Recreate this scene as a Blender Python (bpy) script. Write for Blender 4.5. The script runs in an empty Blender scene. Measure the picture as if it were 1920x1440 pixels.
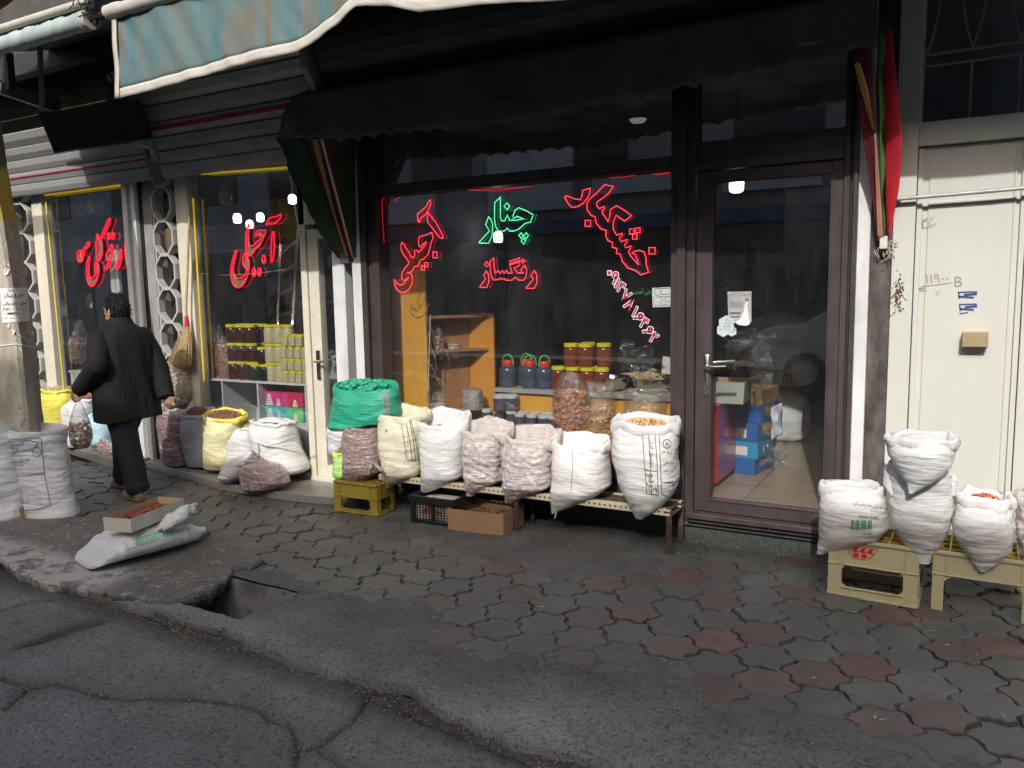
import bpy, bmesh, math, random, unicodedata
import numpy as np
from mathutils import Vector, Matrix, noise
from mathutils.bvhtree import BVHTree
random.seed(7); rng = np.random.default_rng(7)
SC = bpy.context.scene; COL = SC.collection; R = math.radians
# ---------------------------------------------------------------- camera
FPX = 1500.0
CAM = np.array([0, -5.0, 1.65])
_d = np.array([231, 12580, FPX]); _d /= np.linalg.norm(_d)
_l = np.array([-2676, -139, FPX]); _l -= _d * (_l @ _d); _l /= np.linalg.norm(_l)
_X = -_l; _Z = -_d; _Y = np.cross(_Z, _X); RW = np.stack([_X, _Y, _Z])
cd = bpy.data.cameras.new('camera'); cam = bpy.data.objects.new('camera', cd); COL.objects.link(cam)
cd.sensor_fit = 'HORIZONTAL'; cd.sensor_width = 36; cd.lens = FPX / 1920 * 36; cd.clip_start = .05; cd.clip_end = 500
_r = RW @ np.array([1., 0, 0]); _u = RW @ np.array([0, -1., 0]); _b = -(RW @ np.array([0, 0, 1.]))
cam.matrix_world = Matrix(((_r[0], _u[0], _b[0], CAM[0]), (_r[1], _u[1], _b[1], CAM[1]), (_r[2], _u[2], _b[2], CAM[2]), (0, 0, 0, 1)))
SC.camera = cam
# ---------------------------------------------------------------- daylight
SUN = Vector((.22, -1, .75)).normalized()
w = bpy.data.worlds.new('World'); SC.world = w; w.use_nodes = True
sky = w.node_tree.nodes.new('ShaderNodeTexSky'); sky.sky_type = 'NISHITA'; sky.sun_disc = False; sky.dust_density = 6; sky.air_density = .8; sky.ozone_density = .6
sky.sun_elevation = math.asin(SUN.z); sky.sun_rotation = math.atan2(SUN.x, SUN.y)
bg = w.node_tree.nodes['Background']; bg.inputs[1].default_value = .15
w.node_tree.links.new(sky.outputs[0], bg.inputs[0])
sl = bpy.data.lights.new('sun', 'SUN'); sl.energy = 2.2; sl.angle = R(.5); sl.color = (1, .985, .965)
so = bpy.data.objects.new('sun', sl); COL.objects.link(so); so.rotation_euler = (-SUN).to_track_quat('-Z', 'Y').to_euler()
so.location = (6, -14, 14)
SC.view_settings.view_transform = 'Standard'; SC.view_settings.look = 'None'; SC.view_settings.exposure = 0.62; SC.view_settings.gamma = 1
SC.render.engine = 'CYCLES'
SC.cycles.max_bounces = 10; SC.cycles.transparent_max_bounces = 24; SC.cycles.sample_clamp_indirect = 4; SC.cycles.caustics_reflective = False
# ---------------------------------------------------------------- picture <-> place
def ray(px, py): return RW @ np.array([px - 960, py - 720, FPX])
def onY(px, py, y=0.):
    r = ray(px, py); return CAM + (y - CAM[1]) / r[1] * r
def onZ(px, py, z=0.):
    r = ray(px, py); return CAM + (z - CAM[2]) / r[2] * r
def onX(px, py, x=0.):
    r = ray(px, py); return CAM + (x - CAM[0]) / r[0] * r
# ---------------------------------------------------------------- materials
def nt(m):
    m.use_nodes = True; return m.node_tree
class G:
    def __init__(s, m): s.t = nt(m); s.n = s.t.nodes; s.b = s.n.get('Principled BSDF'); s.out = s.n.get('Material Output')
    def N(s, typ, **kw):
        n = s.n.new('ShaderNode' + typ)
        for k, v in kw.items():
            if k.startswith('i_'):
                n.inputs[k[2:].replace('_', ' ')].default_value = v
            else: setattr(n, k, v)
        return n
    def L(s, a, b): s.t.links.new(a, b)
    def obj(s, scale=(1, 1, 1)):
        c = s.N('TexCoord'); mp = s.N('Mapping'); s.L(c.outputs['Object'], mp.inputs[0]); mp.inputs['Scale'].default_value = scale; return mp.outputs[0]
    def noise(s, vec, scale, detail=5, rough=.55, dist=0):
        n = s.N('TexNoise'); n.inputs['Scale'].default_value = scale; n.inputs['Detail'].default_value = detail
        n.inputs['Roughness'].default_value = rough; n.inputs['Distortion'].default_value = dist; s.L(vec, n.inputs['Vector']); return n.outputs[0]
    def ramp(s, fac, stops):
        r = s.N('ValToRGB'); s.L(fac, r.inputs[0]); e = r.color_ramp.elements
        while len(e) < len(stops): e.new(.5)
        for i, (p, c) in enumerate(stops):
            e[i].position = p; e[i].color = (*c, 1) if not isinstance(c, (int, float)) else (c, c, c, 1)
        return r.outputs[0]
    def mix(s, f, a, b, mode='MIX'):
        m = s.N('Mix', data_type='RGBA', blend_type=mode)
        for v, k in ((f, 0), (a, 6), (b, 7)):
            if hasattr(v, 'is_output'): s.L(v, m.inputs[k])
            else: m.inputs[k].default_value = v if k == 0 else (*v, 1)
        return m.outputs[2]
    def bump(s, h, strength=.3, dist=.01, prev=None):
        b = s.N('Bump'); b.inputs['Strength'].default_value = strength; b.inputs['Distance'].default_value = dist; s.L(h, b.inputs['Height'])
        if prev is not None: s.L(prev, b.inputs['Normal'])
        return b.outputs[0]
MATS = {}
def M(name, col, rough=.6, metal=0, var=.15, vs=6, bump=0, bs=80, bstretch=(1, 1, 1), spec=.4, coat=0, dirt=0, dcol=(.06, .05, .04), ds=2.5, dstretch=(1, 1, 1), trans=0, sheen=0):
    m = bpy.data.materials.new(name); g = G(m); o = g.obj()
    n = g.noise(o, vs)
    c = g.ramp(n, [(.3, tuple(x * (1 - var) for x in col)), (.7, tuple(min(1, x * (1 + var)) for x in col))])
    if dirt:
        dn = g.noise(g.obj(dstretch), ds, 8, .65); df = g.ramp(dn, [(.42, 0.), (.72, float(dirt))]); c = g.mix(df, c, dcol)
    g.L(c, g.b.inputs['Base Color'])
    g.b.inputs['Roughness'].default_value = rough; g.b.inputs['Metallic'].default_value = metal
    g.b.inputs['Specular IOR Level'].default_value = spec; g.b.inputs['Coat Weight'].default_value = coat; g.b.inputs['Coat Roughness'].default_value = .12
    g.b.inputs['Sheen Weight'].default_value = sheen
    rn = g.N('MapRange'); g.L(n, rn.inputs[0]); rn.inputs[3].default_value = max(0, rough - .1); rn.inputs[4].default_value = min(1, rough + .1); g.L(rn.outputs[0], g.b.inputs['Roughness'])
    if bump: g.L(g.bump(g.noise(g.obj(bstretch), bs, 4), bump, .01), g.b.inputs['Normal'])
    MATS[name] = m; return m
def emit(name, col, st):
    m = bpy.data.materials.new(name); g = G(m); g.b.inputs['Base Color'].default_value = (*[c * .5 for c in col], 1)
    g.b.inputs['Emission Color'].default_value = (*col, 1); g.b.inputs['Emission Strength'].default_value = st; return m
def glassm(name, tint=(.93, .95, .94), dust=.03, refl=1.0, rough=0., bumpy=0):
    m = bpy.data.materials.new(name); g = G(m); g.n.remove(g.b)
    tr = g.N('BsdfTransparent'); tr.inputs[0].default_value = (*tint, 1)
    gl = g.N('BsdfGlossy'); gl.inputs['Roughness'].default_value = rough; gl.inputs[0].default_value = (1, 1, 1, 1)
    lw = g.N('Fresnel'); lw.inputs[0].default_value = 1.5
    # one sheet stands for the pane: use the front-side Fresnel value from either side
    ge = g.N('NewGeometry'); ior = g.N('Mix', data_type='FLOAT'); g.L(ge.outputs['Backfacing'], ior.inputs[0]); ior.inputs[2].default_value = 1.5; ior.inputs[3].default_value = 1 / 1.5
    g.L(ior.outputs[0], lw.inputs[0])
    mul = g.N('Math', operation='MULTIPLY', use_clamp=True); g.L(lw.outputs[0], mul.inputs[0]); mul.inputs[1].default_value = refl * 1.8
    mx = g.N('MixShader'); g.L(mul.outputs[0], mx.inputs[0]); g.L(tr.outputs[0], mx.inputs[1]); g.L(gl.outputs[0], mx.inputs[2])
    df = g.N('BsdfDiffuse'); df.inputs[0].default_value = (.62, .61, .58, 1)
    o = g.obj((3, 3, 1)); dn = g.noise(o, 2.2, 8, .7); dr = g.N('MapRange'); g.L(dn, dr.inputs[0]); dr.inputs[1].default_value = .35; dr.inputs[2].default_value = .8; dr.inputs[3].default_value = dust * .3; dr.inputs[4].default_value = dust * 2
    m2 = g.N('MixShader'); g.L(dr.outputs[0], m2.inputs[0]); g.L(mx.outputs[0], m2.inputs[1]); g.L(df.outputs[0], m2.inputs[2]); g.L(m2.outputs[0], g.out.inputs[0])
    if bumpy:
        b = g.bump(g.noise(g.obj(), bumpy, 3, .5, 1.5), .7, .03); g.L(b, gl.inputs['Normal']); g.L(b, df.inputs['Normal'])
    return m
def sackm(name, col, stain=.12, gloss=.42, wr=1.0, film=False, cell=36, col2=None):
    m = bpy.data.materials.new(name); g = G(m); o = g.obj()
    c = g.ramp(g.noise(o, 5, 6), [(.3, tuple(x * .86 for x in col)), (.7, tuple(min(1, x * 1.06) for x in col))])
    h1 = g.noise(g.obj((6, 6, 58)), 1.0, 5, .6, .6)
    h2 = g.ramp(g.noise(g.obj((8, 8, 80)), 1.0, 4, .55, 1.0), [(.36, 0.), (.5, 1.), (.64, 0.)])
    if film:
        v = g.N('TexVoronoi'); v.inputs['Scale'].default_value = cell; g.L(o, v.inputs['Vector']); v.inputs['Randomness'].default_value = .9
        cc = g.ramp(v.outputs['Color'], [(.2, tuple(x * .8 for x in col)), (.8, col2 or col)])
        edge = g.ramp(v.outputs['Distance'], [(.25, 0.), (.75, .5)])
        c = g.mix(edge, cc, tuple(x * .55 for x in col))
        fm = g.ramp(g.noise(g.obj((4, 4, 30)), 1.0, 4, .6, .8), [(.54, 0.), (.66, .55)]); c = g.mix(fm, c, (.72, .69, .68))  # pale wrinkle streaks also paint the film's highlights into the colour
        nb = g.bump(v.outputs['Distance'], -.75, .02)
        nb = g.bump(h1, .6 * wr, .02, nb); nb = g.bump(h2, .16 * wr, .008, nb)
    else:
        wv = g.noise(g.obj((60, 60, 260)), 1, 2); nb = g.bump(wv, .10, .003)
        nb = g.bump(h1, .42 * wr, .016, nb); nb = g.bump(h2, .16 * wr, .008, nb)
        if stain: c = g.mix(g.ramp(g.noise(o, 3.1, 8, .7), [(.5, 0.), (.78, stain)]), c, (.20, .17, .13))
    nb = g.bump(g.noise(o, 11, 4, .6), .35, .012, nb)
    g.L(nb, g.b.inputs['Normal']); g.L(c, g.b.inputs['Base Color']); g.b.inputs['Roughness'].default_value = gloss
    if film: g.L(g.bump(h1, 1., .022, g.bump(g.noise(o, 9, 3), .5, .03)), g.b.inputs['Coat Normal'])
    g.b.inputs['Specular IOR Level'].default_value = .35
    if film: g.b.inputs['Coat Weight'].default_value = .9; g.b.inputs['Coat Roughness'].default_value = .10
    return m
# ---------------------------------------------------------------- mesh building
class MB:
    def __init__(s): s.v = []; s.f = []; s.m = []
    def add(s, vs, fs, m=0):
        k = len(s.v); s.v += [tuple(map(float, p)) for p in vs]; s.f += [tuple(i + k for i in f) for f in fs]; s.m += [m] * len(fs); return s
    def box(s, x0, x1, y0, y1, z0, z1, m=0):
        return s.add([(x0, y0, z0), (x1, y0, z0), (x1, y1, z0), (x0, y1, z0), (x0, y0, z1), (x1, y0, z1), (x1, y1, z1), (x0, y1, z1)],
                     [(3, 2, 1, 0), (4, 5, 6, 7), (0, 1, 5, 4), (1, 2, 6, 5), (2, 3, 7, 6), (3, 0, 4, 7)], m)
    def bar(s, a, b, w, h, up=(0, 0, 1), m=0):
        a = Vector(a); b = Vector(b); d = (b - a).normalized(); u = Vector(up); sd = d.cross(u)
        if sd.length < 1e-4: sd = d.cross(Vector((1, 0, 0)))
        sd.normalize(); u = sd.cross(d); sd *= w / 2; u *= h / 2
        vs = [a - sd - u, a + sd - u, a + sd + u, a - sd + u, b - sd - u, b + sd - u, b + sd + u, b - sd + u]
        return s.add(vs, [(0, 1, 2, 3), (7, 6, 5, 4), (4, 5, 1, 0), (5, 6, 2, 1), (6, 7, 3, 2), (7, 4, 0, 3)], m)
    def prism(s, poly, ext, m=0):
        n = len(poly); e = Vector(ext); p = [Vector(q) for q in poly]; vs = p + [q + e for q in p]
        return s.add(vs, [tuple(range(n))[::-1], tuple(range(n, 2 * n))] + [(i, (i + 1) % n, (i + 1) % n + n, i + n) for i in range(n)], m)
    def loft(s, rings, m=0, cap=True, closed=True):
        n = len(rings[0]); k = len(s.v); vs = [p for r in rings for p in r]; fs = []
        for i in range(len(rings) - 1):
            for j in range(n if closed else n - 1):
                a = i * n + j; b = i * n + (j + 1) % n; fs.append((a, b, b + n, a + n))
        if cap and closed: fs.append(tuple(range(n))[::-1]); fs.append(tuple(range((len(rings) - 1) * n, len(rings) * n)))
        return s.add(vs, fs, m)
    def tube(s, pts, r, n=8, m=0, closed=False):
        P = [Vector(p) for p in pts]; N_ = len(P); rs = r if hasattr(r, '__len__') else [r] * N_; rings = []
        up = Vector((0, 0, 1)); prev = None
        for i in range(N_):
            if closed: d = P[(i + 1) % N_] - P[i - 1]
            else: d = P[min(i + 1, N_ - 1)] - P[max(i - 1, 0)]
            if d.length < 1e-9: d = Vector((0, 0, 1))
            d.normalize()
            if prev is None: sd = d.cross(up) if abs(d.z) < .95 else d.cross(Vector((1, 0, 0)))
            else: sd = prev - d * prev.dot(d)
            if sd.length < 1e-6: sd = d.orthogonal()
            sd.normalize(); prev = sd; u = d.cross(sd)
            rings.append([P[i] + (sd * math.cos(2 * math.pi * j / n) + u * math.sin(2 * math.pi * j / n)) * rs[i] for j in range(n)])
        if closed: rings.append(rings[0])
        return s.loft(rings, m, cap=not closed)
    def lathe(s, prof, c=(0, 0, 0), n=20, m=0, cap=True):
        return s.loft([[(c[0] + r * math.cos(2 * math.pi * j / n), c[1] + r * math.sin(2 * math.pi * j / n), c[2] + z) for j in range(n)] for r, z in prof], m, cap)
    def grid(s, P, m=0):
        P = np.asarray(P); a, b = P.shape[:2]; vs = P.reshape(-1, 3)
        return s.add(vs, [(i * b + j, i * b + j + 1, (i + 1) * b + j + 1, (i + 1) * b + j) for i in range(a - 1) for j in range(b - 1)], m)
    def build(s, name, mats, parent=None, smooth=None, bevel=0, solid=0, sub=0):
        me = bpy.data.meshes.new(name); off = Vector((0, 0, 0))
        if parent is not None:
            p = parent
            while p is not None: off += Vector(p.location); p = p.parent
        me.from_pydata([(x - off.x, y - off.y, z - off.z) for x, y, z in s.v], [], s.f)
        mats = mats if isinstance(mats, (list, tuple)) else [mats]
        for q in mats: me.materials.append(q)
        me.polygons.foreach_set('material_index', s.m)
        o = bpy.data.objects.new(name, me); COL.objects.link(o); o.parent = parent
        bm = bmesh.new(); bm.from_mesh(me); bmesh.ops.recalc_face_normals(bm, faces=bm.faces); bm.to_mesh(me); bm.free()
        if smooth is not None:
            me.polygons.foreach_set('use_smooth', [True] * len(me.polygons)); me.set_sharp_from_angle(angle=R(smooth))
        if solid: d = o.modifiers.new('solid', 'SOLIDIFY'); d.thickness = solid; d.offset = 0
        if bevel: b = o.modifiers.new('bevel', 'BEVEL'); b.width = bevel; b.segments = 2; b.limit_method = 'ANGLE'
        if sub: d = o.modifiers.new('sub', 'SUBSURF'); d.levels = sub; d.render_levels = sub
        return o
def thing(name, label, cat, loc=(0, 0, 0), group=None):
    o = bpy.data.objects.new(name, None); COL.objects.link(o); o.location = tuple(map(float, loc)); o.empty_display_size = .1
    o['label'] = label; o['category'] = cat
    if group: o['group'] = group
    return o
def tag(o, label, cat, group=None):
    o['label'] = label; o['category'] = cat
    if group: o['group'] = group
    return o
def kind(o, k): o['kind'] = k; return o
def dup(o, loc, label=None, parent=None, rot=None, scale=None):
    c = o.copy(); COL.objects.link(c); c.parent = parent
    if parent is None:
        c.location = tuple(map(float, loc))
        if rot is not None: c.rotation_euler = rot
        if scale is not None: c.scale = (scale,) * 3
    if label: c['label'] = label
    for ch in list(o.children): dup(ch, None, None, c)
    return c
# ---------------------------------------------------------------- writing
FORMS = {}
for _c in list(range(0xFB50, 0xFC00)) + list(range(0xFE70, 0xFEFD)):
    _q = unicodedata.decomposition(chr(_c)).split()
    if len(_q) == 2: FORMS[(chr(int(_q[1], 16)), _q[0][1:-1])] = chr(_c)
def shape(t):
    out = []; n = len(t)
    for i, ch in enumerate(t):
        dual = lambda c: (c, 'initial') in FORMS
        anyf = lambda c: (c, 'final') in FORMS
        pj = i > 0 and dual(t[i - 1]) and anyf(ch); nj = i < n - 1 and dual(ch) and anyf(t[i + 1])
        k = 'medial' if pj and nj else 'final' if pj else 'initial' if nj else 'isolated'
        out.append(FORMS.get((ch, k), ch))
    res = []; run = ''
    for ch in out[::-1]:
        if ch.isdigit() or ch in '-/': run = ch + run
        else:
            res.append(run); run = ''; res.append(ch)
    res.append(run); return ''.join(res)
def textmesh(t, offset=0.):
    cu = bpy.data.curves.new('writing', 'FONT'); cu.body = t; cu.offset = offset; cu.resolution_u = 2
    o = bpy.data.objects.new('writing', cu); COL.objects.link(o); dg = bpy.context.evaluated_depsgraph_get(); e = o.evaluated_get(dg); me = e.to_mesh()
    vs = np.array([v.co[:2] for v in me.vertices]).reshape(-1, 2); fs = [tuple(p.vertices) for p in me.polygons]; e.to_mesh_clear()
    bpy.data.objects.remove(o); bpy.data.curves.remove(cu)
    return vs, fs
def write(mb, t, origin, right, up, h, m=0, center=True, offset=0., fit=None):
    """lay the writing t on the plane (origin, right, up); h = capital height; fit = width to fill"""
    vs, fs = textmesh(t, offset)
    if not len(vs): return mb
    vs = vs.copy(); lo = vs.min(0); hi = vs.max(0)
    if center: vs -= (lo + hi) / 2
    k = h / max(hi[1] - lo[1], .3); kx = fit / (hi[0] - lo[0]) if fit else k
    o = np.array(origin, float); r = np.array(right, float); u = np.array(up, float)
    return mb.add([o + r * p[0] * kx + u * p[1] * k for p in vs], fs, m)
def bvh(o):
    dg = bpy.context.evaluated_depsgraph_get(); me = o.data; mw = Vector((0, 0, 0)); p = o
    while p is not None: mw += Vector(p.location); p = p.parent
    return BVHTree.FromPolygons([v.co + mw for v in me.vertices], [tuple(q.vertices) for q in me.polygons])
def hit(tree, px, py):
    r = Vector(ray(px, py)).normalized(); h = tree.ray_cast(Vector(CAM), r)
    return (h[0], h[1]) if h[0] is not None else (None, None)
def printlines(tree, mb, strokes, wid=.004, off=.004, m=0):
    """thin printed lines lying on a curved cloth surface"""
    for st in strokes:
        P = []
        for (a, b) in zip(st[:-1], st[1:]):
            n = max(1, int(math.hypot(b[0] - a[0], b[1] - a[1]) / 2.5))
            P += [(a[0] + (b[0] - a[0]) * i / n, a[1] + (b[1] - a[1]) * i / n) for i in range(n)]
        P.append(st[-1]); Q = []
        for p in P:
            h, nn = hit(tree, *p)
            if h is not None:
                if nn.dot(Vector(ray(*p))) > 0: nn = -nn
                Q.append((h + nn * off, nn))
        L = []
        for i in range(len(Q)):
            d = Q[min(i + 1, len(Q) - 1)][0] - Q[max(i - 1, 0)][0]
            sd = d.cross(Q[i][1]); sd = sd.normalized() * wid / 2 if sd.length > 1e-9 else Vector((wid / 2, 0, 0))
            L.append((Q[i][0] - sd, Q[i][0] + sd))
        if len(L) > 1: mb.grid([[a, b] for a, b in L], m)
def printtext(tree, mb, t, cx, cy, hpx, ang=0, fit=None, off=.004, m=0):
    vs, fs = textmesh(t)
    if not len(vs): return
    lo = vs.min(0); hi = vs.max(0); vs = vs - (lo + hi) / 2; k = hpx / max(hi[1] - lo[1], .3); kx = fit / (hi[0] - lo[0]) if fit else k
    c, s_ = math.cos(R(ang)), math.sin(R(ang)); out = []; okv = []
    for p in vs:
        x = p[0] * kx; y = -p[1] * k; h, nn = hit(tree, cx + c * x - s_ * y, cy + s_ * x + c * y)
        if h is None: out.append((0, 0, 0)); okv.append(False)
        else:
            if nn.dot(Vector(ray(cx, cy))) > 0: nn = -nn
            out.append(h + nn * off); okv.append(True)
    mb.add(out, [f for f in fs if all(okv[i] for i in f)], m)
def nz(x, y, z=0.): return noise.noise(Vector((x, y, z)))
def fbm(x, y, z=0., o=4): return noise.fractal(Vector((x, y, z)), 1.0, 2.0, o)
ICO = None
def ico():
    global ICO
    if ICO is None:
        bm = bmesh.new(); bmesh.ops.create_icosphere(bm, subdivisions=1, radius=1); ICO = ([tuple(v.co) for v in bm.verts], [tuple(v.index for v in f.verts) for f in bm.faces]); bm.free()
    return ICO
def blob(mb, c, r, m=0):
    v, f = ico(); a = random.random() * 6; ca, sa = math.cos(a), math.sin(a); rx, ry, rz = r if hasattr(r, '__len__') else (r, r, r)
    mb.add([(c[0] + ca * p[0] * rx - sa * p[1] * ry, c[1] + sa * p[0] * rx + ca * p[1] * ry, c[2] + p[2] * rz) for p in v], f, m)
# ================================================================ THE GROUND
def attr_mat(name, base_fn, rough=.8, spec=.25):
    m = bpy.data.materials.new(name); g = G(m); a = g.N('Attribute'); a.attribute_name = 'tone'; base_fn(g, a.outputs['Color']); g.b.inputs['Roughness'].default_value = rough; g.b.inputs['Specular IOR Level'].default_value = spec; return m
def _pv(g, col):
    o = g.obj(); n = g.noise(o, 9, 8, .7); c = g.mix(1, col, g.ramp(n, [(.25, .6), (.75, 1.3)]), 'MULTIPLY')
    n2 = g.noise(o, 130, 3, .6); c = g.mix(1, c, g.ramp(n2, [(.3, .75), (.7, 1.2)]), 'MULTIPLY')
    d = g.ramp(g.noise(o, 1.7, 7, .65), [(.42, 0.), (.62, .75)]); c = g.mix(d, c, (.072, .072, .070))
    g.L(c, g.b.inputs['Base Color']); g.L(g.bump(n2, .35, .004, g.bump(n, .25, .01)), g.b.inputs['Normal'])
paver_mat = attr_mat('paver', _pv, .5, .5)
def _as(g, col):
    o = g.obj(); n2 = g.noise(o, 170, 3, .65); n3 = g.noise(o, 55, 4, .6); n1 = g.noise(o, 2.3, 8, .7)
    c = g.mix(1, col, g.ramp(n1, [(.3, .72), (.7, 1.2)]), 'MULTIPLY'); c = g.mix(1, c, g.ramp(n2, [(.28, .45), (.5, 1.), (.74, 1.75)]), 'MULTIPLY')
    pit = g.ramp(n3, [(.32, .42), (.46, 1.), (.75, 1.2)]); c = g.mix(1, c, pit, 'MULTIPLY')
    br = g.ramp(g.noise(o, 1.1, 5, .6), [(.5, 0.), (.75, .28)]); c = g.mix(br, c, (.100, .086, .074))
    g.L(c, g.b.inputs['Base Color']); g.L(g.bump(n2, .5, .006, g.bump(n3, .5, .012)), g.b.inputs['Normal'])
asph_mat = attr_mat('asphalt', _as, .85, .25)
dirt_mat = M('joint_dirt', (.030, .025, .021), .95, var=.5, vs=30, bump=.5, bs=150)
conc_mat = M('old_concrete', (.13, .125, .115), .9, var=.3, vs=5, bump=.5, bs=90, dirt=.7, dcol=(.045, .042, .038), ds=2.2)
def setcol(o, cols):
    a = o.data.color_attributes.new('tone', 'FLOAT_COLOR', 'POINT'); c = np.ones((len(cols), 4)); c[:, :3] = cols; a.data.foreach_set('color', c.ravel())
def sheet(name, X, Y, Z, C, mat, keep=None):
    a, b = X.shape; vs = np.stack([X, Y, Z], -1).reshape(-1, 3); idx = np.arange(a * b).reshape(a, b)
    f = np.stack([idx[:-1, :-1], idx[1:, :-1], idx[1:, 1:], idx[:-1, 1:]], -1).reshape(-1, 4)
    if keep is not None: f = f[keep[:-1, :-1].ravel() & keep[1:, 1:].ravel() & keep[1:, :-1].ravel() & keep[:-1, 1:].ravel()]
    me = bpy.data.meshes.new(name); me.vertices.add(len(vs)); me.vertices.foreach_set('co', vs.ravel()); me.loops.add(f.size); me.loops.foreach_set('vertex_index', f.ravel())
    me.polygons.add(len(f)); me.polygons.foreach_set('loop_start', np.arange(len(f)) * 4); me.polygons.foreach_set('use_smooth', [True] * len(f)); me.update(); me.validate()
    me.materials.append(mat); o = bpy.data.objects.new(name, me); COL.objects.link(o); kind(o, 'structure'); setcol(o, C.reshape(-1, 3)); return o
# layered value noise on arrays
_perm = rng.random((256, 256))
def vn(x, y):
    xi = np.floor(x).astype(int); yi = np.floor(y).astype(int); fx = x - xi; fy = y - yi; fx = fx * fx * (3 - 2 * fx); fy = fy * fy * (3 - 2 * fy)
    g = lambda i, j: _perm[i % 256, j % 256]
    return (g(xi, yi) * (1 - fx) + g(xi + 1, yi) * fx) * (1 - fy) + (g(xi, yi + 1) * (1 - fx) + g(xi + 1, yi + 1) * fx) * fy
def vf(x, y, s, o=4, off=0):
    t = 0; a = .5
    for k in range(o): t = t + a * vn(x * s + off + 17 * k, y * s + off * 1.7 + 31 * k); a *= .5; s *= 2.03
    return t / (1 - .5 ** o)
def segdist(X, Y, pts):
    D = np.full(X.shape, 9.)
    for (ax, ay), (bx, by) in zip(pts[:-1], pts[1:]):
        dx, dy = bx - ax, by - ay; t = np.clip(((X - ax) * dx + (Y - ay) * dy) / (dx * dx + dy * dy + 1e-12), 0, 1)
        D = np.minimum(D, np.hypot(X - ax - t * dx, Y - ay - t * dy))
    return D
g2 = lambda L, z=0: [tuple(onZ(*p, z)[:2]) for p in L]
HX0, HX1, HY0, HY1 = -3.68, -3.16, -2.29, -1.88        # the open drain
KX = [-12, -5.4, -3.89, -2.87, -1.74, -1.09, 0.3, 3]; KY = [-2.36, -2.40, -2.42, -2.45, -2.52, -2.59, -2.72, -2.95]
kerb = lambda x: np.interp(x, KX, KY)
# pavers
def pavers():
    v = []; f = []; c = []; A = R(44); e = np.array([math.cos(A), math.sin(A)]); p = np.array([math.sin(A), -math.cos(A)]); a = .24; rad = a / math.sqrt(3)
    o0 = np.array([-1.353, -.657])
    for r in range(-22, 30):
        for k in range(-48, 30):
            cxy = o0 + e * (k + .5 * (r % 2)) * a + p * r * rad * 1.5
            if not (-10.8 < cxy[0] < 1.9 and -2.2 + .0 * cxy[0] < cxy[1] < .12): continue
            if HX0 - .1 < cxy[0] < HX1 + .1 and HY0 - .1 < cxy[1] < HY1 + .1: continue
            if cxy[0] < -3.8 and cxy[1] < -1.75: continue
            sh = 1 - random.uniform(.025, .085); out = []
            for s in range(6):
                a0 = math.pi / 6 + s * math.pi / 3; a1 = a0 + math.pi / 3
                P0 = np.array([math.cos(a0), math.sin(a0)]) * rad; P1 = np.array([math.cos(a1), math.sin(a1)]) * rad; d = P1 - P0; nn = np.array([d[1], -d[0]]) / np.linalg.norm(d)
                for t in np.arange(0, 1, 1 / 8): out.append(P0 + d * t + nn * .013 * math.sin(2 * math.pi * t))
            out = np.array(out); jr = random.uniform(-.03, .03); cj, sj = math.cos(jr), math.sin(jr)
            out = out @ np.array([[cj, sj], [-sj, cj]]) + np.random.default_rng(r * 997 + k + 90000).normal(0, .0034, out.shape)
            tz = random.gauss(-.0015, .0034); tx, ty = random.gauss(0, .020), random.gauss(0, .020); n = len(out); b = len(v)
            for sc, dz in ((sh, -.035), (sh, -.006), (sh * .985, -.0015), (sh * .95, 0)):
                for q in out:
                    W = cxy + (e * q[0] + p * q[1]) * sc; v.append((W[0], W[1], tz + dz + q[0] * sc * tx + q[1] * sc * ty))
            for lv in range(3):
                for j in range(n): f.append((b + lv * n + j, b + lv * n + (j + 1) % n, b + (lv + 1) * n + (j + 1) % n, b + (lv + 1) * n + j))
            f.append(tuple(range(b + 3 * n, b + 4 * n)))
            redness = (r % 2 == 0) and cxy[0] > -2.5 + random.uniform(-.5, .5) and random.random() < .66
            t = random.uniform(.85, 1.15)
            q = random.uniform(.35, 1.0)
            base = ((.098 + .020 * q) * t, (.090 - .022 * q) * t, (.088 - .022 * q) * t) if redness else (.096 * t, .101 * t, .100 * t) if cxy[0] > -2.6 else (.112 * t, .112 * t, .106 * t)
            c += [base] * (4 * n)
    me = bpy.data.meshes.new('pavement'); me.from_pydata(v, [], f); me.materials.append(paver_mat); o = bpy.data.objects.new('pavement', me); COL.objects.link(o); kind(o, 'structure'); setcol(o, np.array(c))
pavers()
mb = MB()
for x0, x1, y0, y1 in ((-30, HX0, -2.36, .6), (HX1, 12, -2.36, .6), (HX0, HX1, -2.36, HY0), (HX0, HX1, HY1, .6)): mb.box(x0, x1, y0, y1, -.06, -.022)
kind(mb.build('pavement_bed', dirt_mat), 'structure')
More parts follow.
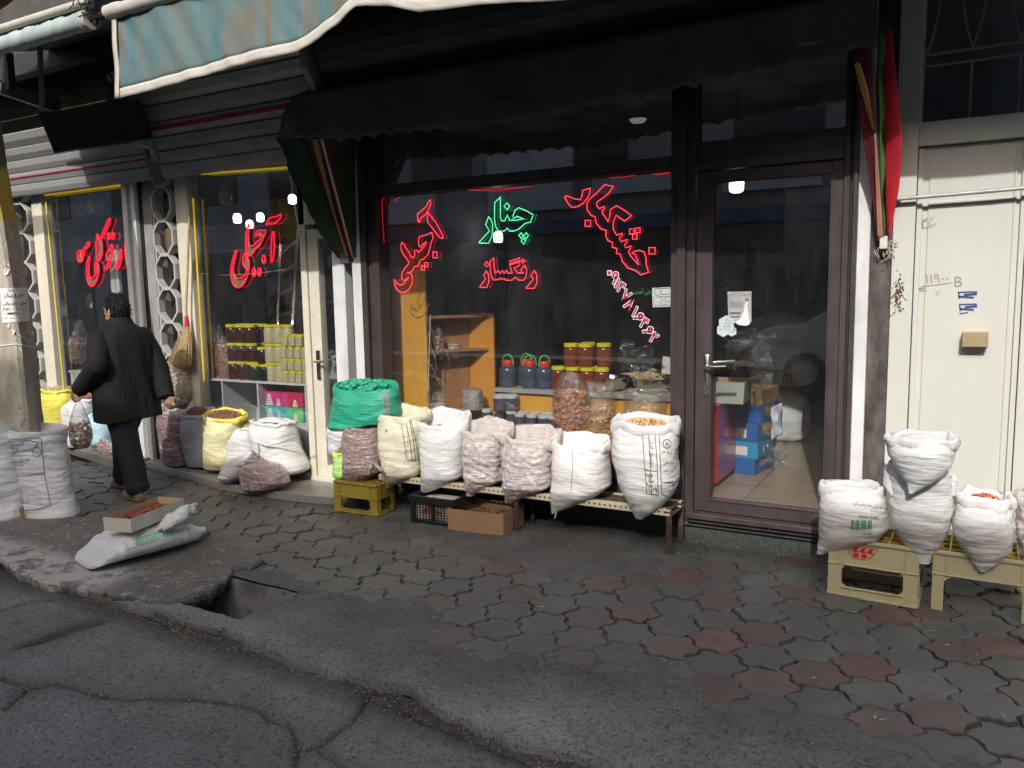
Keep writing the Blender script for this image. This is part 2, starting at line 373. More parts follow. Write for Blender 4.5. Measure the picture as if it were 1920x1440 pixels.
# smeared concrete that has run over the pavers
bp = g2([(440, 1050), (520, 1095), (600, 1118), (760, 1150), (830, 1180), (960, 1215), (1185, 1238), (1300, 1275), (1400, 1350), (1600, 1372), (1760, 1440)])
bx = [p[0] for p in bp]; by = [p[1] for p in bp]; bx = [-12, -5] + bx + [.4, 3]; by = [-1.9, -1.75] + by + [by[-1] - .12, by[-1] - .6]
def patch():
    xs = np.arange(-6.2, 1.9, .022); ts = np.linspace(0, 1, 150) ** 1.35; X = np.repeat(xs[:, None], len(ts), 1)
    e = kerb(X) + (vf(X, X * 0, 2.5, 5) - .5) * .16 + (vf(X, X * 0 + 9, 13, 4) - .5) * .06; Y = e + (.02 - e) * ts[None, :] ** 1.0
    d = np.interp(X, bx, by) - Y + (vf(X, Y, 2.2, 4, 5) - .5) * .5
    n = vf(X, Y, 3.1, 5, 9); n2 = vf(X, Y, 11, 4, 3)
    Z = np.where(d > 0, np.minimum(.009, .05 * d), np.maximum(.075 * d, -.02)) - .002 + (n2 - .5) * .010
    fr = np.exp(-((X + 2.4) / 1.5) ** 2) * np.clip((Y + 1.25) / .5, 0, 1) * .026; Z = np.maximum(Z, -.021 + fr + (n - .5) * .012)
    wob = (vf(X, Y, 1.1, 3, 2) - .5) * .02; Z = Z + np.where(d > .15, wob, 0)
    edge = np.clip(ts / .004, 0, 1)[None, :]; Z = Z * edge - .040 * (1 - edge)
    C = np.stack([.138 + 0 * n, .139 + 0 * n, .136 + 0 * n], -1) * (.75 + .55 * n)[..., None]
    fresh = np.clip((d - .1) * 2, 0, 1)[..., None]; C = C * (.70 + .36 * fresh)
    lip = np.exp(-((ts - .03) / .03) ** 2)[None, :, None]; C = C * (1 + .18 * lip)
    hole = (X > HX0) & (X < HX1) & (Y > HY0) & (Y < HY1); under = (X < -3.85) & (Y < -1.70) & (X > -5.2)
    sheet('pavement_screed', X, Y, Z, C, asph_mat, ~(hole | under))
patch()
# the road, cracked
CR = [([(0, 1270), (60, 1290), (115, 1285), (170, 1300), (230, 1313), (330, 1312), (400, 1315), (470, 1325), (520, 1350), (555, 1385), (560, 1410), (555, 1450)], .016),
      ([(60, 1290), (0, 1335)], .012), ([(560, 1410), (600, 1395), (660, 1355), (690, 1310), (725, 1285)], .018), ([(600, 1405), (660, 1450)], .012),
      ([(0, 1150), (60, 1130), (150, 1120)], .008), ([(235, 1130), (280, 1160), (330, 1175), (420, 1195)], .01), ([(30, 1215), (120, 1190), (200, 1165)], .011), ([(1000, 1440), (860, 1380), (740, 1330)], .014)]
def road():
    xs = np.arange(-7.2, 1.3, .0115); ts = np.linspace(0, 1, 200) ** 1.25; X = np.repeat(xs[:, None], len(ts), 1)
    y0 = kerb(X) + .03; Y = y0 + (-4.9 - y0) * ts[None, :]
    n = vf(X, Y, 2.3, 5, 21); n2 = vf(X, Y, 14, 4, 8); Z = -.026 + (n - .5) * .02 + (n2 - .5) * .006
    C = np.stack([.134 + 0 * n, .138 + 0 * n, .138 + 0 * n], -1) * (.8 + .4 * n)[..., None]
    wx = X + (vf(X, Y, 9, 4, 40) - .5) * .05; wy = Y + (vf(X, Y, 9, 4, 60) - .5) * .05
    for pts, wd in CR:
        D = segdist(wx, wy, g2(pts, -.03)); k = np.exp(-(D / (wd * .62)) ** 2); Z -= .016 * k; C = C * (1 - .62 * k)[..., None]
        hl = np.exp(-(D / (wd * 4)) ** 2) * .2; C = C * (1 - hl)[..., None]
    db = (kerb(X) - Y); band = np.clip(1 - (db - .02) / (.05 + .22 * vf(X, Y, 1.6, 4, 77)), 0, 1) ** .6; Z -= .008 * band
    C = C * (1 - .6 * band)[..., None] + np.array([.010, .006, .003]) * band[..., None]
    st = np.exp(-(segdist(wx, wy, g2([(60, 1205), (110, 1185), (180, 1165)], -.03)) / .05) ** 2); C = C * (1 - .6 * st)[..., None]; Z -= .006 * st
    sheet('road', X, Y, Z, C, asph_mat)
road()
mb = MB(); mb.box(-40, 40, -12, -2.36, -.08, -.060); mb.box(-40, -7.1, -12, -2.4, -.07, -.035)
o = mb.build('road_base', asph_mat); kind(o, 'structure'); setcol(o, np.full((len(o.data.vertices), 3), .075))
kind(MB().box(-60, 60, -60, 60, -.75, -.65).build('ground', dirt_mat), 'structure')
# raised slab with a broken lip beside the drain
def slab():
    K = [tuple(onZ(x, y, .03)[:2]) for x, y in ((497, 1048), (470, 1058), (442, 1062), (431, 1078), (405, 1098), (370, 1113), (345, 1120), (315, 1128), (275, 1124), (240, 1113), (200, 1112), (150, 1100), (90, 1090), (30, 1072), (0, 1045), (-60, 1000), (-40, 972), (60, 966), (140, 968), (210, 975), (300, 985), (400, 1005), (450, 1026))]
    out = []; n = len(K)
    for i in range(n):
        p, q = Vector(K[i]), Vector(K[(i + 1) % n]); m = max(2, int((q - p).length / .022)); amp = .030 if 1 < i < 14 else .012
        for k in range(m):
            v = p + (q - p) * k / m; d = Vector(((q - p).y, -(q - p).x)).normalized(); out.append(v + d * amp * (fbm(v.x * 7, v.y * 7, 2.) + .5 * fbm(v.x * 25, v.y * 25, 5.)))
    c = sum(out, Vector((0, 0))) / len(out); rings = []
    for ins, dz, am in ((.012, 0, .0), (.0, -.010, .3), (.004, -.035, 1.), (.012, -.06, 1.2), (.030, -.085, 1.4), (.07, -.12, 1.)):
        rr = []
        for j, v in enumerate(out):
            d = (c - v).normalized(); k = ins + am * .016 * fbm(v.x * 14, v.y * 14, dz * 40); z = .030 + dz + .008 * fbm(v.x * 2.2, v.y * 2.2, 1.) + (am * .004 * nz(v.x * 30, v.y * 30, dz * 90)); w_ = v + d * k; rr.append((w_.x, w_.y, z))
        rings.append(rr)
    mb = MB(); mb.loft(rings[::-1], 0, cap=False); o0 = len(mb.v)
    # top as a gridded fill towards the middle
    prev = rings[0]; tr = [rings[0]]
    for s in (.93, .82, .66, .48, .30, .14): tr.append([(c.x + (x - c.x) * s, c.y + (y - c.y) * s, .030 + .008 * fbm((c.x + (x - c.x) * s) * 2.2, (c.y + (y - c.y) * s) * 2.2, 1.) + .002 * nz((c.x + (x - c.x) * s) * 20, (c.y + (y - c.y) * s) * 20)) for x, y, z in rings[0]])
    mb.loft(tr, 0, cap=False); k0 = len(mb.v) - len(out); mb.f.append(tuple(range(k0, len(mb.v)))); mb.m.append(0)
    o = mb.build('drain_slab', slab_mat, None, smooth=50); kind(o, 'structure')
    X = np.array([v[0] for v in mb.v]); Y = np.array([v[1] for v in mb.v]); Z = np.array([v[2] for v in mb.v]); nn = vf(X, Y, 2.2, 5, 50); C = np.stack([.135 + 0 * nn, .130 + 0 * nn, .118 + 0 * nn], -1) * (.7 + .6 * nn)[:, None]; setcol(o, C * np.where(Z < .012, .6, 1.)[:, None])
def _sl(g, col):
    _as(g, col); o = g.obj(); base = g.b.inputs['Base Color'].links[0].from_socket
    sp = g.N('SeparateXYZ'); g.L(o, sp.inputs[0]); a = g.N('MapRange'); g.L(sp.outputs[1], a.inputs[0]); a.inputs[1].default_value = -2.02; a.inputs[2].default_value = -2.20; f = g.ramp(g.noise(o, 7, 8, .7), [(.42, 0.), (.50, .9)]); m = g.N('Math', operation='MULTIPLY'); g.L(a.outputs[0], m.inputs[0]); g.L(f, m.inputs[1])
    xr = g.N('MapRange'); g.L(sp.outputs[0], xr.inputs[0]); xr.inputs[1].default_value = -4.05; xr.inputs[2].default_value = -4.25; m2 = g.N('Math', operation='MULTIPLY'); g.L(m.outputs[0], m2.inputs[0]); g.L(xr.outputs[0], m2.inputs[1])
    f2 = g.ramp(g.noise(o, 17, 5, .7), [(.58, 0.), (.63, .45)]); m3 = g.N('Math', operation='MAXIMUM'); g.L(m2.outputs[0], m3.inputs[0]); g.L(f2, m3.inputs[1]); g.L(g.mix(m3.outputs[0], base, (.40, .385, .35)), g.b.inputs['Base Color'])
slab_mat = attr_mat('slab_concrete', _sl, .88, .25)
slab()
mb = MB(); z0, z1 = -.62, -.004
P = []
for i in range(24):
    row = []
    for j in range(14):
        x = HX0 - .25 + (HX1 - HX0 + .3) * i / 23; z = z0 + (z1 - z0) * j / 13; row.append((x, HY1 - .12 * (1 - j / 13) + .012 * fbm(x * 9, z * 9), z))
    P.append(row)
mb.grid(P); mb.box(HX1 - .005, HX1 + .12, HY0 - .1, HY1, z0, -.006); mb.box(HX0 - .4, HX1, HY0 - .12, HY0 + .0, z0, -.012); mb.box(HX0 - .5, HX0 - .45, HY0 - .1, HY1, z0, -.1); mb.box(HX0 - .5, HX1, HY0 - .1, HY1, z0 - .03, z0)
kind(mb.build('drain_pit', M('pit_plaster', (.16, .16, .155), .9, var=.3, vs=4, bump=.4, bs=60, dirt=.8, dcol=(.03, .03, .028), ds=3)), 'structure')
# shells, chips and leaf bits swept into the joints
shell = M('shell_chip', (.30, .24, .16), .8, var=.4, vs=40); husk = M('dry_husk', (.105, .066, .040), .85, var=.4, vs=40)
def litter():
    mb = MB()
    def bit(x, y, z, s, m):
        a = random.random() * 6.3; l = s * random.uniform(.7, 1.8); wd = s * random.uniform(.25, .6); t = random.uniform(-.3, .3)
        dx, dy = math.cos(a) * l, math.sin(a) * l; ex, ey = -math.sin(a) * wd, math.cos(a) * wd; h = s * .35
        mb.add([(x - dx, y - dy, z + .001), (x + ex, y + ey, z + .001), (x + dx, y + dy, z + .002 + abs(t) * s), (x - ex, y - ey, z + .001), (x, y, z + h)], [(0, 1, 4), (1, 2, 4), (2, 3, 4), (3, 0, 4)], m)
    for i in range(2000):
        x = random.uniform(-4.2, .2); y = float(kerb(x)) - abs(random.gauss(0, .055)) - .01; bit(x, y, -.027, random.uniform(.003, .009), int(random.random() < .75))
    for i in range(700):
        x = random.uniform(-5, .8); y = random.uniform(-2.4, -.3); bit(x, y, .012 if y < -1.5 else .002, random.uniform(.003, .008), int(random.random() < .3))
    for i in range(120):
        x = random.uniform(-4.4, .3); y = float(kerb(x)) + random.gauss(-.02, .035); s_ = random.uniform(.003, .010); blob(mb, (x, y, -.026 + s_ * .3), (s_ * random.uniform(.8, 1.6), s_, s_ * .6), 2)
    for px, py in [(1480, 1180), (1600, 1150), (1620, 1160), (1690, 1172), (1720, 1174), (1745, 1185), (1640, 1348), (1655, 1352), (1525, 1274), (1880, 1345), (1230, 1190), (1030, 1230), (1245, 1243), (1015, 1140), (1150, 1085), (1700, 1165), (1775, 1212)]:
        q = onZ(px, py); bit(q[0], q[1], .006, .013, 0)
    for pts, wd in CR[:4]:
        for p in pts:
            for k in range(10):
                q = onZ(p[0] + random.gauss(0, 18), p[1] + random.gauss(0, 3), -.03); bit(q[0], q[1], -.031, random.uniform(.003, .008), int(random.random() < .5))
    for i in range(500):
        bit(random.uniform(-5, .3), random.uniform(-4, -2.6), -.022, random.uniform(.002, .005), int(random.random() < .6))
    o = mb.build('street_litter', [shell, husk, conc_mat]); kind(o, 'stuff')
litter()
# ================================================================ BUILDINGS
brown = M('brown_metal_frame', (.050, .037, .038), .42, var=.2, vs=9, dirt=.35, dcol=(.12, .10, .095), ds=7, dstretch=(1, 1, .12), spec=.4)
granite = M('dark_granite', (.050, .056, .050), .55, var=.5, vs=45, bump=.1, dirt=.4, dcol=(.10, .10, .09), ds=4)
granite2 = M('grey_granite', (.27, .26, .235), .35, var=.25, vs=90, dirt=.45, dcol=(.13, .12, .10), ds=3)
glass = glassm('window_glass', dust=.018, refl=2.6)
creamfr = M('cream_frame', (.64, .61, .50), .45, var=.06, dirt=.35, dcol=(.30, .27, .20), ds=3, dstretch=(1, 1, .25), spec=.4)
whitep = M('white_painted_steel', (.66, .67, .66), .5, var=.08, dirt=.5, dcol=(.32, .31, .29), ds=5, dstretch=(1.5, 1.5, .3))
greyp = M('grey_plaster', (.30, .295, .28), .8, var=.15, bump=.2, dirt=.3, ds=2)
beige = M('beige_steel_door', (.55, .565, .515), .42, var=.03, vs=2, dirt=.22, dcol=(.42, .40, .32), ds=3.2, dstretch=(1.3, 1.3, .3), spec=.4)
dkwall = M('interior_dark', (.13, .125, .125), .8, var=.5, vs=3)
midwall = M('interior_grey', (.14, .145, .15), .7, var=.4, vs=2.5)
tile = bpy.data.materials.new('beige_floor_tile'); g = G(tile); br = g.N('TexBrick'); br.offset = 0; g.L(g.obj((1, 1, 1)), br.inputs['Vector']); br.inputs['Scale'].default_value = 1; br.inputs['Brick Width'].default_value = .55; br.inputs['Row Height'].default_value = .55; br.inputs['Mortar Size'].default_value = .004
br.inputs['Color1'].default_value = (.36, .27, .19, 1); br.inputs['Color2'].default_value = (.34, .255, .18, 1); br.inputs['Mortar'].default_value = (.08, .06, .05, 1)
gn = g.noise(g.obj((2, 14, 1)), 3, 4); g.L(g.mix(1, br.outputs[0], g.ramp(gn, [(.3, .85), (.7, 1.12)]), 'MULTIPLY'), g.b.inputs['Base Color']); g.b.inputs['Roughness'].default_value = .3
chrome = M('steel', (.62, .61, .58), .25, 1, var=.1)
alu = M('mill_aluminium', (.55, .55, .54), .38, .9, var=.1, vs=4, dirt=.3, dcol=(.2, .2, .2), ds=4)
black = M('black_rubber', (.012, .012, .013), .6)
# ---- the middle shop
shop = thing('nut_shop', 'dark brown metal framed shop front with lit red and green signs in its window', 'shop', (-2.3, 0, 0))
fr = MB(); fy0, fy1 = -.05, .08
def V(x0, x1, z0, z1, y0=fy0, y1=fy1): fr.box(x0, x1, y0, y1, z0, z1)
V(-4.13, -4.075, .13, 3.05, -.07); V(-4.075, -4.03, .13, 3.05, -.035); V(-4.03, -3.965, .13, 3.05)
V(-1.635, -1.585, .13, 3.05, -.04); V(-1.585, -1.53, .13, 3.05, -.075); V(-1.53, -1.475, .13, 3.05, -.05)
V(-.625, -.59, .2, 3.05, -.05); V(-.59, -.572, .2, 3.05, -.03); V(-.572, -.545, .2, 3.05, -.07)
V(-3.965, -1.635, 2.37, 2.40, -.035); V(-3.965, -1.635, 2.40, 2.45, -.055); V(-3.965, -1.635, .36, .46); V(-3.965, -1.635, .135, .36, 0)
V(-1.475, -.625, 2.345, 2.40, -.05); V(-1.475, -.625, 2.40, 2.52, -.03)
V(-3.965, -1.635, 3.0, 3.05); V(-1.475, -.625, 3.0, 3.05)
V(-1.5, -.545, .165, .2, -.10); V(-1.5, -.545, .135, .163, -.075)
o = fr.build('frame', brown, shop, bevel=.004)
MB().box(-4.13, -.545, -.02, .3, -.03, .10).box(-4.14, -.54, -.045, .3, .102, .133).build('plinth', granite, shop, bevel=.003)
def pane(name, x0, x1, z0, z1, par, y=.02, mat=glass):
    return MB().add([(x0, y, z0), (x1, y, z0), (x1, y, z1), (x0, y, z1)], [(0, 1, 2, 3)]).build(name, mat, par)
pane('display_window', -3.965, -1.635, .46, 2.37, shop); pane('transom_window', -3.965, -1.635, 2.45, 3.0, shop); pane('transom_window', -1.475, -.625, 2.52, 3.0, shop)
def interior(par, x0, x1, y0, y1, z0, z1, wm, fm, cm, name='interior_walls'):
    MB().add([(x0, y1, z0), (x1, y1, z0), (x1, y1, z1), (x0, y1, z1), (x0, y0, z0), (x1, y0, z0), (x1, y0, z1), (x0, y0, z1)], [(0, 1, 2, 3), (4, 0, 3, 7), (1, 5, 6, 2), (7, 6, 2, 3)]).build(name, wm, par)
    MB().box(x0, x1, y0, y1, z0 - .05, z0).build('floor', fm, par)
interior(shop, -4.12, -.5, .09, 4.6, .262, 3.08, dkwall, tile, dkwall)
door = MB().box(-1.472, -1.375, -.03, .03, .205, 2.34).box(-.69, -.628, -.03, .03, .205, 2.34).box(-1.375, -.69, -.03, .03, .205, .29).box(-1.375, -.69, -.03, .03, 2.27, 2.34).box(-1.382, -1.37, -.036, .02, .28, 2.28).box(-.695, -.683, -.036, .02, .28, 2.28).box(-1.37, -.695, -.036, .02, .278, .292).build('door', brown, shop, bevel=.003)
pane('door_pane', -1.376, -.689, .289, 2.271, door, .004, glassm('door_glass', dust=.016, refl=2.6))
q = onY(1326, 700, -.03)
h = MB(); hx = q[0] - .003
h.loft([[(hx + .019 * math.cos(a) * s, -.03 - d, 1.085 + (.115 if math.sin(a) > 0 else -.115) + .019 * math.sin(a) * s) for a in np.linspace(0, 2 * math.pi, 24, endpoint=False)] for d, s in ((0, 1), (.006, 1), (.009, .8))])
h.tube([(hx, -.035, 1.14), (hx, -.075, 1.14), (hx + .02, -.085, 1.142), (hx + .07, -.083, 1.145), (hx + .135, -.08, 1.15)], [.011, .011, .010, .010, .009], 10)
h.tube([(hx, -.037, 1.02), (hx, -.045, 1.02)], .009, 10); h.tube([(hx, .0, 1.155), (hx, .07, 1.155), (hx + .03, .085, 1.16), (hx + .15, .085, 1.17)], .010, 10)
h.build('handle', chrome, door, smooth=40)
# ---- beige steel door and wall to the right of it
wall = thing('side_entrance', 'cream steel side door with a barred window above it', 'door', (0, 0, 0))
MB().box(-.545, -.478, -.045, .3, 0, 4.3).build('white_jamb', whitep, wall, bevel=.004)
MB().box(-.478, -.365, -.01, .3, 0, 4.3).build('brown_post', M('chipped_brown_paint', (.055, .045, .044), .5, var=.25, vs=12, dirt=.6, dcol=(.20, .19, .18), ds=9, dstretch=(1, 1, .4)), wall)
m = MB().box(-.365, -.255, -.03, .3, 0, 4.2).box(.262, .34, -.03, .3, 0, 4.2).box(-.255, .262, -.03, .3, 2.375, 2.50).box(.34, 4, -.0, .3, 0, 6).box(-.255, .262, -.02, .3, 3.55, 4.2)
m.build('frame', beige, wall, bevel=.004)
d = MB().box(-.25, .258, .005, .05, .05, 2.37).box(-.25, -.225, -.012, .004, .05, 2.365).box(.232, .258, -.012, .004, .05, 2.365).box(-.195, .2, -.004, .006, .13, 2.08).box(-.195, .2, -.004, .006, 2.115, 2.32).box(.2, .212, -.007, .006, .1, 2.33).build('door_leaf', beige, wall, bevel=.003)
q0 = onY(1805, 622, -.03); q1 = onY(1852, 650, -.03)
MB().box(q0[0], q1[0], -.075, -.004, q1[2], q0[2]).build('letter_slot', M('slot_tan', (.33, .27, .15), .5), d, bevel=.003)
MB().tube([(-.352, -.07, 2.098), (.1, -.075, 2.108), (.8, -.07, 2.13)], .011, 10).tube([(-.34, -.02, 2.098), (-.34, -.07, 2.098)], .013, 8).build('security_rod', M('grey_rod', (.42, .42, .40), .45, .3, var=.2, vs=20), wall, smooth=40)
gr = MB(); gy = .06
for x in (-.02, .2): gr.box(x - .006, x + .006, gy - .006, gy + .006, 2.50, 2.80)
gr.box(-.255, .262, gy - .006, gy + .006, 2.80, 2.812); gr.box(-.255, .262, gy - .006, gy + .006, 2.86, 2.872)
for x in (-.235, -.02, .2):
    for s in (-1, 1): gr.tube([(x + s * .055 * math.sin(math.pi * t), gy, 2.87 + .62 * t) for t in np.linspace(0, 1, 17)], .006, 6)
gr.build('window_grille', M('grille_iron', (.32, .32, .30), .6), wall, smooth=50)
pane('fanlight_pane', -.255, .262, 2.5, 3.55, wall, .1, glassm('dim_glass', dust=.004, refl=.08))
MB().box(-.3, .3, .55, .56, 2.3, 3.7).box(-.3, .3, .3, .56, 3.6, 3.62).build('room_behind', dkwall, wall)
pm = M('pencil_grey', (.30, .30, .27), .8); im = M('blue_ink', (.05, .06, .22), .7)
mk = MB(); T = lambda px, py: onY(px, py, -.0065)
def stroke(L, wd=.003, m=0, f=T):
    P = [f(*p) for p in L]
    for a, b in zip(P[:-1], P[1:]): mk.bar(a, b, wd, .0012, (0, 1, 0), m)
stroke([(1722, 541), (1740, 536), (1785, 530)]); stroke([(1722, 541), (1735, 533)]); stroke([(1722, 541), (1738, 545)])
for t_, cx, cy, hh in (('۱۱۹۰۰', 1757, 522, .05), ('B', 1797, 528, .055), ('۷', 1758, 549, .035), ('۲۵', 1740, 416, .05)): write(mk, t_, T(cx, cy), (1, 0, .02), (0, 0, 1), hh)
stroke([(1730, 424), (1745, 426), (1755, 418)])
for y, a, b in ((553, 1797, 1832), (576, 1799, 1832)):
    stroke([(a, y - 5), (b, y - 6)], .007, 1); stroke([(a, y + 3), (b - 6, y + 5)], .010, 1); stroke([(a + 10, y), (b, y - 2)], .012, 1); stroke([(a, y - 6), (a + 2, y + 7)], .006, 1)
stroke([(1799, 588), (1815, 586)], .006, 1)
mk.build('scribbles', [pm, im], d)
rs = MB()
for i in range(130):
    a = random.gauss(0, 1); b = random.gauss(0, 1); p = onY(1683 + a * 6, 555 + b * 16, -.0315); blob(rs, p, (random.uniform(.002, .008), .002, random.uniform(.002, .009)))
rs.build('peeling_paint', M('rust', (.13, .075, .05), .9, var=.3, vs=30), wall)
# ---- the two cream shops on the left
ls = thing('cream_shop', 'cream framed shop front with yellow light strips and honey jars in its window', 'shop', (-5.4, 0, 0))
m = MB(); B = m.box
B(-6.31, -6.14, -.02, .10, .06, 2.95); B(-6.14, -4.80, 0, .08, 2.74, 2.95); B(-6.14, -4.80, .0, .08, .06, .12)
B(-4.80, -4.735, -.03, .08, .06, 2.74); B(-4.73, -4.62, -.015, .06, .10, 2.16); B(-4.80, -4.30, -.03, .08, 2.20, 2.74); B(-4.62, -4.44, -.015, .06, .10, .20); B(-4.62, -4.44, -.015, .06, 2.08, 2.16); B(-4.735, -4.40, -.04, .08, .06, .10)
fr2 = m.build('frame', creamfr, ls, bevel=.004)
MB().box(-4.44, -4.315, -.05, .12, .0, 2.95).box(-4.225, -4.135, -.06, .12, 0, 3.0).build('white_jamb', whitep, ls, bevel=.004)
MB().box(-4.315, -4.225, .04, .12, 0, 3.0).build('dark_gap', M('gap_black', (.03, .028, .027), .8, var=.4, vs=12), ls)  # near black fill set back between the white jambs
pane('display_window', -6.14, -4.80, .12, 2.74, ls, .03); pane('door_pane', -4.62, -4.44, .20, 2.08, ls, .02)
h = MB().box(-4.675, -4.635, -.03, -.015, .93, 1.17).tube([(-4.655, -.03, 1.08), (-4.655, -.075, 1.08), (-4.56, -.08, 1.085)], .009, 8).build('door_handle', chrome, ls, smooth=40)
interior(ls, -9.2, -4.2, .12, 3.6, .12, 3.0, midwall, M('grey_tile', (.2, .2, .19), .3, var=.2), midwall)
l3 = thing('cream_shop', 'cream framed shop front farthest left, with a small off bulb hanging in its window', 'shop', (-7.8, 0, 0))
m = MB(); B = m.box
B(-8.56, -8.38, -.02, .10, .06, 2.95); B(-8.38, -6.96, 0, .08, 2.72, 2.95); B(-8.38, -6.96, 0, .08, .06, .12)
m.build('frame', creamfr, l3, bevel=.004); pane('display_window', -8.38, -6.96, .12, 2.72, l3, .03)
MB().box(-6.985, -6.915, -.08, .10, 0, 2.95).box(-6.86, -6.80, -.08, .10, 0, 2.95).box(-6.915, -6.86, -.03, .10, 0, 2.95).build('shutter_rail', whitep, l3, bevel=.004)
MB().box(-6.80, -6.755, -.04, .1, 0, 2.95).build('rubber_seal', black, l3)
MB().box(-6.755, -6.63, -.03, .1, .0, 2.95).build('side_pier', greyp, l3)
# honeycomb lattice: a column of octagons in white steel
lat = M('lattice_white', (.44, .44, .42), .45, var=.1, dirt=.3, dcol=(.25, .23, .2), ds=4)
def lattice(name, label, x0, x1, zs, par_y=0):
    t = thing(name, label, 'lattice', ((x0 + x1) / 2, .02, .06)); cx = (x0 + x1) / 2; rx = (x1 - x0) / 2
    mb = MB()
    for zc, hz in zs:
        k = .62
        P = [(cx - rx * .42, zc + hz), (cx + rx * .42, zc + hz), (cx + rx * .98, zc + hz * .45), (cx + rx * .98, zc - hz * .45), (cx + rx * .42, zc - hz), (cx - rx * .42, zc - hz), (cx - rx * .98, zc - hz * .45), (cx - rx * .98, zc + hz * .45)]
        Q = [(cx + (x - cx) * .86, zc + (z - zc) * .90) for x, z in P]; n = 8
        vs = [(x, -.05, z) for x, z in P] + [(x, -.05, z) for x, z in Q] + [(x, .015, z) for x, z in P] + [(x, .015, z) for x, z in Q]
        fs = []
        for j in range(n):
            a, b = j, (j + 1) % n; fs += [(a, b, b + 8, a + 8), (a + 16, a + 24, b + 24, b + 16), (a, a + 16, b + 16, b), (a + 8, b + 8, b + 24, a + 24)]
        mb.add(vs, fs)
    o = mb.build('octagon_frame', lat, t); MB().box(x0 - .02, x0, -.02, .10, .06, 2.95).build('upright', lat, t)
    pane('lattice_pane', x0, x1, .1, 2.95, t, .105, glassm('lattice_glass_' + ('a' if x0 > -7 else 'b'), dust=.05)); return t
LZ = [(2.95 - .155 - .31 * i, .155) for i in range(9)]
lattice('octagon_lattice', 'grey white column of open octagons with bags showing, beside the hanging broom', -6.61, -6.33, LZ)
lattice('octagon_lattice', 'white column of open octagons half hidden by the concrete pole', -8.96, -8.58, LZ)
darkbag = [M('bag_dark', (.035, .025, .022), .3, var=.5, vs=30, coat=.3), M('bag_olive', (.15, .11, .06), .5, var=.5, vs=50), M('bag_black', (.022, .02, .02), .22, var=.4, vs=12, coat=.5, bump=.6, bs=22)]
for i, (zi, mt, lb) in enumerate(((1, 0, 'dark brown sheen'), (2, 1, 'olive seeds'), (3, 2, 'black glossy film'))):
    zc = LZ[zi][0]; mb = MB(); rr = []
    for t in np.linspace(0, 1, 14):
        rr.append([(-6.47 + math.cos(a) * .115 * math.sin(math.pi * (.08 + .84 * t)) ** .4 * (1 + .06 * nz(a * 2, t * 5, i)), .085 + math.sin(a) * .07, zc - .15 + .30 * t) for a in np.linspace(0, 2 * math.pi, 20, endpoint=False)])
    o = mb.loft(rr).build('packed_bag', darkbag[mt], None, smooth=80)
    tag(o, f'packed bag with {lb} filling an octagon of the lattice by the broom', 'bag')
cols = [(.5, .42, .15), (.6, .6, .58), (.05, .03, .03), (.30, .05, .05), (.55, .55, .6), (.06, .06, .2), (.5, .5, .5)]
for i in range(7):
    zc = LZ[i][0]; o = MB().box(-8.90, -8.66, .2, .34, zc - .14, zc + .05 - .03 * (i % 3)).build('packet', M(f'packet_{"abcdefg"[i]}', cols[i], .4, var=.5, vs=25), None, bevel=.02)
    tag(o, ['tan', 'white', 'black', 'red', 'pale blue', 'navy', 'grey'][i] + ' packet on a shelf behind the lattice next to the pole', 'packet')
# granite steps
def step(name, label, poly, z, m):
    o = MB().prism([(x, y, 0) for x, y in poly], (0, 0, z)).build(name, m, None, bevel=.004); kind(o, 'structure'); return o
step('doorstep', '', [(-6.83, .3), (-6.83, -.16), (-6.5, -.21), (-5.4, -.45), (-4.6, -.47), (-4.02, -.36), (-4.02, .3)], .062, granite2)
step('doorstep', '', [(-10.5, .3), (-10.5, .06), (-8.45, -.02), (-6.84, -.36), (-6.84, .3)], .085, granite2)
# yellow light strips around the two windows
yel = emit('yellow_strip', (.95, .68, .02), .20)
t = thing('light_strip', 'yellow tube light strip round the window with the jars', 'light strip', (-6.1, 0, .1))
MB().tube([onY(383, 716, -.02), onY(362, 372, -.02)], .008, 8).build('upright_tube', yel, t, smooth=60); MB().tube([onY(377, 326, -.02), onY(541, 314, -.02)], .009, 8).build('top_tube', yel, t, smooth=60)
t = thing('light_strip', 'thin yellow light strip round the farthest left window', 'light strip', (-8.3, 0, .1))
MB().tube([onY(120, 730, -.02), onY(85, 366, -.02)], .010, 8).build('upright_tube', M('dull_yellow', (.62, .52, .10), .4), t, smooth=60); MB().tube([onY(85, 366, -.02), onY(236, 346, -.02)], .010, 8).build('top_tube', yel, t, smooth=60)
# ---- upper wall, shutters, awnings
upper = thing('upper_facade', 'shaded tan upper wall and soffit above the roller shutters', 'wall', (-5, 0, 3))
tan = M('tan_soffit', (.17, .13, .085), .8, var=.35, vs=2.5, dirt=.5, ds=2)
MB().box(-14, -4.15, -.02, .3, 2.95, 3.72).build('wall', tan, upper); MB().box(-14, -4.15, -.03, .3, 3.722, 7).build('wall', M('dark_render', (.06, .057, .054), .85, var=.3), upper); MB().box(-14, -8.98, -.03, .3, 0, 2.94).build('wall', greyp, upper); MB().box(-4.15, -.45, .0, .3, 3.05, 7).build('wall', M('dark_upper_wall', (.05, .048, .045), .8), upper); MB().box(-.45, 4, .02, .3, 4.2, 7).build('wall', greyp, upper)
sh_g = M('shutter_grey', (.40, .40, .395), .45, .2, var=.12, dirt=.4, dcol=(.10, .10, .095), ds=3, dstretch=(.6, 1, 2)); sh_r = M('shutter_red', (.26, .02, .025), .5, var=.2); sh_l = M('shutter_light', (.33, .335, .335), .4, .2, var=.08, dirt=.3, dcol=(.25, .25, .24), ds=3)
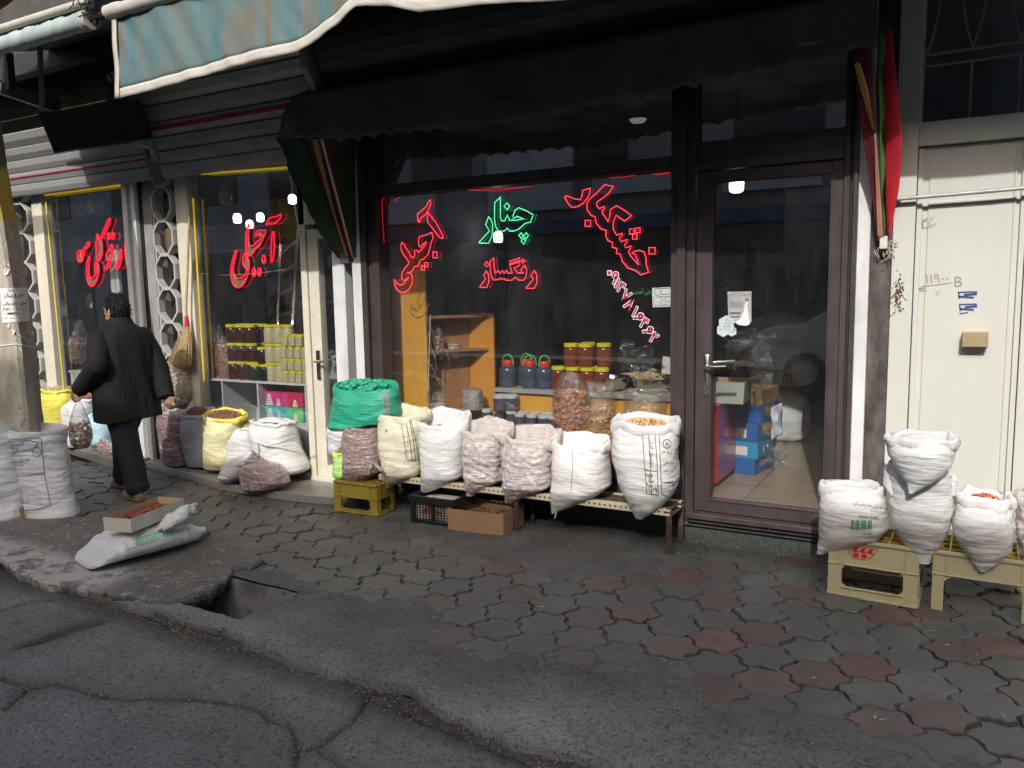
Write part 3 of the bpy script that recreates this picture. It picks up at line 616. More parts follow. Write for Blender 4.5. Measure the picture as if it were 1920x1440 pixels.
def shutter(label, x0, x1, tilt, mats, red, name='roller_shutter'):
    t = thing(name, label, 'roller shutter', ((x0 + x1) / 2, -.2, 2.7)); A = MB(); K = MB()
    prof = [(-.12, 2.69), (-.15, 2.80), (-.18, 2.91), (-.225, 3.02), (-.285, 3.13), (-.36, 3.25), (-.45, 3.36), (-.55, 3.44)]
    if tilt: prof = prof[:tilt]
    for i in range(len(prof) - 1):
        (y0, z0), (y1, z1) = prof[i], prof[i + 1]; mb = A
        dy, dz = y1 - y0, z1 - z0; l = math.hypot(dy, dz); ny, nz_ = -dz / l * .012, dy / l * .012
        mb.prism([(x0, y0, z0 + .004), (x0, y0 + ny, z0 + .012 + nz_), (x0, (y0 + y1) / 2 + ny * 1.6, (z0 + z1) / 2 + nz_ * 1.6), (x0, y1 + ny, z1 - .006 + nz_), (x0, y1, z1 - .001), (x0, y1 + .02, z1), (x0, y0 + .02, z0)], (x1 - x0, 0, 0), 1 if (i == red + 1) else 0)
    (y0, z0), (y1, z1) = prof[red], prof[red + 1]; l = math.hypot(y1 - y0, z1 - z0); n_ = Vector((0, -(z1 - z0) / l, (y1 - y0) / l)); f0, f1 = (.50, .80) if not tilt else (.55, .68)
    P = [Vector((x0 + .01, y0 + (y1 - y0) * q, z0 + (z1 - z0) * q)) + n_ * .021 for q in (f0, f1)]; K.prism([P[0], P[1], P[1] + n_ * .004, P[0] + n_ * .004], (x1 - x0 - .02, 0, 0))
    A.build('slats', mats, t); K.build('red_stripe', sh_r, t)
    if not tilt: MB().box(x0 - .02, x1 + .02, -.60, -.02, 3.43, 3.5).build('shutter_box', sh_g, t, bevel=.01)
    return t
shutter('grey roller shutter with a red stripe, between the dark panel and the green awning', -6.3, -4.22, 0, [sh_g, sh_l], 3)
shutter('pale sunlit roller shutter with a thin red slat, above the farthest left window', -9.6, -6.46, 6, [sh_l, sh_l], 1)
o = MB().box(-6.45, -6.32, -.30, -.03, 2.95, 3.16).build('shutter_divider', sh_g, None, bevel=.01); tag(o, 'grey upright divider between the two left roller shutters', 'divider')
P = [onY(76, 212, -.68), onY(262, 187, -.68), onY(287, 257, -.30), onY(106, 287, -.30)]
o = MB().prism(P, (0, -.025, -.006)).build('blank_sign', M('matt_black', (.006, .006, .006), .8, spec=.1), None, bevel=.004); tag(o, 'blank matt black panel slung in front of the left shutters', 'panel')
hs = MB(); a = Vector(onY(279, 262, -.34)); b = Vector(onY(294, 300, -.26)); hs.tube([a + (b - a) * t for t in np.linspace(0, 1, 61)], [.030 + .007 * math.cos(t * 2 * math.pi * 9) for t in np.linspace(0, 1, 61)], 12)
tag(hs.build('ribbed_hose', M('hose_white', (.52, .52, .49), .5, dirt=.3), None, smooth=60), 'short ribbed white hose end hanging below the black panel', 'hose')
# dark coil of the middle shop's shutter
t = thing('shutter_drum', 'dark rolled up shutter drum above the green awning', 'roller shutter', (-2.3, -.3, 3.2)); dm = M('drum_dark', (.095, .097, .10), .5, .3, var=.2, vs=3)
mb = MB(); prof = []
for i in range(40):
    a = 2 * math.pi * i / 40; r = .235 + (.006 if i % 2 else 0); prof.append((math.cos(a) * r - .33, math.sin(a) * r + 3.36))
mb.loft([[(x, y, z) for y, z in prof] for x in (-4.05, -.35)]); mb.build('coil', dm, t, smooth=20)
MB().prism([(-4.14, -.62, 3.22), (-4.14, -.52, 3.08), (-4.14, -.03, 3.08), (-4.14, -.03, 3.66), (-4.14, -.62, 3.66)], (.05, 0, 0)).build('end_plate', sh_g, t, bevel=.006)
MB().box(-4.1, 2.5, -.62, -.02, 3.64, 3.70).build('housing', dm, t)
# green folding awning of the middle shop
gmat = M('awning_green', (.022, .052, .018), .75, var=.35, vs=4, bump=.3, bs=14, dirt=.4, dcol=(.06, .055, .045), ds=2.5)
gin = M('awning_green_faded', (.085, .110, .075), .8, var=.35, vs=3, bump=.35, bs=12, dirt=.5, dcol=(.05, .045, .035), ds=2)
rmat = M('awning_crimson', (.13, .012, .022), .7, var=.2, bump=.2, bs=20); ymat = M('awning_ochre', (.42, .25, .06), .75, var=.2); redb = M('awning_red', (.52, .02, .035), .65, var=.1, dirt=.15)
pink = M('awning_pink', (.46, .22, .15), .7)
aw = thing('folding_awning', 'dark green folding awning with a scalloped edge over the middle shop', 'awning', (-2.4, -.05, 1.9))
YB = -.56
xs = np.linspace(-4.50, -.43, 240); rows = []
for x in xs:
    u = (x + 4.5) / 4.07
    ztop = np.interp(x, [-4.5, -4.42, -4.28, -.43], [2.79, 2.93, 3.06, 3.06]); zb = np.interp(x, [-4.5, -4.3, -3.9, -2.4, -.43], [2.775, 2.76, 2.70, 2.66, 2.79])
    sc = .028 * abs(math.sin(x * math.pi / .15)); wv = .020 * nz(x * 3.1, 1.3) + .012 * nz(x * 9, 4)
    rows.append([(x, YB + wv * (1 - t) * 1.5 + .05 * (1 - t) + (.08 * max(0, -4.35 - x) * 4), zb + sc * (1) + (ztop - zb - sc) * t) for t in np.linspace(0, 1, 9)])
MB().grid(rows).build('valance', gin, aw, smooth=80, solid=.004)
rows = [[(x, YB + .05 + (.40) * t, 3.06 + .12 * t + .03 * math.sin(t * math.pi) + .015 * nz(x * 2, t * 3)) for t in np.linspace(0, 1, 7)] for x in xs[8:]]
MB().grid(rows).build('canopy', M('canopy_dark_red', (.06, .012, .012), .8), aw, smooth=80, solid=.004)
MB().tube([(-4.30, YB + .07, 3.04), (-.45, YB + .07, 3.04)], .018, 8).build('front_bar', dm, aw, smooth=60)
pt = MB()
for k, yy in ((0, 152), (1, 182)):
    q = onY(958, yy, YB - .012); write(pt, '۰۹۱۴۷۸۱۶۴' if k == 0 else '۰۴۴۲۲۷', q, (-1, 0, .01), (0, 0, 1), .038, fit=.30)
pt.build('printed_number', M('faded_print', (.02, .024, .018), .8), aw)
def cloth(name, px_polys, mat, par, thick=.008):
    mb = MB()
    for poly in px_polys: mb.prism([onY(x, y, Y) for x, y, Y in poly], (0, -thick, 0))
    return mb.build(name, mat, par)
sc = []
pts = [(517, 258, -.5), (530, 276, -.48), (540, 300, -.46), (545, 330, -.42), (562, 352, -.38), (575, 385, -.33), (590, 415, -.27), (610, 450, -.2), (630, 478, -.12), (642, 488, -.08)]
for a, b in zip(pts[:-1], pts[1:]):
    for t in np.linspace(0, 1, 6, endpoint=False): sc.append((a[0] + (b[0] - a[0]) * t - 3.5 * abs(math.sin(math.pi * t)), a[1] + (b[1] - a[1]) * t, a[2] + (b[2] - a[2]) * t))
def strip(name, L, Rr, mat, n=24, wav=.012, ph=0.):
    rows = []
    for t in np.linspace(0, 1, n):
        f = lambda S, k: np.interp(t, np.linspace(0, 1, len(S)), [p[k] for p in S])
        a = np.array(onY(f(L, 0), f(L, 1), f(L, 2))); b = np.array(onY(f(Rr, 0), f(Rr, 1), f(Rr, 2))); row = []
        for u in np.linspace(0, 1, 7):
            p = a + (b - a) * u; p[1] += wav * math.sin(u * math.pi * 2 + ph) * (1 - .6 * t) + wav * .6 * nz(t * 6, u * 2, ph); row.append(p)
        rows.append(row)
    return MB().grid(rows).build(name, mat, aw, smooth=70, solid=.005)
strip('side_flap', [sc[i] for i in range(0, len(sc), 2)] + [(644, 488, -.07)], [(575, 258, -.46), (600, 330, -.34), (630, 410, -.2), (655, 488, -.07)], gmat, 40)
strip('side_panel', [(612, 240, -.40), (628, 330, -.28), (645, 410, -.18), (664, 480, -.07)], [(664, 236, -.12), (664, 320, -.10), (666, 400, -.08), (667, 484, -.07)], gmat, 24, .01, 2)
strip('crimson_fold', [(566, 256, -.47), (588, 320, -.36), (618, 400, -.22), (648, 488, -.09)], [(597, 252, -.47), (612, 320, -.37), (634, 400, -.23), (656, 488, -.09)], rmat, 24, .018, 1)
strip('ochre_fold', [(585, 262, -.50), (598, 310, -.41), (624, 400, -.25), (652, 488, -.10)], [(596, 260, -.50), (607, 310, -.41), (628, 400, -.25), (655, 488, -.10)], ymat, 20, .004, 0)
strip('crimson_fold', [(598, 255, -.44), (614, 325, -.32), (636, 405, -.20), (655, 488, -.08)], [(612, 250, -.42), (626, 325, -.30), (644, 405, -.18), (662, 488, -.07)], rmat, 20, .012, 2)
MB().tube([onY(600, 250, -.5), onY(662, 486, -.06)], .012, 8).build('arm', alu, aw, smooth=50)
MB().box(-4.30, -4.22, -.11, -.045, 1.87, 1.95).build('bracket', dm, aw, bevel=.006)
# right hand end, folded
strip('side_flap', [(1600, 92, -.46), (1612, 220, -.32), (1630, 330, -.18), (1646, 452, -.07)], [(1638, 70, -.46), (1644, 220, -.32), (1650, 330, -.18), (1655, 452, -.07)], rmat, 24, .012, .5)
strip('ochre_fold', [(1601, 118, -.49), (1612, 160, -.42), (1632, 230, -.33), (1634, 240, -.3)], [(1612, 116, -.49), (1628, 170, -.42), (1638, 236, -.33), (1638, 246, -.3)], ymat, 16, .004, 0)
strip('pink_fold', [(1640, 252, -.30), (1641, 320, -.22), (1643, 380, -.15), (1646, 452, -.08)], [(1641, 250, -.30), (1647, 320, -.22), (1652, 380, -.15), (1656, 452, -.08)], pink, 16, .003, 0)
wz = lambda t: 3 * math.sin(t * 22)
strip('red_panel', [(1655, 60, -.40), (1658, 180, -.30), (1660, 330, -.17), (1664, 440, -.08)], [(1672, 55, -.42), (1692, 262, -.28), (1686, 350, -.18), (1667, 452, -.08)], redb, 30, .006, 1)
strip('green_border', [(1645, 62, -.42), (1650, 240, -.31), (1651, 330, -.2), (1658, 445, -.085)], [(1657 + wz(t), 60 + 390 * t, -.42 + .335 * t) for t in np.linspace(0, 1, 26)], M('border_green', (.06, .16, .03), .7), 40, .002, 1)
MB().tube([onY(1634, 95, -.44), onY(1655, 458, -.05)], .009, 8).build('arm', dm, aw, smooth=50)
MB().box(-.425, -.385, -.09, -.01, 1.83, 1.90).build('bracket', whitep, aw, bevel=.006)
tf = MB()
for i in range(14):
    q = Vector(onY(1662 + random.gauss(0, 5), 450 + random.uniform(0, 14), -.06)); L = [q]
    for k in range(6): L.append(L[-1] + Vector((random.gauss(0, .014), random.gauss(0, .008), -.012 + random.gauss(0, .010))))
    tf.tube(L, .0022, 5)
tag(tf.build('string_tangle', M('string', (.40, .38, .33), .9), None), 'tangle of pale string knotted under the right end of the green awning', 'string')
# teal awning hung out over the pavement
teal = bpy.data.materials.new('teal_canvas'); g = G(teal); o_ = g.obj((1, 1, .22)); n_ = g.noise(o_, 5, 8, .65, .8)
c_ = g.ramp(n_, [(.30, (.040, .105, .125)), (.46, (.070, .135, .145)), (.57, (.105, .128, .115)), (.67, (.12, .10, .07))]); c_ = g.mix(g.ramp(g.noise(g.obj((1, 1, .3)), 9, 5), [(.55, 0.), (.7, .35)]), c_, (.07, .16, .24)); g.L(c_, g.b.inputs['Base Color']); g.b.inputs['Roughness'].default_value = .7
g.L(g.bump(g.noise(g.obj(), 14, 4), .3, .01), g.b.inputs['Normal'])
canv = M('canvas_white', (.42, .41, .365), .8, var=.08, bump=.25, bs=220, dirt=.5, dcol=(.36, .32, .25), ds=4)
ta = thing('retractable_awning', 'weathered teal awning with a pale canvas hem hanging over the pavement', 'awning', (-3, -1, 3.1))
YT = -1.5
hem = [(226, 186), (300, 168), (400, 140), (480, 118), (535, 106), (562, 98), (600, 74), (640, 44), (672, 14), (690, 12), (735, 14), (790, 24), (800, 22), (900, 13), (1000, 7), (1100, -1)]
hx_ = [onY(*p, YT)[0] for p in hem] + [-1.0, -.62]; hz_ = [onY(*p, YT)[2] for p in hem] + [2.97, 2.98]
hx_ = np.array(hx_); hz_ = np.array(hz_)
xs = np.linspace(hx_[0], -.62, 330); ztop = 3.455
A_, H_ = [], []
for x in xs:
    zb = np.interp(x, hx_, hz_); fold = lambda z: YT + .022 * nz(x * 2.6, z * 1.2, 3) + .014 * nz(x * 8 + z * 5, z * 2, 9) - .03 * (ztop - z)
    hh = .055
    A_.append([(x, fold(z), z) for z in np.linspace(zb + hh, ztop, 14)]); H_.append([(x, fold(z) - .006, z) for z in np.linspace(zb, zb + hh + .004, 4)] )
MB().grid(A_).build('canvas', teal, ta, smooth=80, solid=.003); MB().grid(H_).build('hem', canv, ta, smooth=80, solid=.006)
x0 = hx_[0]; MB().grid([[(x0 + dx, YT - .012 + .02 * nz(z * 4, 2, 2) - .03 * (ztop - z), z) for dx in (-.012, .03)] for z in np.linspace(hz_[0], ztop, 20)]).build('edge_band', canv, ta, smooth=80, solid=.008)
rows = [[(x, YT + 1.46 * t, 3.46 + .5 * t - .06 * math.sin(math.pi * t) + .012 * nz(x * 2, t * 4)) for t in np.linspace(0, 1, 9)] for x in np.linspace(x0, -.62, 90)]
MB().grid(rows).build('roof_canvas', teal, ta, smooth=80, solid=.004)
mb = MB(); xr = np.linspace(x0 - .05, -.6, 160)
mb.tube([(x, YT - .01, 3.485 + .006 * nz(x * 6, 1)) for x in xr], [.046 + .009 * nz(x * 9, 3.3) for x in xr], 14); mb.build('front_roll', canv, ta, smooth=70)
ra = thing('retractable_awning', 'rolled up pale teal awning on a white tube, upper left corner', 'awning', (-6.2, -1.5, 3.5))
YR = -1.5; xj = float(onY(178, 24, YR)[0])
rows = [[(x, YR + 1.45 * t, 3.60 + .4 * t - .05 * math.sin(math.pi * t)) for t in np.linspace(0, 1, 7)] for x in np.linspace(-7.1, float(onY(226, 186, YR)[0]) + .15, 30)]
MB().grid(rows).build('roof_canvas', teal, ra, smooth=80, solid=.004)  # canvas added over the rolled awning to keep sun off the upper facade
pt_ = M('pale_teal', (.30, .38, .37), .75, var=.2, vs=5, dirt=.3, dcol=(.25, .24, .2)); mb = MB(); xr = np.linspace(-8.6, xj - .10, 120)
mb.tube([(x, YR, 3.480 + .006 * nz(x * 5, 1)) for x in xr], [.060 + .014 * nz(x * 8, 3.3) + .010 * nz(x * 22, 8) for x in xr], 16); mb.build('rolled_canvas', pt_, ra, smooth=45)
mb = MB(); mb.tube([(-8.6, YR - .02, 3.585), (xj - .03, YR - .02, 3.585)], .028, 14); mb.tube([(xj - .11, YR, 3.48), (xj - .04, YR, 3.48)], .064, 16); mb.build('tube', canv, ra, smooth=50)
mb = MB(); mb.tube([(xj - .05, YR, 3.48), (xj + .12, YR, 3.485)], .025, 10); mb.bar((xj, YR, 3.44), (xj, YR, 3.75), .025, .04)
for i in range(16):
    q = Vector((xj + random.gauss(0, .05), YR - .03 + random.gauss(0, .025), 3.58 + random.gauss(0, .04))); L = [q]
    for k in range(5): L.append(L[-1] + Vector((random.gauss(0, .035), random.gauss(0, .02), random.gauss(0, .025))))
    mb.tube(L, .004, 5)
mb.build('bracket', black, ra)
bm_ = M('dark_steel', (.045, .046, .045), .55, .3, var=.2); lightst = M('grey_steel', (.12, .125, .125), .5, .2)
t = thing('steel_support', 'dark steel awning support frame above the black panel', 'frame', (-7.5, -.5, 3.3))
mb = MB(); mb.box(-9.9, -4.0, -.60, -.48, 3.66, 3.84); mb.box(-9.9, -4, -.475, .0, 3.84, 3.88); mb.build('beam', bm_, t)
MB().bar(onY(0, 165, -1.0), onY(112, 202, -.55), .05, .10).build('arm', lightst, t); MB().bar(onY(75, 88, -.9), onY(79, 208, -.8), .035, .03, (0, 1, 0)).build('hanger', lightst, t); MB().bar(onY(12, 100, -.95), onY(18, 170, -.95), .10, .06, (0, 1, 0)).build('hanger', bm_, t)
wr = MB()
for a, b in (((172, 72), (226, 165)), ((168, 72), (208, 170)), ((176, 75), (202, 168)), ((132, 88), (224, 112))):
    p = Vector(onY(*a, -.75)); q = Vector(onY(*b, -.7)); wr.tube([p + (q - p) * t_ + Vector((0, 0, -.05 * math.sin(math.pi * t_))) for t_ in np.linspace(0, 1, 12)], .008 if a[0] == 172 else .004, 5)
tag(wr.build('loose_cables', black, None), 'thin black cables hanging left of the teal canvas', 'cable')
q = onY(10, 5, -1.3); mb = MB(); rows = [[(q[0] - .9 + 1.15 * u, -1.3 + .3 * v, q[2] - .04 + .12 * v + .25 * u + .02 * nz(u * 4, v * 3)) for u in np.linspace(0, 1, 12)] for v in np.linspace(0, 1, 6)]
tag(mb.grid(rows).build('awning_corner', M('faded_red', (.20, .05, .035), .8), None, smooth=80, solid=.006), 'faded red awning corner in the top left of the view', 'awning')
# ---- concrete pole
pole = thing('utility_pole', 'square concrete utility pole with a yellow band and a torn notice', 'pole', (-6.6, -1.35, 0))
def polex(z): return np.array(onY(np.interp(z, [0, .736, 2.527, 3.02], [98, 85, 20, 0]), 0, -1.6))[0]
pc = bpy.data.materials.new('pole_concrete'); g = G(pc); o_ = g.obj(); n_ = g.noise(g.obj((1, 1, .4)), 5, 9, .7); c_ = g.ramp(n_, [(.3, (.26, .23, .17)), (.5, (.40, .365, .30)), (.7, (.50, .48, .42))])
c_ = g.mix(g.ramp(g.noise(o_, 16, 6, .7), [(.58, 0.), (.68, .8)]), c_, (.11, .08, .05)); sp = g.N('SeparateXYZ'); tcn = g.N('TexCoord'); g.L(tcn.outputs['Object'], sp.inputs[0])
zn = g.N('Math', operation='ADD'); g.L(sp.outputs[2], zn.inputs[0]); nm = g.N('Math', operation='MULTIPLY'); g.L(g.noise(o_, 18, 4), nm.inputs[0]); nm.inputs[1].default_value = .10; g.L(nm.outputs[0], zn.inputs[1])
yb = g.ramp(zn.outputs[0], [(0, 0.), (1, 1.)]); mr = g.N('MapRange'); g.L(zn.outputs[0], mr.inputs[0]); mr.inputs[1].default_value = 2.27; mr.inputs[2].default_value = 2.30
c_ = g.mix(mr.outputs[0], c_, (.42, .31, .05)); mr2 = g.N('MapRange'); g.L(zn.outputs[0], mr2.inputs[0]); mr2.inputs[1].default_value = 2.66; mr2.inputs[2].default_value = 2.72; c_ = g.mix(mr2.outputs[0], c_, (.09, .08, .06))  # dark tone above the yellow paints in the shade on the pole top
g.L(c_, g.b.inputs['Base Color']); g.b.inputs['Roughness'].default_value = .9; g.L(g.bump(g.noise(o_, 40, 6), .5, .008), g.b.inputs['Normal'])
# right hand edge of the front face follows the photo; the face turns away to the left
ang = R(30); ex = Vector((math.cos(ang), math.sin(ang), 0)); ey = Vector((-math.sin(ang), math.cos(ang), 0))
def prt(z, px): r = ray(px, 0); return px
def edge_at(z, pxs=((85, 790), (70, 640), (45, 470), (20, 330), (0, 200), (-60, -150))):
    zs = [onY(*p, -1.35)[2] for p in pxs]; xx = [onY(*p, -1.35)[0] for p in pxs]; return Vector((np.interp(z, zs[0:6], xx) if z > zs[0] else xx[0] + (zs[0] - z) * .03, -1.35, z))
rings = []
for z in np.linspace(0, 4.2, 60):
    e = edge_at(z); wd = .25 - .011 * z; c_r = []
    a, b, c, d = e - ey * wd, e, e - ex * wd, e - ey * wd - ex * wd
    ch = .022
    for P0, P1 in ((a, b), (b, c), (c, d), (d, a)):
        L = (P1 - P0); n = 7
        for k in range(n):
            t_ = ch / wd + (1 - 2 * ch / wd) * k / (n - 1); p = P0 + L * t_; nn = Vector((L.y, -L.x, 0)).normalized(); c_r.append(p + nn * .007 * fbm(p.x * 9, p.y * 9, z * 7))
    rings.append(c_r)
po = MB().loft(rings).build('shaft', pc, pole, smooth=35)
def onpole(px, py, off=.004):
    h, n = hit(POLEB, px, py); return h + n * off if h is not None else None
POLEB = bvh(po); paper = M('notice_paper', (.76, .75, .69), .8, var=.06); ink = M('black_ink', (.03, .03, .03), .8)
def quad_on(px, n=6):
    (x0, y0), (x1, y1), (x2, y2), (x3, y3) = px; rows = []
    for v in np.linspace(0, 1, n):
        row = []
        for u in np.linspace(0, 1, n):
            xx = (x0 * (1 - u) + x1 * u) * (1 - v) + (x3 * (1 - u) + x2 * u) * v; yy = (y0 * (1 - u) + y1 * u) * (1 - v) + (y3 * (1 - u) + y2 * u) * v; row.append(onpole(xx, yy, .006))
        rows.append(row)
    return rows if all(p is not None for r in rows for p in r) else None
note = thing('paper_notice', 'white printed paper notice pasted on the concrete pole', 'notice', onpole(28, 600))
rows = quad_on([(1, 541), (50, 539), (55, 602), (5, 606)])
if not rows: raise SystemExit('notice')
if rows: MB().grid(rows).build('sheet', paper, note, smooth=60)
pn = MB(); K = dict(off=.010)
for t_, x, y, hp, ft in (('خریدار', 25, 554, 11, 34), ('موی طبیعی', 27, 568, 11, 42), ('۰۹۰۲ ۵۶۹ ۳۱۴۲', 28, 580, 6, 42), ('سه‌ها نقد', 29, 588, 4, 30), ('به بالای شما خریداریم', 30, 596, 4, 44)):
    printtext(POLEB, pn, shape(t_.replace('\u200c', '')), x, y, hp, -1, ft, .010)
printlines(POLEB, pn, [[(15, 545), (32, 544)], [(15, 587), (29, 586)], [(15, 589), (29, 588)]], .004, .010)
pn.build('print', ink, note)
tp = MB()
for (x, y) in ((25, 620), (20, 612), (62, 630), (15, 510), (55, 625), (64, 645), (12, 500), (40, 655)):
    L = [(x + random.uniform(-7, 7), y + random.uniform(-9, 9)) for _ in range(5)]; P = [onpole(*p, random.uniform(.004, .02)) for p in L]
    if all(p is not None for p in P): tp.add([tuple(p) for p in P], [(0, 1, 2), (0, 2, 3), (0, 3, 4)])
printlines(POLEB, tp, [[(0, 648), (30, 645), (66, 652)], [(22, 617), (40, 632), (47, 637)]], .006, .008)
tag(tp.build('torn_paper', paper, None), 'torn paper scraps and string left on the concrete pole below the notice', 'paper scraps')
# ---- across the street: what the panes mirror and what keeps the pavement in shade
op = thing('apartment_block', 'grey three storey block across the street, behind the viewpoint', 'building', (0, -12.5, 0))
ob = MB().box(-34, 30, -16, -12.5, 0, 9.36); ob.build('wall', M('opposite_render', (.34, .33, .32), .9, var=.15), op)
for i in range(14):
    x = -30 + i * 4.2; MB().box(x, x + 3.2, -12.5, -12.44, .2, 2.9).build('shutter', M('opposite_shutter_' + 'abcdefghijklmn'[i], [(.12, .12, .13), (.06, .06, .07), (.14, .11, .09)][i % 3], .5, var=.1), op)
for i in range(14):
    for z in (4.4, 7.0):
        x = -29.6 + i * 4.2; MB().box(x, x + 1.8, -12.5, -12.45, z, z + 1.6).build('window', M(f'opposite_window_{"abcdefghijklmn"[i]}_{"upper" if z > 5 else "lower"}', (.03, .035, .04), .15), op)
pf = M('pale_mirror_panel', (.62, .63, .64), .6)
for xa, xb, za, zb in ((-10.4, -8.1, 3.5, 4.9), (-7.6, -5.0, 3.75, 4.25), (-4.6, -2.6, 3.6, 4.1), (-16, -12, 3.4, 4.2), (-2, 4, 3.3, 3.7)): MB().box(xa, xb, -12.49, -12.3, za, zb).build('mirrored_panel', pf, op)  # pale panels added for the bright patches mirrored in the panes
MB().box(-14, 6, -12.49, -12.36, 2.95, 3.25).build('mirrored_panel', M('blue_fascia', (.10, .14, .24), .5), op)
shade_awning = thing('retractable_awning', 'unseen canvas awning added above the cream door to shade its top', 'awning', (.8, -1.5, 3.6)); MB().grid([[(x, -1.5 + .02 * nz(x * 3, z * 2), z) for x in np.linspace(-.70, 3, 40)] for z in np.linspace(3.33, 3.6, 6)]).build('valance', canv, shade_awning, smooth=80, solid=.01); MB().grid([[(x, y, 3.6 + (y + 1.5) * .4) for x in np.linspace(-.70, 3, 10)] for y in np.linspace(-1.5, -.0, 8)]).build('roof_canvas', teal, shade_awning, smooth=80, solid=.005)  # unseen awning added only to shade the top of the cream door
# ================================================================ SIGNS IN THE WINDOWS
red_l = emit('led_red', (1, .08, .12), 2.6); red_d = emit('led_red_glow', (1, .004, .03), .55); gre_l = emit('led_green', (.15, 1, .45), 2.4); gre_d = emit('led_green_glow', (.0, .6, .18), .35)
neon_r = emit('neon_red', (1, .008, .04), .85); acry = M('olive_acrylic', (.13, .13, .07), .5); dim_r = emit('led_dim', (1, .04, .08), 1.2)
def zmap(x0, y0, s, L): return [(x0 + a / s, y0 + b / s) for a, b in L]
def led(name, label, z, loops, lm, dm, Y=.0, r=.0034, sp=.0125, tube=.0034):
    a = MB(); b = MB(); allp = []
    for L in loops:
        P = [Vector(onY(*p, Y)) for p in zmap(*z, L)]; allp += P
        closed = (P[0] - P[-1]).length < .02
        if closed and len(P) > 3: P = P[:-1]
        D = []; c = P + [P[0]] if (closed or len(L) == 4) else P
        for p, q in zip(c[:-1], c[1:]):
            n = max(1, round((q - p).length / sp)); D += [p + (q - p) * i / n for i in range(n)]
        a.tube(c, tube, 5); off = Vector((0, -.006, 0))
        for p in D:
            q = p + off; a_ = r; b.add([(q.x - a_, q.y, q.z), (q.x, q.y - a_, q.z), (q.x + a_, q.y, q.z), (q.x, q.y + a_, q.z), (q.x, q.y, q.z - a_), (q.x, q.y, q.z + a_)], [(0, 1, 5), (1, 2, 5), (2, 3, 5), (3, 0, 5), (1, 0, 4), (2, 1, 4), (3, 2, 4), (0, 3, 4)])
    c0 = sum(allp, Vector()) / len(allp); t = thing(name, label, 'lit sign', c0)
    a.build('glow_line', dm, t, smooth=80); b.build('lamp_dots', lm, t); return t
ZA = (700, 340, 6); ZB = (880, 350, 6.545); ZC = (1040, 320, 6.857)
led('led_sign', 'slanted red dotted script sign on the left side of the middle window', ZA, [
    [(520, 465), (505, 440), (500, 370), (545, 330), (600, 285), (620, 235), (645, 210), (650, 250), (625, 320), (590, 375), (535, 415), (520, 465)],
    [(620, 350), (655, 395), (710, 470), (760, 560), (785, 610), (785, 645), (755, 635), (700, 570), (660, 515), (615, 460), (610, 410), (620, 350)],
    [(660, 575), (590, 605), (525, 620), (510, 660), (515, 720), (535, 745), (560, 710), (600, 680), (590, 710), (545, 770), (510, 800), (490, 775), (468, 775), (470, 830), (455, 865), (430, 850), (395, 785), (330, 685), (318, 700), (315, 760), (340, 820), (400, 900), (400, 930), (350, 985), (325, 1040), (322, 1090), (345, 1120), (400, 1080), (350, 1150), (310, 1170), (270, 1150), (240, 1105), (240, 1160), (270, 1220), (310, 1250), (355, 1250), (410, 1210), (445, 1140), (445, 1080), (425, 1040), (390, 1030), (440, 1015), (465, 960), (510, 950), (535, 880), (570, 875), (620, 820), (645, 730), (660, 670), (680, 640), (660, 575)],
    [(675, 795), (720, 795), (720, 860), (675, 860), (675, 795)], [(585, 915), (615, 915), (615, 960), (585, 960), (585, 915)], [(545, 950), (580, 950), (580, 1000), (545, 1000), (545, 950)]], red_l, red_d)
led('led_sign', 'green dotted script sign at the top of the middle window', ZB, [
    [(240, 370), (205, 465), (250, 545), (125, 680), (130, 692), (240, 695), (285, 600), (290, 460), (265, 400), (240, 370)],
    [(385, 130), (315, 195), (312, 400), (325, 490), (360, 540), (400, 548), (440, 540), (470, 508), (500, 545), (550, 545), (610, 520), (690, 450), (755, 435), (785, 345), (700, 295), (610, 260), (565, 290), (540, 360), (545, 390), (595, 365), (665, 395), (580, 412), (500, 412), (470, 350), (440, 418), (400, 420), (385, 380), (385, 130)],
    [(465, 200), (500, 240), (470, 285), (432, 240), (465, 200)], [(640, 568), (665, 600), (640, 635), (612, 600), (640, 568)], [(700, 565), (730, 600), (700, 640), (672, 605), (700, 565)], [(670, 635), (695, 665), (670, 705), (640, 670), (670, 635)]], gre_l, gre_d)
led('led_sign', 'small level red dotted word under the green sign', ZB, [
    [(800, 1030), (760, 1095), (790, 1135), (700, 1240), (710, 1248), (800, 1248), (835, 1180), (830, 1080), (800, 1030)],
    [(300, 875), (258, 920), (262, 1040), (280, 1120), (310, 1145), (360, 1140), (385, 1120), (400, 1140), (430, 1125), (450, 1148), (520, 1150), (570, 1110), (600, 1145), (660, 1150), (700, 1110), (708, 1020), (685, 965), (635, 1025), (665, 1060), (600, 1060), (550, 1000), (620, 965), (620, 925), (500, 960), (530, 1060), (480, 1065), (460, 1025), (430, 1065), (410, 1030), (380, 1065), (355, 1030), (325, 1065), (310, 1000), (300, 875)],
    [(500, 915), (620, 875), (622, 905), (502, 945), (500, 915)], [(660, 890), (685, 910), (665, 935), (640, 915), (660, 890)],
    [(210, 1035), (180, 1090), (205, 1130), (130, 1230), (145, 1238), (215, 1238), (245, 1170), (240, 1080), (210, 1035)], [(215, 920), (245, 955), (215, 985), (188, 955), (215, 920)]], red_l, red_d, r=.0030, sp=.0115, tube=.0028)
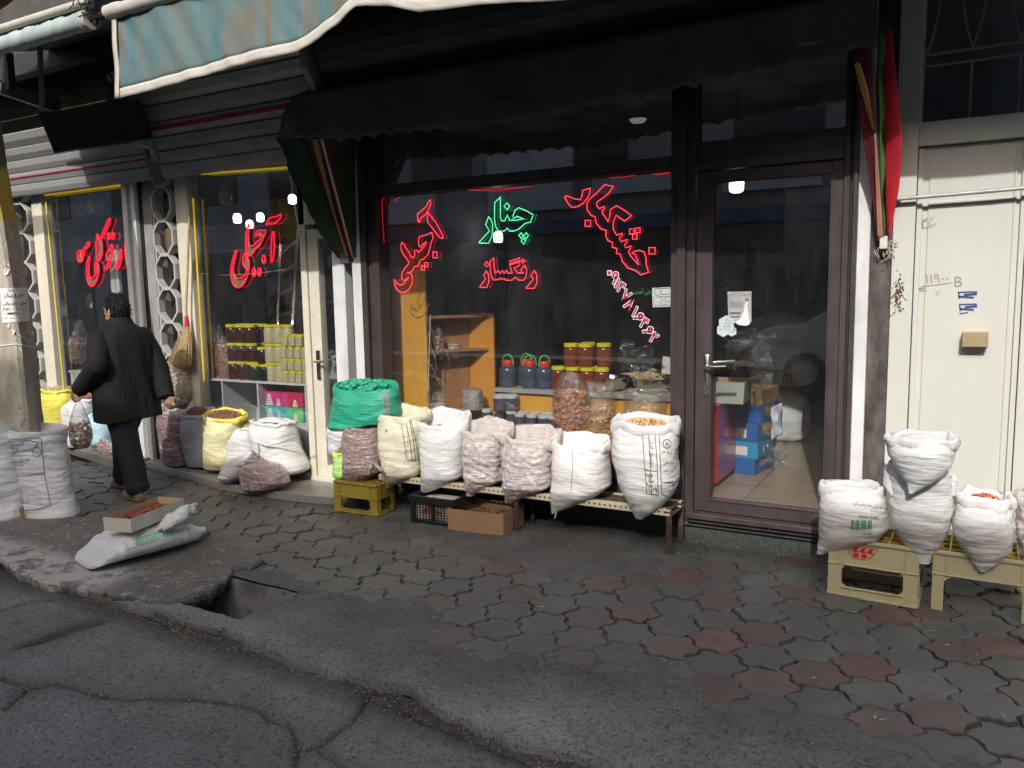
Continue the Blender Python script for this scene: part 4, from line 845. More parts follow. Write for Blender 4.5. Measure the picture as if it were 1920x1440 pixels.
led('led_sign', 'large red dotted script sign slanting down the right side of the middle window', ZC, [
    [(130, 340), (165, 325), (250, 360), (335, 375), (355, 320), (365, 255), (460, 225), (455, 290), (420, 360), (370, 420), (300, 460), (225, 475), (175, 420), (130, 340)],
    [(645, 180), (760, 205), (690, 300), (540, 410), (550, 460), (580, 490), (640, 460), (645, 490), (615, 520), (625, 560), (690, 655), (710, 600), (720, 500), (800, 450), (900, 510), (990, 580), (900, 650), (795, 575), (760, 650), (755, 750), (800, 830), (870, 805), (875, 830), (835, 870), (860, 915), (930, 885), (930, 915), (900, 960), (915, 990), (985, 970), (980, 1000), (950, 1040), (980, 1100), (1080, 1210), (1070, 1150), (1040, 1080), (1000, 1060), (1020, 1040), (1090, 1025), (1150, 1045), (1175, 1120), (1180, 1210), (1210, 1305), (1110, 1340), (1050, 1290), (940, 1250), (870, 1160), (850, 1080), (800, 1065), (800, 1000), (745, 985), (745, 925), (690, 900), (660, 840), (665, 765), (600, 750), (540, 680), (520, 590), (470, 575), (420, 500), (420, 420), (450, 370), (540, 290), (645, 180)],
    [(395, 640), (465, 640), (465, 715), (395, 715), (395, 640)], [(1215, 990), (1295, 990), (1290, 1070), (1215, 1070), (1215, 990)], [(1045, 740), (1100, 735), (1100, 795), (1040, 800), (1045, 740)], [(965, 755), (1020, 750), (1025, 810), (965, 815), (965, 755)], [(1005, 815), (1060, 815), (1060, 880), (1005, 880), (1005, 815)]], red_l, red_d)
bd = led('led_strip', 'thin red dotted light line along the top and left edges of the middle window', ZA, [[(125, 690), (110, 500), (100, 250), (110, 195), (140, 190)], [(240, 225), (310, 170)], [(1080, 100), (1380, 110), (1600, 80), (1780, 62)], [(2680, -40), (2800, -45), (2960, -70)], [(3155, -80), (3200, -68), (3280, -82), (3360, -100)]], dim_r, emit('strip_glow', (1, .02, .05), .12), sp=.02, r=.003, tube=.002)
def neon(label, z, loops, Y, r):
    P = []; a = MB(); b = MB()
    for L in loops:
        Q = [Vector(onY(*p, Y)) for p in zmap(*z, L)]; P += Q; Q = Q[:-1] if (Q[0] - Q[-1]).length < .02 else Q
        # round the corners a little
        S = []
        for i in range(len(Q)):
            p, q = Q[i], Q[(i + 1) % len(Q)]; S += [p * .75 + q * .25, p * .25 + q * .75]
        a.tube(S, r, 7, closed=True); b.add([(v.x, v.y + .012, v.z) for v in S], [tuple(range(len(S)))])
    t = thing('neon_sign', label, 'lit sign', sum(P, Vector()) / len(P)); a.build('red_tube', neon_r, t, smooth=80); b.build('backing', acry, t)
neon('tall red outlined script sign in the window with the jars', (420, 390, 9), [
    [(705, 300), (720, 245), (760, 180), (810, 155), (870, 155), (930, 120), (965, 95), (960, 150), (920, 210), (860, 260), (790, 265), (740, 260), (705, 300)],
    [(835, 365), (800, 500), (790, 920), (815, 915), (855, 700), (850, 480), (835, 365)],
    [(415, 245), (370, 420), (365, 700), (400, 800), (440, 815), (490, 770), (530, 685), (590, 660), (640, 540), (690, 450), (710, 370), (640, 385), (580, 370), (540, 420), (525, 490), (575, 455), (625, 460), (600, 540), (545, 580), (510, 630), (450, 650), (420, 620), (410, 450), (425, 300), (415, 245)],
    [(355, 740), (320, 850), (315, 950), (370, 1010), (390, 1060), (360, 1130), (290, 1190), (220, 1190), (170, 1130), (150, 1030), (180, 880), (215, 720), (200, 715), (160, 830), (120, 1000), (115, 1150), (150, 1290), (220, 1350), (290, 1330), (350, 1260), (400, 1130), (425, 1000), (425, 900), (390, 830), (365, 790), (355, 740)],
    [(670, 765), (635, 880), (675, 950), (712, 880), (670, 765)], [(500, 995), (470, 1080), (510, 1175), (545, 1090), (500, 995)], [(595, 995), (565, 1080), (600, 1170), (635, 1080), (595, 995)]], .0, .0062)
neon('red outlined script sign in the farthest left window, partly behind the white rail', (130, 390, 8.47), [
    [(640, 150), (600, 230), (490, 500), (520, 560), (525, 720), (490, 830), (440, 840), (430, 700), (440, 400), (465, 460), (480, 520), (560, 420), (655, 210), (640, 150)],
    [(310, 775), (280, 900), (275, 1080), (310, 1210), (360, 1255), (420, 1190), (465, 1050), (470, 930), (430, 850), (400, 890), (420, 980), (420, 1060), (360, 1120), (310, 1090), (310, 900), (325, 790), (310, 775)],
    [(330, 545), (280, 550), (290, 590), (230, 640), (215, 720), (220, 820), (170, 870), (135, 830), (130, 700), (170, 670), (200, 700), (190, 760), (230, 780), (245, 660), (310, 620), (330, 545)],
    [(670, 550), (650, 690), (610, 690), (580, 750), (600, 830), (635, 820), (600, 920), (540, 990), (620, 960), (660, 830), (690, 650), (670, 550)],
    [(625, 385), (600, 450), (630, 515), (655, 450), (625, 385)], [(690, 370), (670, 440), (690, 510), (715, 440), (690, 370)],
    [(820, 640), (805, 760), (770, 880), (730, 970), (790, 950), (830, 830), (830, 700), (820, 640)], [(905, 430), (885, 600), (895, 800), (930, 940), (970, 960), (950, 850), (920, 700), (920, 500), (905, 430)], [(965, 1030), (940, 1090), (970, 1150), (995, 1080), (965, 1030)]], .0, .0078)
# telephone number stickers
pn_r = M('sticker_crimson', (.45, .02, .09), .5, var=.05); pn_w = M('sticker_white', (.80, .80, .80), .5, var=.03)
t = thing('number_sticker', 'crimson telephone number with white edges slanting down the middle window', 'sticker', onY(1185, 570, .014)); wh = MB(); rd = MB()
PD = [(205, 195), (287, 275), (332, 365), (402, 440), (485, 580), (540, 725), (635, 845), (692, 930), (790, 1040), (852, 1160), (955, 1290)]; HT = [9, 22, 18, 19, 20, 20, 19, 17, 19, 16, 19]
for ch, (a, b), hh in zip('۰۹۱۴۷۸۱۶۴۶۲', PD, HT):
    c = onY(1120 + a / 9, 490 + b / 9, .014); k = .0035; an = R(-34); ri = (math.cos(an), 0, math.sin(an)); up = (-math.sin(an), 0, math.cos(an))
    if ch == '۰':
        for mb, s, dy in ((wh, .017, 0), (rd, .011, -.0015)): mb.add([(c[0] + ((ri[0] * i + up[0] * j) if 0 else i) * s, c[1] + dy, c[2] + j * s) for i, j in ((-1, -1), (1, -1), (1, 1), (-1, 1))], [(0, 1, 2, 3)])
        continue
    if ch == '۶':
        path = [(-92, 30), (-45, 18), (20, 38), (58, 36), (82, -8), (52, -44), (12, -34), (8, 2), (45, 24)]
        for mb, wd, dy in ((wh, .022, 0.), (rd, .0105, -.0016)):
            Q = [np.array(onY(1120 + (a + u) / 9, 490 + (b + v) / 9, .014)) + np.array((0, dy, 0)) for u, v in path]
            for k_, (q0_, q1_) in enumerate(zip(Q[:-1], Q[1:])): mb.bar(q0_ - (q1_ - q0_) * .12, q1_ + (q1_ - q0_) * .12, wd, .0008, (0, 1, 0))
        continue
    for mb, o_, dy in ((wh, .060, 0.), (rd, .018, -.0015)):
        vs, fs = textmesh(ch, o_); v0, _ = textmesh(ch, 0); lo, hi = v0.min(0), v0.max(0); vs = vs - (lo + hi) / 2; kk = hh * k / max(hi[1] - lo[1], .3)
        mb.add([np.array(c) + np.array(ri) * p[0] * kk * 1.0 + np.array(up) * p[1] * kk + np.array((0, dy, 0)) for p in vs], fs)
wh.build('white_edge', pn_w, t); rd.build('digits', pn_r, t)
def flat_sheet(mb, px, Y, th=.0015, m=0): mb.prism([onY(x, y, Y) for x, y in px], (0, -th, 0), m)
# papers on the panes
inkg = M('grey_ink', (.10, .12, .12), .8); lpap = M('pale_green_paper', (.48, .54, .50), .7, var=.04)
t = thing('paper_label', 'pale green printed certificate at the right edge of the middle window', 'paper', onY(1242, 557, .012)); mb = MB(); flat_sheet(mb, [(1223, 540), (1260, 538), (1260, 575), (1224, 576)], .012); mb.build('sheet', lpap, t)
mb = MB(); f = lambda x, y: Vector(onY(x, y, .0085))
ln = lambda L, wd=.003: [mb.bar(f(*a), f(*b), wd, .0008, (0, 1, 0)) for a, b in zip(L[:-1], L[1:])]
ln([(1233 + 6.5 * math.cos(a), 547 + 6.8 * math.sin(a)) for a in np.linspace(0, 6.3, 20)]); ln([(1239, 541), (1259, 540)]); ln([(1240, 552), (1259, 551)]); ln([(1231, 557), (1257, 556)], .004); ln([(1226, 573), (1258, 572)]); ln([(1226, 558), (1226, 573)])
write(mb, '۱۵۰۹', f(1244, 561), (1, 0, .02), (0, 0, 1), .014); write(mb, shape('پروانه کسب'), f(1243, 565), (1, 0, .02), (0, 0, 1), .018, fit=.10); write(mb, shape('آجیل چنار'), f(1243, 569), (1, 0, .02), (0, 0, 1), .016, fit=.07)
mb.build('print', inkg, t)
t = thing('poster', 'small grey poster of a woman in a long white gown on the door glass', 'poster', onY(1386, 577, -.002))
mb = MB(); flat_sheet(mb, [(1364, 547), (1409, 546), (1409, 604), (1405, 607), (1366, 605)], .0); mb.build('sheet', M('poster_grey', (.36, .35, .35), .5, var=.2, vs=14), t)
mb = MB(); mb.prism([onY(x, y, -.002) for x, y in [(1398, 565), (1401, 563), (1403, 566), (1401, 572), (1403, 585), (1406, 608), (1398, 611), (1384, 609), (1378, 604), (1388, 598), (1394, 585), (1396, 573)]], (0, -.0008, 0)); mb.build('gown_picture', M('gown_white', (.72, .70, .72), .6), t)
mb = MB(); f = lambda x, y: Vector(onY(x, y, -.0028)); mb.prism([onY(x, y, -.002) for x, y in [(1398, 561), (1400, 559), (1403, 561), (1402, 565), (1398, 565)]], (0, -.0008, 0))
for y in (567, 570, 573, 576): ln([(1368, y), (1392, y)], .0015)
ln([(1368, 587), (1388, 587)], .012); ln([(1370, 594), (1386, 594)], .008); write(mb, shape('مزون لباس'), f(1386, 552), (1, 0, .02), (0, 0, 1), .018, fit=.14); mb.build('print', inkg, t)
t = thing('door_sticker', 'pale grey sticker of three joined hexagons on the door glass', 'sticker', onY(1364, 610, -.005))
mb = MB()
for i, (cx, cy, r_) in enumerate(((1362, 607, 16), (1356, 619, 13), (1372, 621, 10))): mb.prism([onY(cx + r_ * math.sin(a), cy - r_ * math.cos(a), -.004 - i * .0004) for a in np.arange(6) * math.pi / 3], (0, -.0015, 0))
mb.build('sheet', M('sticker_pale', (.52, .58, .58), .5, var=.04), t); mb = MB(); f = lambda x, y: Vector(onY(x, y, -.0072)); ln([(1363 + 6 * math.cos(a), 612 + 6 * math.sin(a)) for a in np.linspace(0, 6.3, 18)], .002); ln([(1362, 606), (1362, 598), (1375, 608)], .002); ln([(1350, 611), (1350, 620), (1356, 616)], .002); write(mb, 'NCA', f(1363, 612), (1, 0, 0), (0, 0, 1), .010)
mb.build('print', inkg, t); mb = MB(); f = lambda x, y: Vector(onY(x, y, -.0074)); write(mb, shape('نقره'), f(1374, 619), (.9, 0, .4), (-.4, 0, .9), .028); mb.build('blue_print', M('sticker_blue', (.05, .22, .5), .5), t)
t = thing('led_sign', 'tiny green lit word deep in the middle shop left of the certificate', 'lit sign', onY(1210, 546, 3.0)); mb = MB(); write(mb, shape('خوش آمدید'), onY(1208, 547, 3.0), (1, 0, 0), (0, 0, 1), .07, fit=.26); mb.build('letters', emit('led_green_small', (.05, .6, .15), .5), t)
# bulbs
lit = emit('bulb_lit', (.93, 1, .98), 7.0); opal = M('bulb_opal', (.62, .60, .60), .35, var=.03); cord = M('cord', (.015, .015, .015), .6); cap = M('bulb_cap', (.5, .49, .47), .45)
def bulb(label, px, py, Y, r, on, cyl=True, top=None):
    r *= .78 if on else 1
    c = onY(px, py, Y); t = thing('hanging_bulb', label, 'bulb', c, None); mb = MB()
    if cyl: pr = [(.001, -r * 1.15), (r * .6, -r * 1.1), (r * .92, -r * .9), (r, -r * .5), (r, r * .5), (r * .85, r * .95), (r * .5, r * 1.2), (.3 * r, r * 1.3)]
    else: pr = [(.001, -r), (r * .5, -r * .87), (r * .87, -r * .5), (r, 0), (r * .9, r * .45), (r * .62, r * 1.0), (r * .5, r * 1.5)]
    mb.lathe(pr, c, 18).build('globe', lit if on else opal, t, smooth=60)
    MB().lathe([(r * .42, r * 1.25), (r * .42, r * 1.9), (r * .3, r * 2.1)], c, 12).tube([(c[0], c[1], c[2] + r * 2.0), (c[0], c[1], top or 3.05)], .004, 6).build('cord', cap if not on else cord, t, smooth=40); return t
bulb('unlit round bulb on a white cap in the farthest left window', 169, 392, .25, .042, False, False, 2.95)
bulb('large unlit opal bulb hanging over the tall red sign', 422, 370, .25, .062, False, True, 2.95)
for px, py, Y, r, lb in ((445, 410, 1.2, .055, 'leftmost of three lit bulbs above the tall red sign'), (468, 421, 1.6, .05, 'lowest and middle of three lit bulbs above the tall red sign'), (488, 408, 1.2, .05, 'right one of three lit bulbs above the tall red sign'), (548, 374, 1.1, .05, 'lit bulb at the left of the pair by the green awning flap'), (571, 376, 1.3, .05, 'lit bulb half hidden by the green awning flap'), (934, 445, 1.6, .055, 'lit bulb shining through the green sign'), (1381, 346, .9, .065, 'lit bulb behind the top of the glass door')): bulb(lb, px, py, Y, r, True)
o = MB().lathe([(.001, 0), (.05, .005), (.07, .03)], onY(1196, 231, 1.2), 16).build('ceiling_lamp', emit('faint_lamp', (.8, 1, .8), .12), None); tag(o, 'faint ceiling lamp seen through the dark pane above the red sign', 'lamp')
# ================================================================ SACKS
S_white = sackm('woven_white', (.62, .62, .61)); S_white2 = sackm('woven_white_worn', (.70, .69, .66), .25); S_cool = sackm('woven_cool_white', (.70, .71, .72), .15); S_cream = sackm('woven_cream', (.62, .58, .44), .2); S_yellow = sackm('woven_yellow', (.72, .68, .40), .1)
S_yel2 = sackm('woven_bright_yellow', (.66, .60, .10), .1); S_blue = sackm('woven_pale_blue', (.42, .62, .70), .05); S_grey = sackm('woven_grey_blue', (.40, .42, .46), .2); S_green = sackm('woven_green', (.03, .33, .21), .05, .34); S_lime = sackm('woven_lime', (.38, .62, .20), .05)
S_mauve = sackm('film_mauve', (.30, .21, .20), film=True, cell=70, gloss=.3, col2=(.38, .28, .26)); S_mauve2 = sackm('film_dark_mauve', (.26, .15, .16), film=True, cell=60, gloss=.25, col2=(.30, .20, .20)); S_wal = sackm('film_walnut', (.52, .45, .43), film=True, cell=26, gloss=.25, col2=(.62, .55, .52)); S_tan = sackm('film_tan', (.36, .28, .19), film=True, cell=22, gloss=.28, col2=(.50, .42, .30)); S_gfilm = sackm('film_grey_cuff', (.50, .46, .43), .25, .35)
def nutm(name, c1, c2, rough=.5, coat=0.):
    m = bpy.data.materials.new(name); g = G(m); v = g.N('TexVoronoi'); v.inputs['Scale'].default_value = 38; g.L(g.obj(), v.inputs['Vector']); g.L(g.mix(g.ramp(v.outputs['Color'], [(.2, 0.), (.8, 1.)]), c1, c2), g.b.inputs['Base Color'])
    g.b.inputs['Roughness'].default_value = rough; g.b.inputs['Coat Weight'].default_value = coat; return m
N_pist = nutm('shelled_nuts', (.46, .28, .12), (.62, .44, .24)); N_walnut = nutm('walnuts', (.33, .23, .14), (.52, .42, .30)); N_date = nutm('jujubes', (.16, .02, .015), (.30, .05, .03), .3, .3); N_brown = nutm('hazelnuts', (.14, .06, .03), (.24, .12, .06), .4); N_goji = nutm('orange_berries', (.50, .12, .02), (.62, .22, .05), .35, .2); N_red = nutm('red_berries', (.40, .04, .02), (.50, .14, .03), .35, .2)
def catmull(x, xs, ys):
    return np.interp(x, xs, ys)
def sack(name, label, cat, rows, Y, mat, depth=.32, back=None, cuff=.06, cuffmat=None, fill=None, filld=.06, nsize=.013, group=None, amp=.0075, seed=0, tipf=.06, lean=0., nr=2.5, parent=None, lump=0.):
    if not lump and 'film' in mat.name and mat.name not in ('white_carrier_film', 'film_grey_cuff'): lump = .016 if 'walnut' in mat.name or 'tan' in mat.name else .009
    rows = sorted(rows); ys = np.array([r[0] for r in rows], float); zl = []; cx = []; hw = []
    for (y, xl, xr) in rows:
        a = onY(xl, y, Y); b = onY(xr, y, Y); zl.append((a[2] + b[2]) / 2); cx.append((a[0] + b[0]) / 2); hw.append(max(.004, (b[0] - a[0]) / 2 * .96))
    NL, NS = (76, 60) if not lump else (110, 100)
    s = np.linspace(0, 1, NL); s = np.where(s > .5, 1 - 2 * (1 - s) ** 2 if False else s, s)
    t = np.interp(s, np.linspace(0, 1, len(rows)), np.arange(len(rows))) ; zz = np.interp(t, np.arange(len(rows)), zl); cc = np.interp(t, np.arange(len(rows)), cx); ww = np.interp(t, np.arange(len(rows)), hw)
    # even spacing by height, then soften the polyline
    zz2 = np.linspace(zl[0], zl[-1], NL); o = np.argsort(zl); zs = np.array(zl)[o]
    cc = np.interp(zz2, zs, np.array(cx)[o]); ww = np.interp(zz2, zs, np.array(hw)[o]); zz = zz2
    ker = np.array([1, 2, 3, 4, 3, 2, 1.]); ker /= ker.sum(); sm = lambda v: np.convolve(np.pad(v, 3, 'edge'), ker, 'valid'); cc = sm(cc); ww = sm(ww)
    wmax = ww.max(); hd = np.minimum(ww * .9, depth / 2); hd = np.maximum(hd, .004); H = zl[0] - zl[-1]
    if cuff: hd = hd * (1 - .36 * np.clip(1 - np.arange(NL) / (NL * .30), 0, 1) ** 1.5)
    H = zl[0] - zl[-1]
    dzb = 0.
    if back is not None: dzb = onY((rows[0][1] + rows[0][2]) / 2, back, Y + depth / 2)[2] - zl[0]
    def ring_pt(i, th, grow=0.):
        c_, s_ = math.cos(th), math.sin(th); e = 2 / nr; w_, d_ = ww[i] + grow, hd[i] + grow
        x = cc[i] + w_ * math.copysign(abs(c_) ** e, c_); yc = Y - tipf * (1 - ww[i] / wmax) ** 1.5 + lean * (zz[i] - zz[-1]) / max(H, .01)
        y = yc + d_ * math.copysign(abs(s_) ** e, s_); up = max(0, 1 - (i / NL) / .45); up = up * up * (3 - 2 * up)
        z = zz[i] + dzb * (1 + s_) / 2 * up
        return Vector((x, y, z)), Vector((c_ / max(w_, .01), s_ / max(d_, .01), 0)).normalized()
    TH = np.linspace(0, 2 * math.pi, NS, endpoint=False) - math.pi / 2; rings = []
    for i in range(NL):
        rr = []
        for th in TH:
            p, n = ring_pt(i, th); k = min(1, (NL - 1 - i) / 6 + .2) * min(1., ww[i] / .05)
            wz_ = p.z * 30 + 3 * nz(p.x * 4, p.y * 4, seed + p.z * 3)
            d = amp * .7 * nz(p.x * 5 + seed * 3.7, p.y * 5, wz_) + amp * 1.7 * nz(p.x * 7, p.y * 7 + seed, p.z * 7) + amp * .35 * nz(p.x * 19 + seed, p.y * 19, p.z * 60)
            if lump: vd = noise.voronoi(p * (26 if lump > .01 else 44))[0]; d = d * .7 + lump * (.45 - vd[0])
            rr.append(p + n * d * k + Vector((0, 0, amp * .5 * nz(p.x * 9, p.z * 9, seed))))
        rings.append(rr)
    base = Vector((cc[-8], Y, zz[-1])); top = Vector((cc[0], Y, zz[0] + dzb * .5))
    root = thing(name, label, cat, (base.x, base.y, base.z), group) if parent is None else parent
    mb = MB(); mb.loft(rings, 0, cap=False); k = len(rings); nb = len(mb.v); mb.add([sum(rings[-1], Vector()) / NS], []); last = (k - 1) * NS
    for j in range(NS): mb.f.append((last + j, last + (j + 1) % NS, nb)); mb.m.append(0)
    body = mb.build('cloth', mat, root, smooth=80)
    if cuff:
        cm = cuffmat or mat; prof = [(-.004, -1.0), (.004, -1.06), (.010, -.95), (.014, -.55), (.013, -.15), (.006, .04), (-.002, .03), (-.008, -.25), (-.014, -.9), (-.018, -1.6), (-.022, -2.3)]
        cr = []
        for dr, dz in prof:
            rr = []
            for th in TH:
                p, n = ring_pt(0, th); kk = 1 + .6 * nz(math.cos(th) * 1.6 + seed, math.sin(th) * 1.6, 3.1) ; ww_ = .016 * nz(math.cos(th) * 3.0, math.sin(th) * 3.0 + seed, dz * .8) + .009 * nz(math.cos(th) * 9, math.sin(th) * 9 + seed, dz * 2)
                rr.append(p + n * (dr * (1 + .3 * kk) + ww_) + Vector((0, 0, dz * cuff * kk + .026 * nz(math.cos(th) * 1.8 + seed * 2, math.sin(th) * 1.8, 7) + .009 * nz(math.cos(th) * 8, math.sin(th) * 8, seed))))
            cr.append(rr)
        MB().loft(cr, 0, cap=False).build('rolled_top', cm, root, smooth=80)
        # what closes the mouth
        zc = zz[0] + dzb * .45 - filld; P = []
        cb = MB()
        for rad in (0, .35, .7, .93):
            P.append([Vector((cc[0] + (ww[0] - .03) * rad * math.cos(th), Y + (hd[0] - .02) * rad * math.sin(th), zc + dzb * .35 * math.sin(th) * rad + .035 * (1 - rad ** 2))) for th in TH[::3]])
        cb.loft(P, 0, cap=False)
        if fill:
            for i in range(int(150 * (ww[0] * hd[0] / .02) * (.013 / nsize) ** 1.6) + 20):
                a = random.random() * 6.283; rad = math.sqrt(random.random()) * .95
                blob(cb, (cc[0] + (ww[0] - .03) * rad * math.cos(a), Y + (hd[0] - .02) * rad * math.sin(a), zc + dzb * .35 * math.sin(a) * rad + .035 * (1 - rad ** 2) + random.uniform(0, nsize)), (nsize * random.uniform(.8, 1.3), nsize * random.uniform(.6, .9), nsize * random.uniform(.6, .9)))
        o = cb.build('contents', fill or cuffmat or mat, root, smooth=60)
    return root, body
inkb = M('sack_blue_ink', (.10, .16, .36), .8); inkk = M('sack_black_ink', (.10, .11, .11), .8); inkgr = M('sack_green_ink', (.12, .30, .20), .8); inkr = M('sack_red_ink', (.35, .05, .06), .8)
def stamp(body, root, strokes=(), texts=(), mat=inkk, wid=.0045, name='print'):
    T = bvh(body); mb = MB(); printlines(T, mb, strokes, wid, .004)
    for a in texts: printtext(T, mb, *a)
    if mb.v: mb.build(name, mat, root)
Yb = -.30
r1, b1 = sack('sack', 'mauve brown net sack under the green sack on the yellow crate', 'sack', [(797, 655, 716), (830, 650, 720), (860, 652, 720), (882, 651, 715), (897, 648, 695), (905, 650, 668)], -.32, S_mauve, .30, None, 0, seed=1)
MB().tube([onY(690, 890, -.49), onY(700, 866, -.46), onY(716, 884, -.5), onY(722, 892, -.47)], [.02, .012, .014, .004], 8).build('knot', S_mauve, r1, smooth=70)
r2, b2 = sack('sack', 'bright green sack slumped on top of the mauve net sack', 'sack', [(730, 632, 742), (745, 633, 748), (770, 630, 750), (788, 628, 738), (800, 628, 690), (805, 630, 652)], -.27, S_green, .34, 708, .075, seed=2, amp=.010, fill=S_green, filld=.03, nsize=.03)
stamp(b2, r2, [[(718, 735), (724, 790)], [(726, 735), (732, 788)]], [], M('sack_pinkish_ink', (.30, .16, .20), .7), .014)
r3, b3 = sack('sack', 'cream sack with black printed columns between the green and the white sack', 'sack', [(778, 712, 803), (800, 713, 800), (830, 716, 795), (860, 720, 793), (885, 724, 790), (898, 726, 768), (908, 728, 742), (911, 731, 738)], Yb, S_cream, .30, 757, .07, seed=3, filld=.1)
stamp(b3, r3, [[(752, 790), (757, 820), (762, 860)], [(761, 790), (767, 820), (773, 862)], [(768, 787), (774, 820), (779, 864), (762, 861)], [(770, 786), (778, 820), (784, 862), (796, 866)]], [('+', 725, 808, 6)] + [('|||', 764, y, 3) for y in range(800, 856, 9)])
sack('sack', 'plain bright white sack with a flopped open mouth, third along the bench', 'sack', [(795, 785, 878), (815, 790, 880), (840, 793, 876), (870, 796, 872), (890, 797, 870), (903, 797, 845), (914, 797, 822), (919, 799, 810)], Yb, S_white, .30, 762, .075, seed=4, filld=.11)
sack('sack', 'film wrapped walnut sack under the row of purple jars', 'sack', [(808, 872, 958), (830, 872, 950), (870, 874, 945), (895, 876, 946), (910, 878, 920), (921, 880, 902), (927, 882, 894)], Yb, S_wal, .30, 780, .07, S_gfilm, seed=5, filld=.10)
sack('sack', 'film wrapped walnut sack below the clear bag of dried rings', 'sack', [(822, 946, 1050), (845, 947, 1046), (880, 946, 1040), (908, 948, 1036), (922, 950, 1005), (934, 952, 978), (938, 954, 966)], Yb, S_wal, .30, 792, .08, S_gfilm, seed=6, filld=.10)
r6, b6 = sack('sack', 'low white sack with a string at its corner, left of the tallest sack', 'sack', [(832, 1036, 1140), (852, 1040, 1141), (880, 1037, 1142), (908, 1037, 1143), (928, 1038, 1115), (944, 1039, 1078), (956, 1040, 1050), (959, 1041, 1046)], Yb, S_white2, .30, 806, .06, seed=7, filld=.10)
stamp(b6, r6, [[(1073, 845), (1074, 880), (1071, 920)]], [], inkgr)
MB().tube([onY(1042, 957, -.40), onY(1043, 963, -.41), onY(1040, 972, -.41)], .004, 6).build('string', S_white, r6)
r7, b7 = sack('sack', 'tallest white sack on the bench, printed, mouth open on pale nuts', 'sack', [(792, 1151, 1272), (830, 1150, 1273), (870, 1152, 1272), (900, 1160, 1272), (925, 1170, 1264), (945, 1180, 1243), (960, 1190, 1222), (969, 1199, 1210)], Yb - .04, S_white, .34, 771, .075, None, N_pist, .05, .014, seed=8)
stamp(b7, r7, [[(1205, 815), (1208, 860), (1213, 925), (1234, 927), (1232, 870), (1228, 812)], [(1216, 812), (1219, 860), (1222, 925)], [(1208, 880), (1232, 884)], [(1236, 815), (1238, 870), (1240, 924), (1248, 930), (1260, 925)], [(1242, 905), (1261, 903), (1262, 918)]] + [[(1250 + 7 * math.cos(a), 832 + 8 * math.sin(a)) for a in np.linspace(0, 6.3, 16)]], [('A', 1250, 832, 8), (shape('گردو'), 1223, 905, 22, 90), (shape('محصول ایران'), 1222, 850, 10, 90, 50), (shape('برنج هندی'), 1253, 868, 8, 0, 18), (shape('وزن خالص'), 1252, 882, 6, 0, 18), ('50 KG', 1250, 848, 5, 0)])
# right hand stack
r, b = sack('sack', 'white sack with a barcode sagging on the crate with the red logo', 'sack', [(908, 1540, 1658), (925, 1537, 1664), (955, 1534, 1668), (985, 1535, 1669), (1003, 1535, 1650), (1018, 1535, 1605), (1029, 1534, 1560), (1033, 1534, 1545)], -.52, S_white, .36, 893, .085, seed=9, amp=.007, filld=.07)
stamp(b, r, [], [(shape('تولید مواد غذایی ممتاز (سهامی خاص)'), 1632, 948, 9, 8, 66), (shape('تلفن ۰۴۱-۳۵۲'), 1648, 960, 7, 6, 36), ('www.nuts', 1628, 969, 5, 6, 36), (shape('تاریخ مصرف روی بسته'), 1640, 1000, 6, -2, 56)], inkk)
stamp(b, r, [[(1597 + i * 2.05, 975), (1596 + i * 2.05, 992)] for i in range(19) if i not in (3, 8, 14)], [('8 901234 567', 1615, 996, 4, 4, 38)], inkgr, .0042, 'barcode')
FULL, _ = sack('sack', 'full closed white sack standing across the two yellow crates', 'sack', [(868, 1668, 1780), (875, 1660, 1790), (890, 1658, 1794), (915, 1660, 1794), (950, 1665, 1790), (985, 1672, 1783), (1012, 1688, 1768), (1032, 1708, 1755), (1044, 1718, 1746), (1050, 1722, 1744)], -.54, S_white, .38, None, 0, seed=10)
sack('sack', 'white sack with a folded top perched on another white sack against the cream door', 'sack', [(818, 1662, 1796), (835, 1661, 1793), (850, 1664, 1791), (868, 1672, 1787), (885, 1683, 1772), (900, 1693, 1750), (912, 1700, 1728), (920, 1705, 1713)], -.68, S_white, .30, 808, .05, seed=11, filld=.02)
for sgn, px in ((-1, [(1657, 872), (1655, 900), (1690, 905), (1668, 880), (1660, 866)]), (1, [(1790, 890), (1795, 905), (1762, 906), (1780, 892)])):
    cr_ = MB(); cr_.prism([onY(x, y, -.62 if sgn < 0 else -.60) for x, y in (((1657, 868), (1690, 912), (1672, 935), (1659, 915)) if sgn < 0 else ((1782, 884), (1797, 900), (1791, 935), (1752, 916)))], (0, .045, 0)); cr_.build('corner', S_white, FULL, bevel=.012)
sack('sack', 'white sack open on orange red berries on the right hand crate', 'sack', [(930, 1795, 1900), (950, 1790, 1903), (980, 1780, 1903), (1005, 1784, 1904), (1025, 1797, 1898), (1045, 1815, 1875), (1058, 1828, 1856), (1065, 1836, 1846)], -.55, S_white, .36, 908, .075, None, N_red, .045, .010, seed=12)
sack('sack', 'mauve film sack cut off at the right edge beside the berry sack', 'sack', [(930, 1905, 1975), (960, 1902, 1985), (1000, 1903, 1985), (1040, 1908, 1975), (1052, 1912, 1960)], -.50, S_wal, .34, 905, .07, S_gfilm, seed=13)
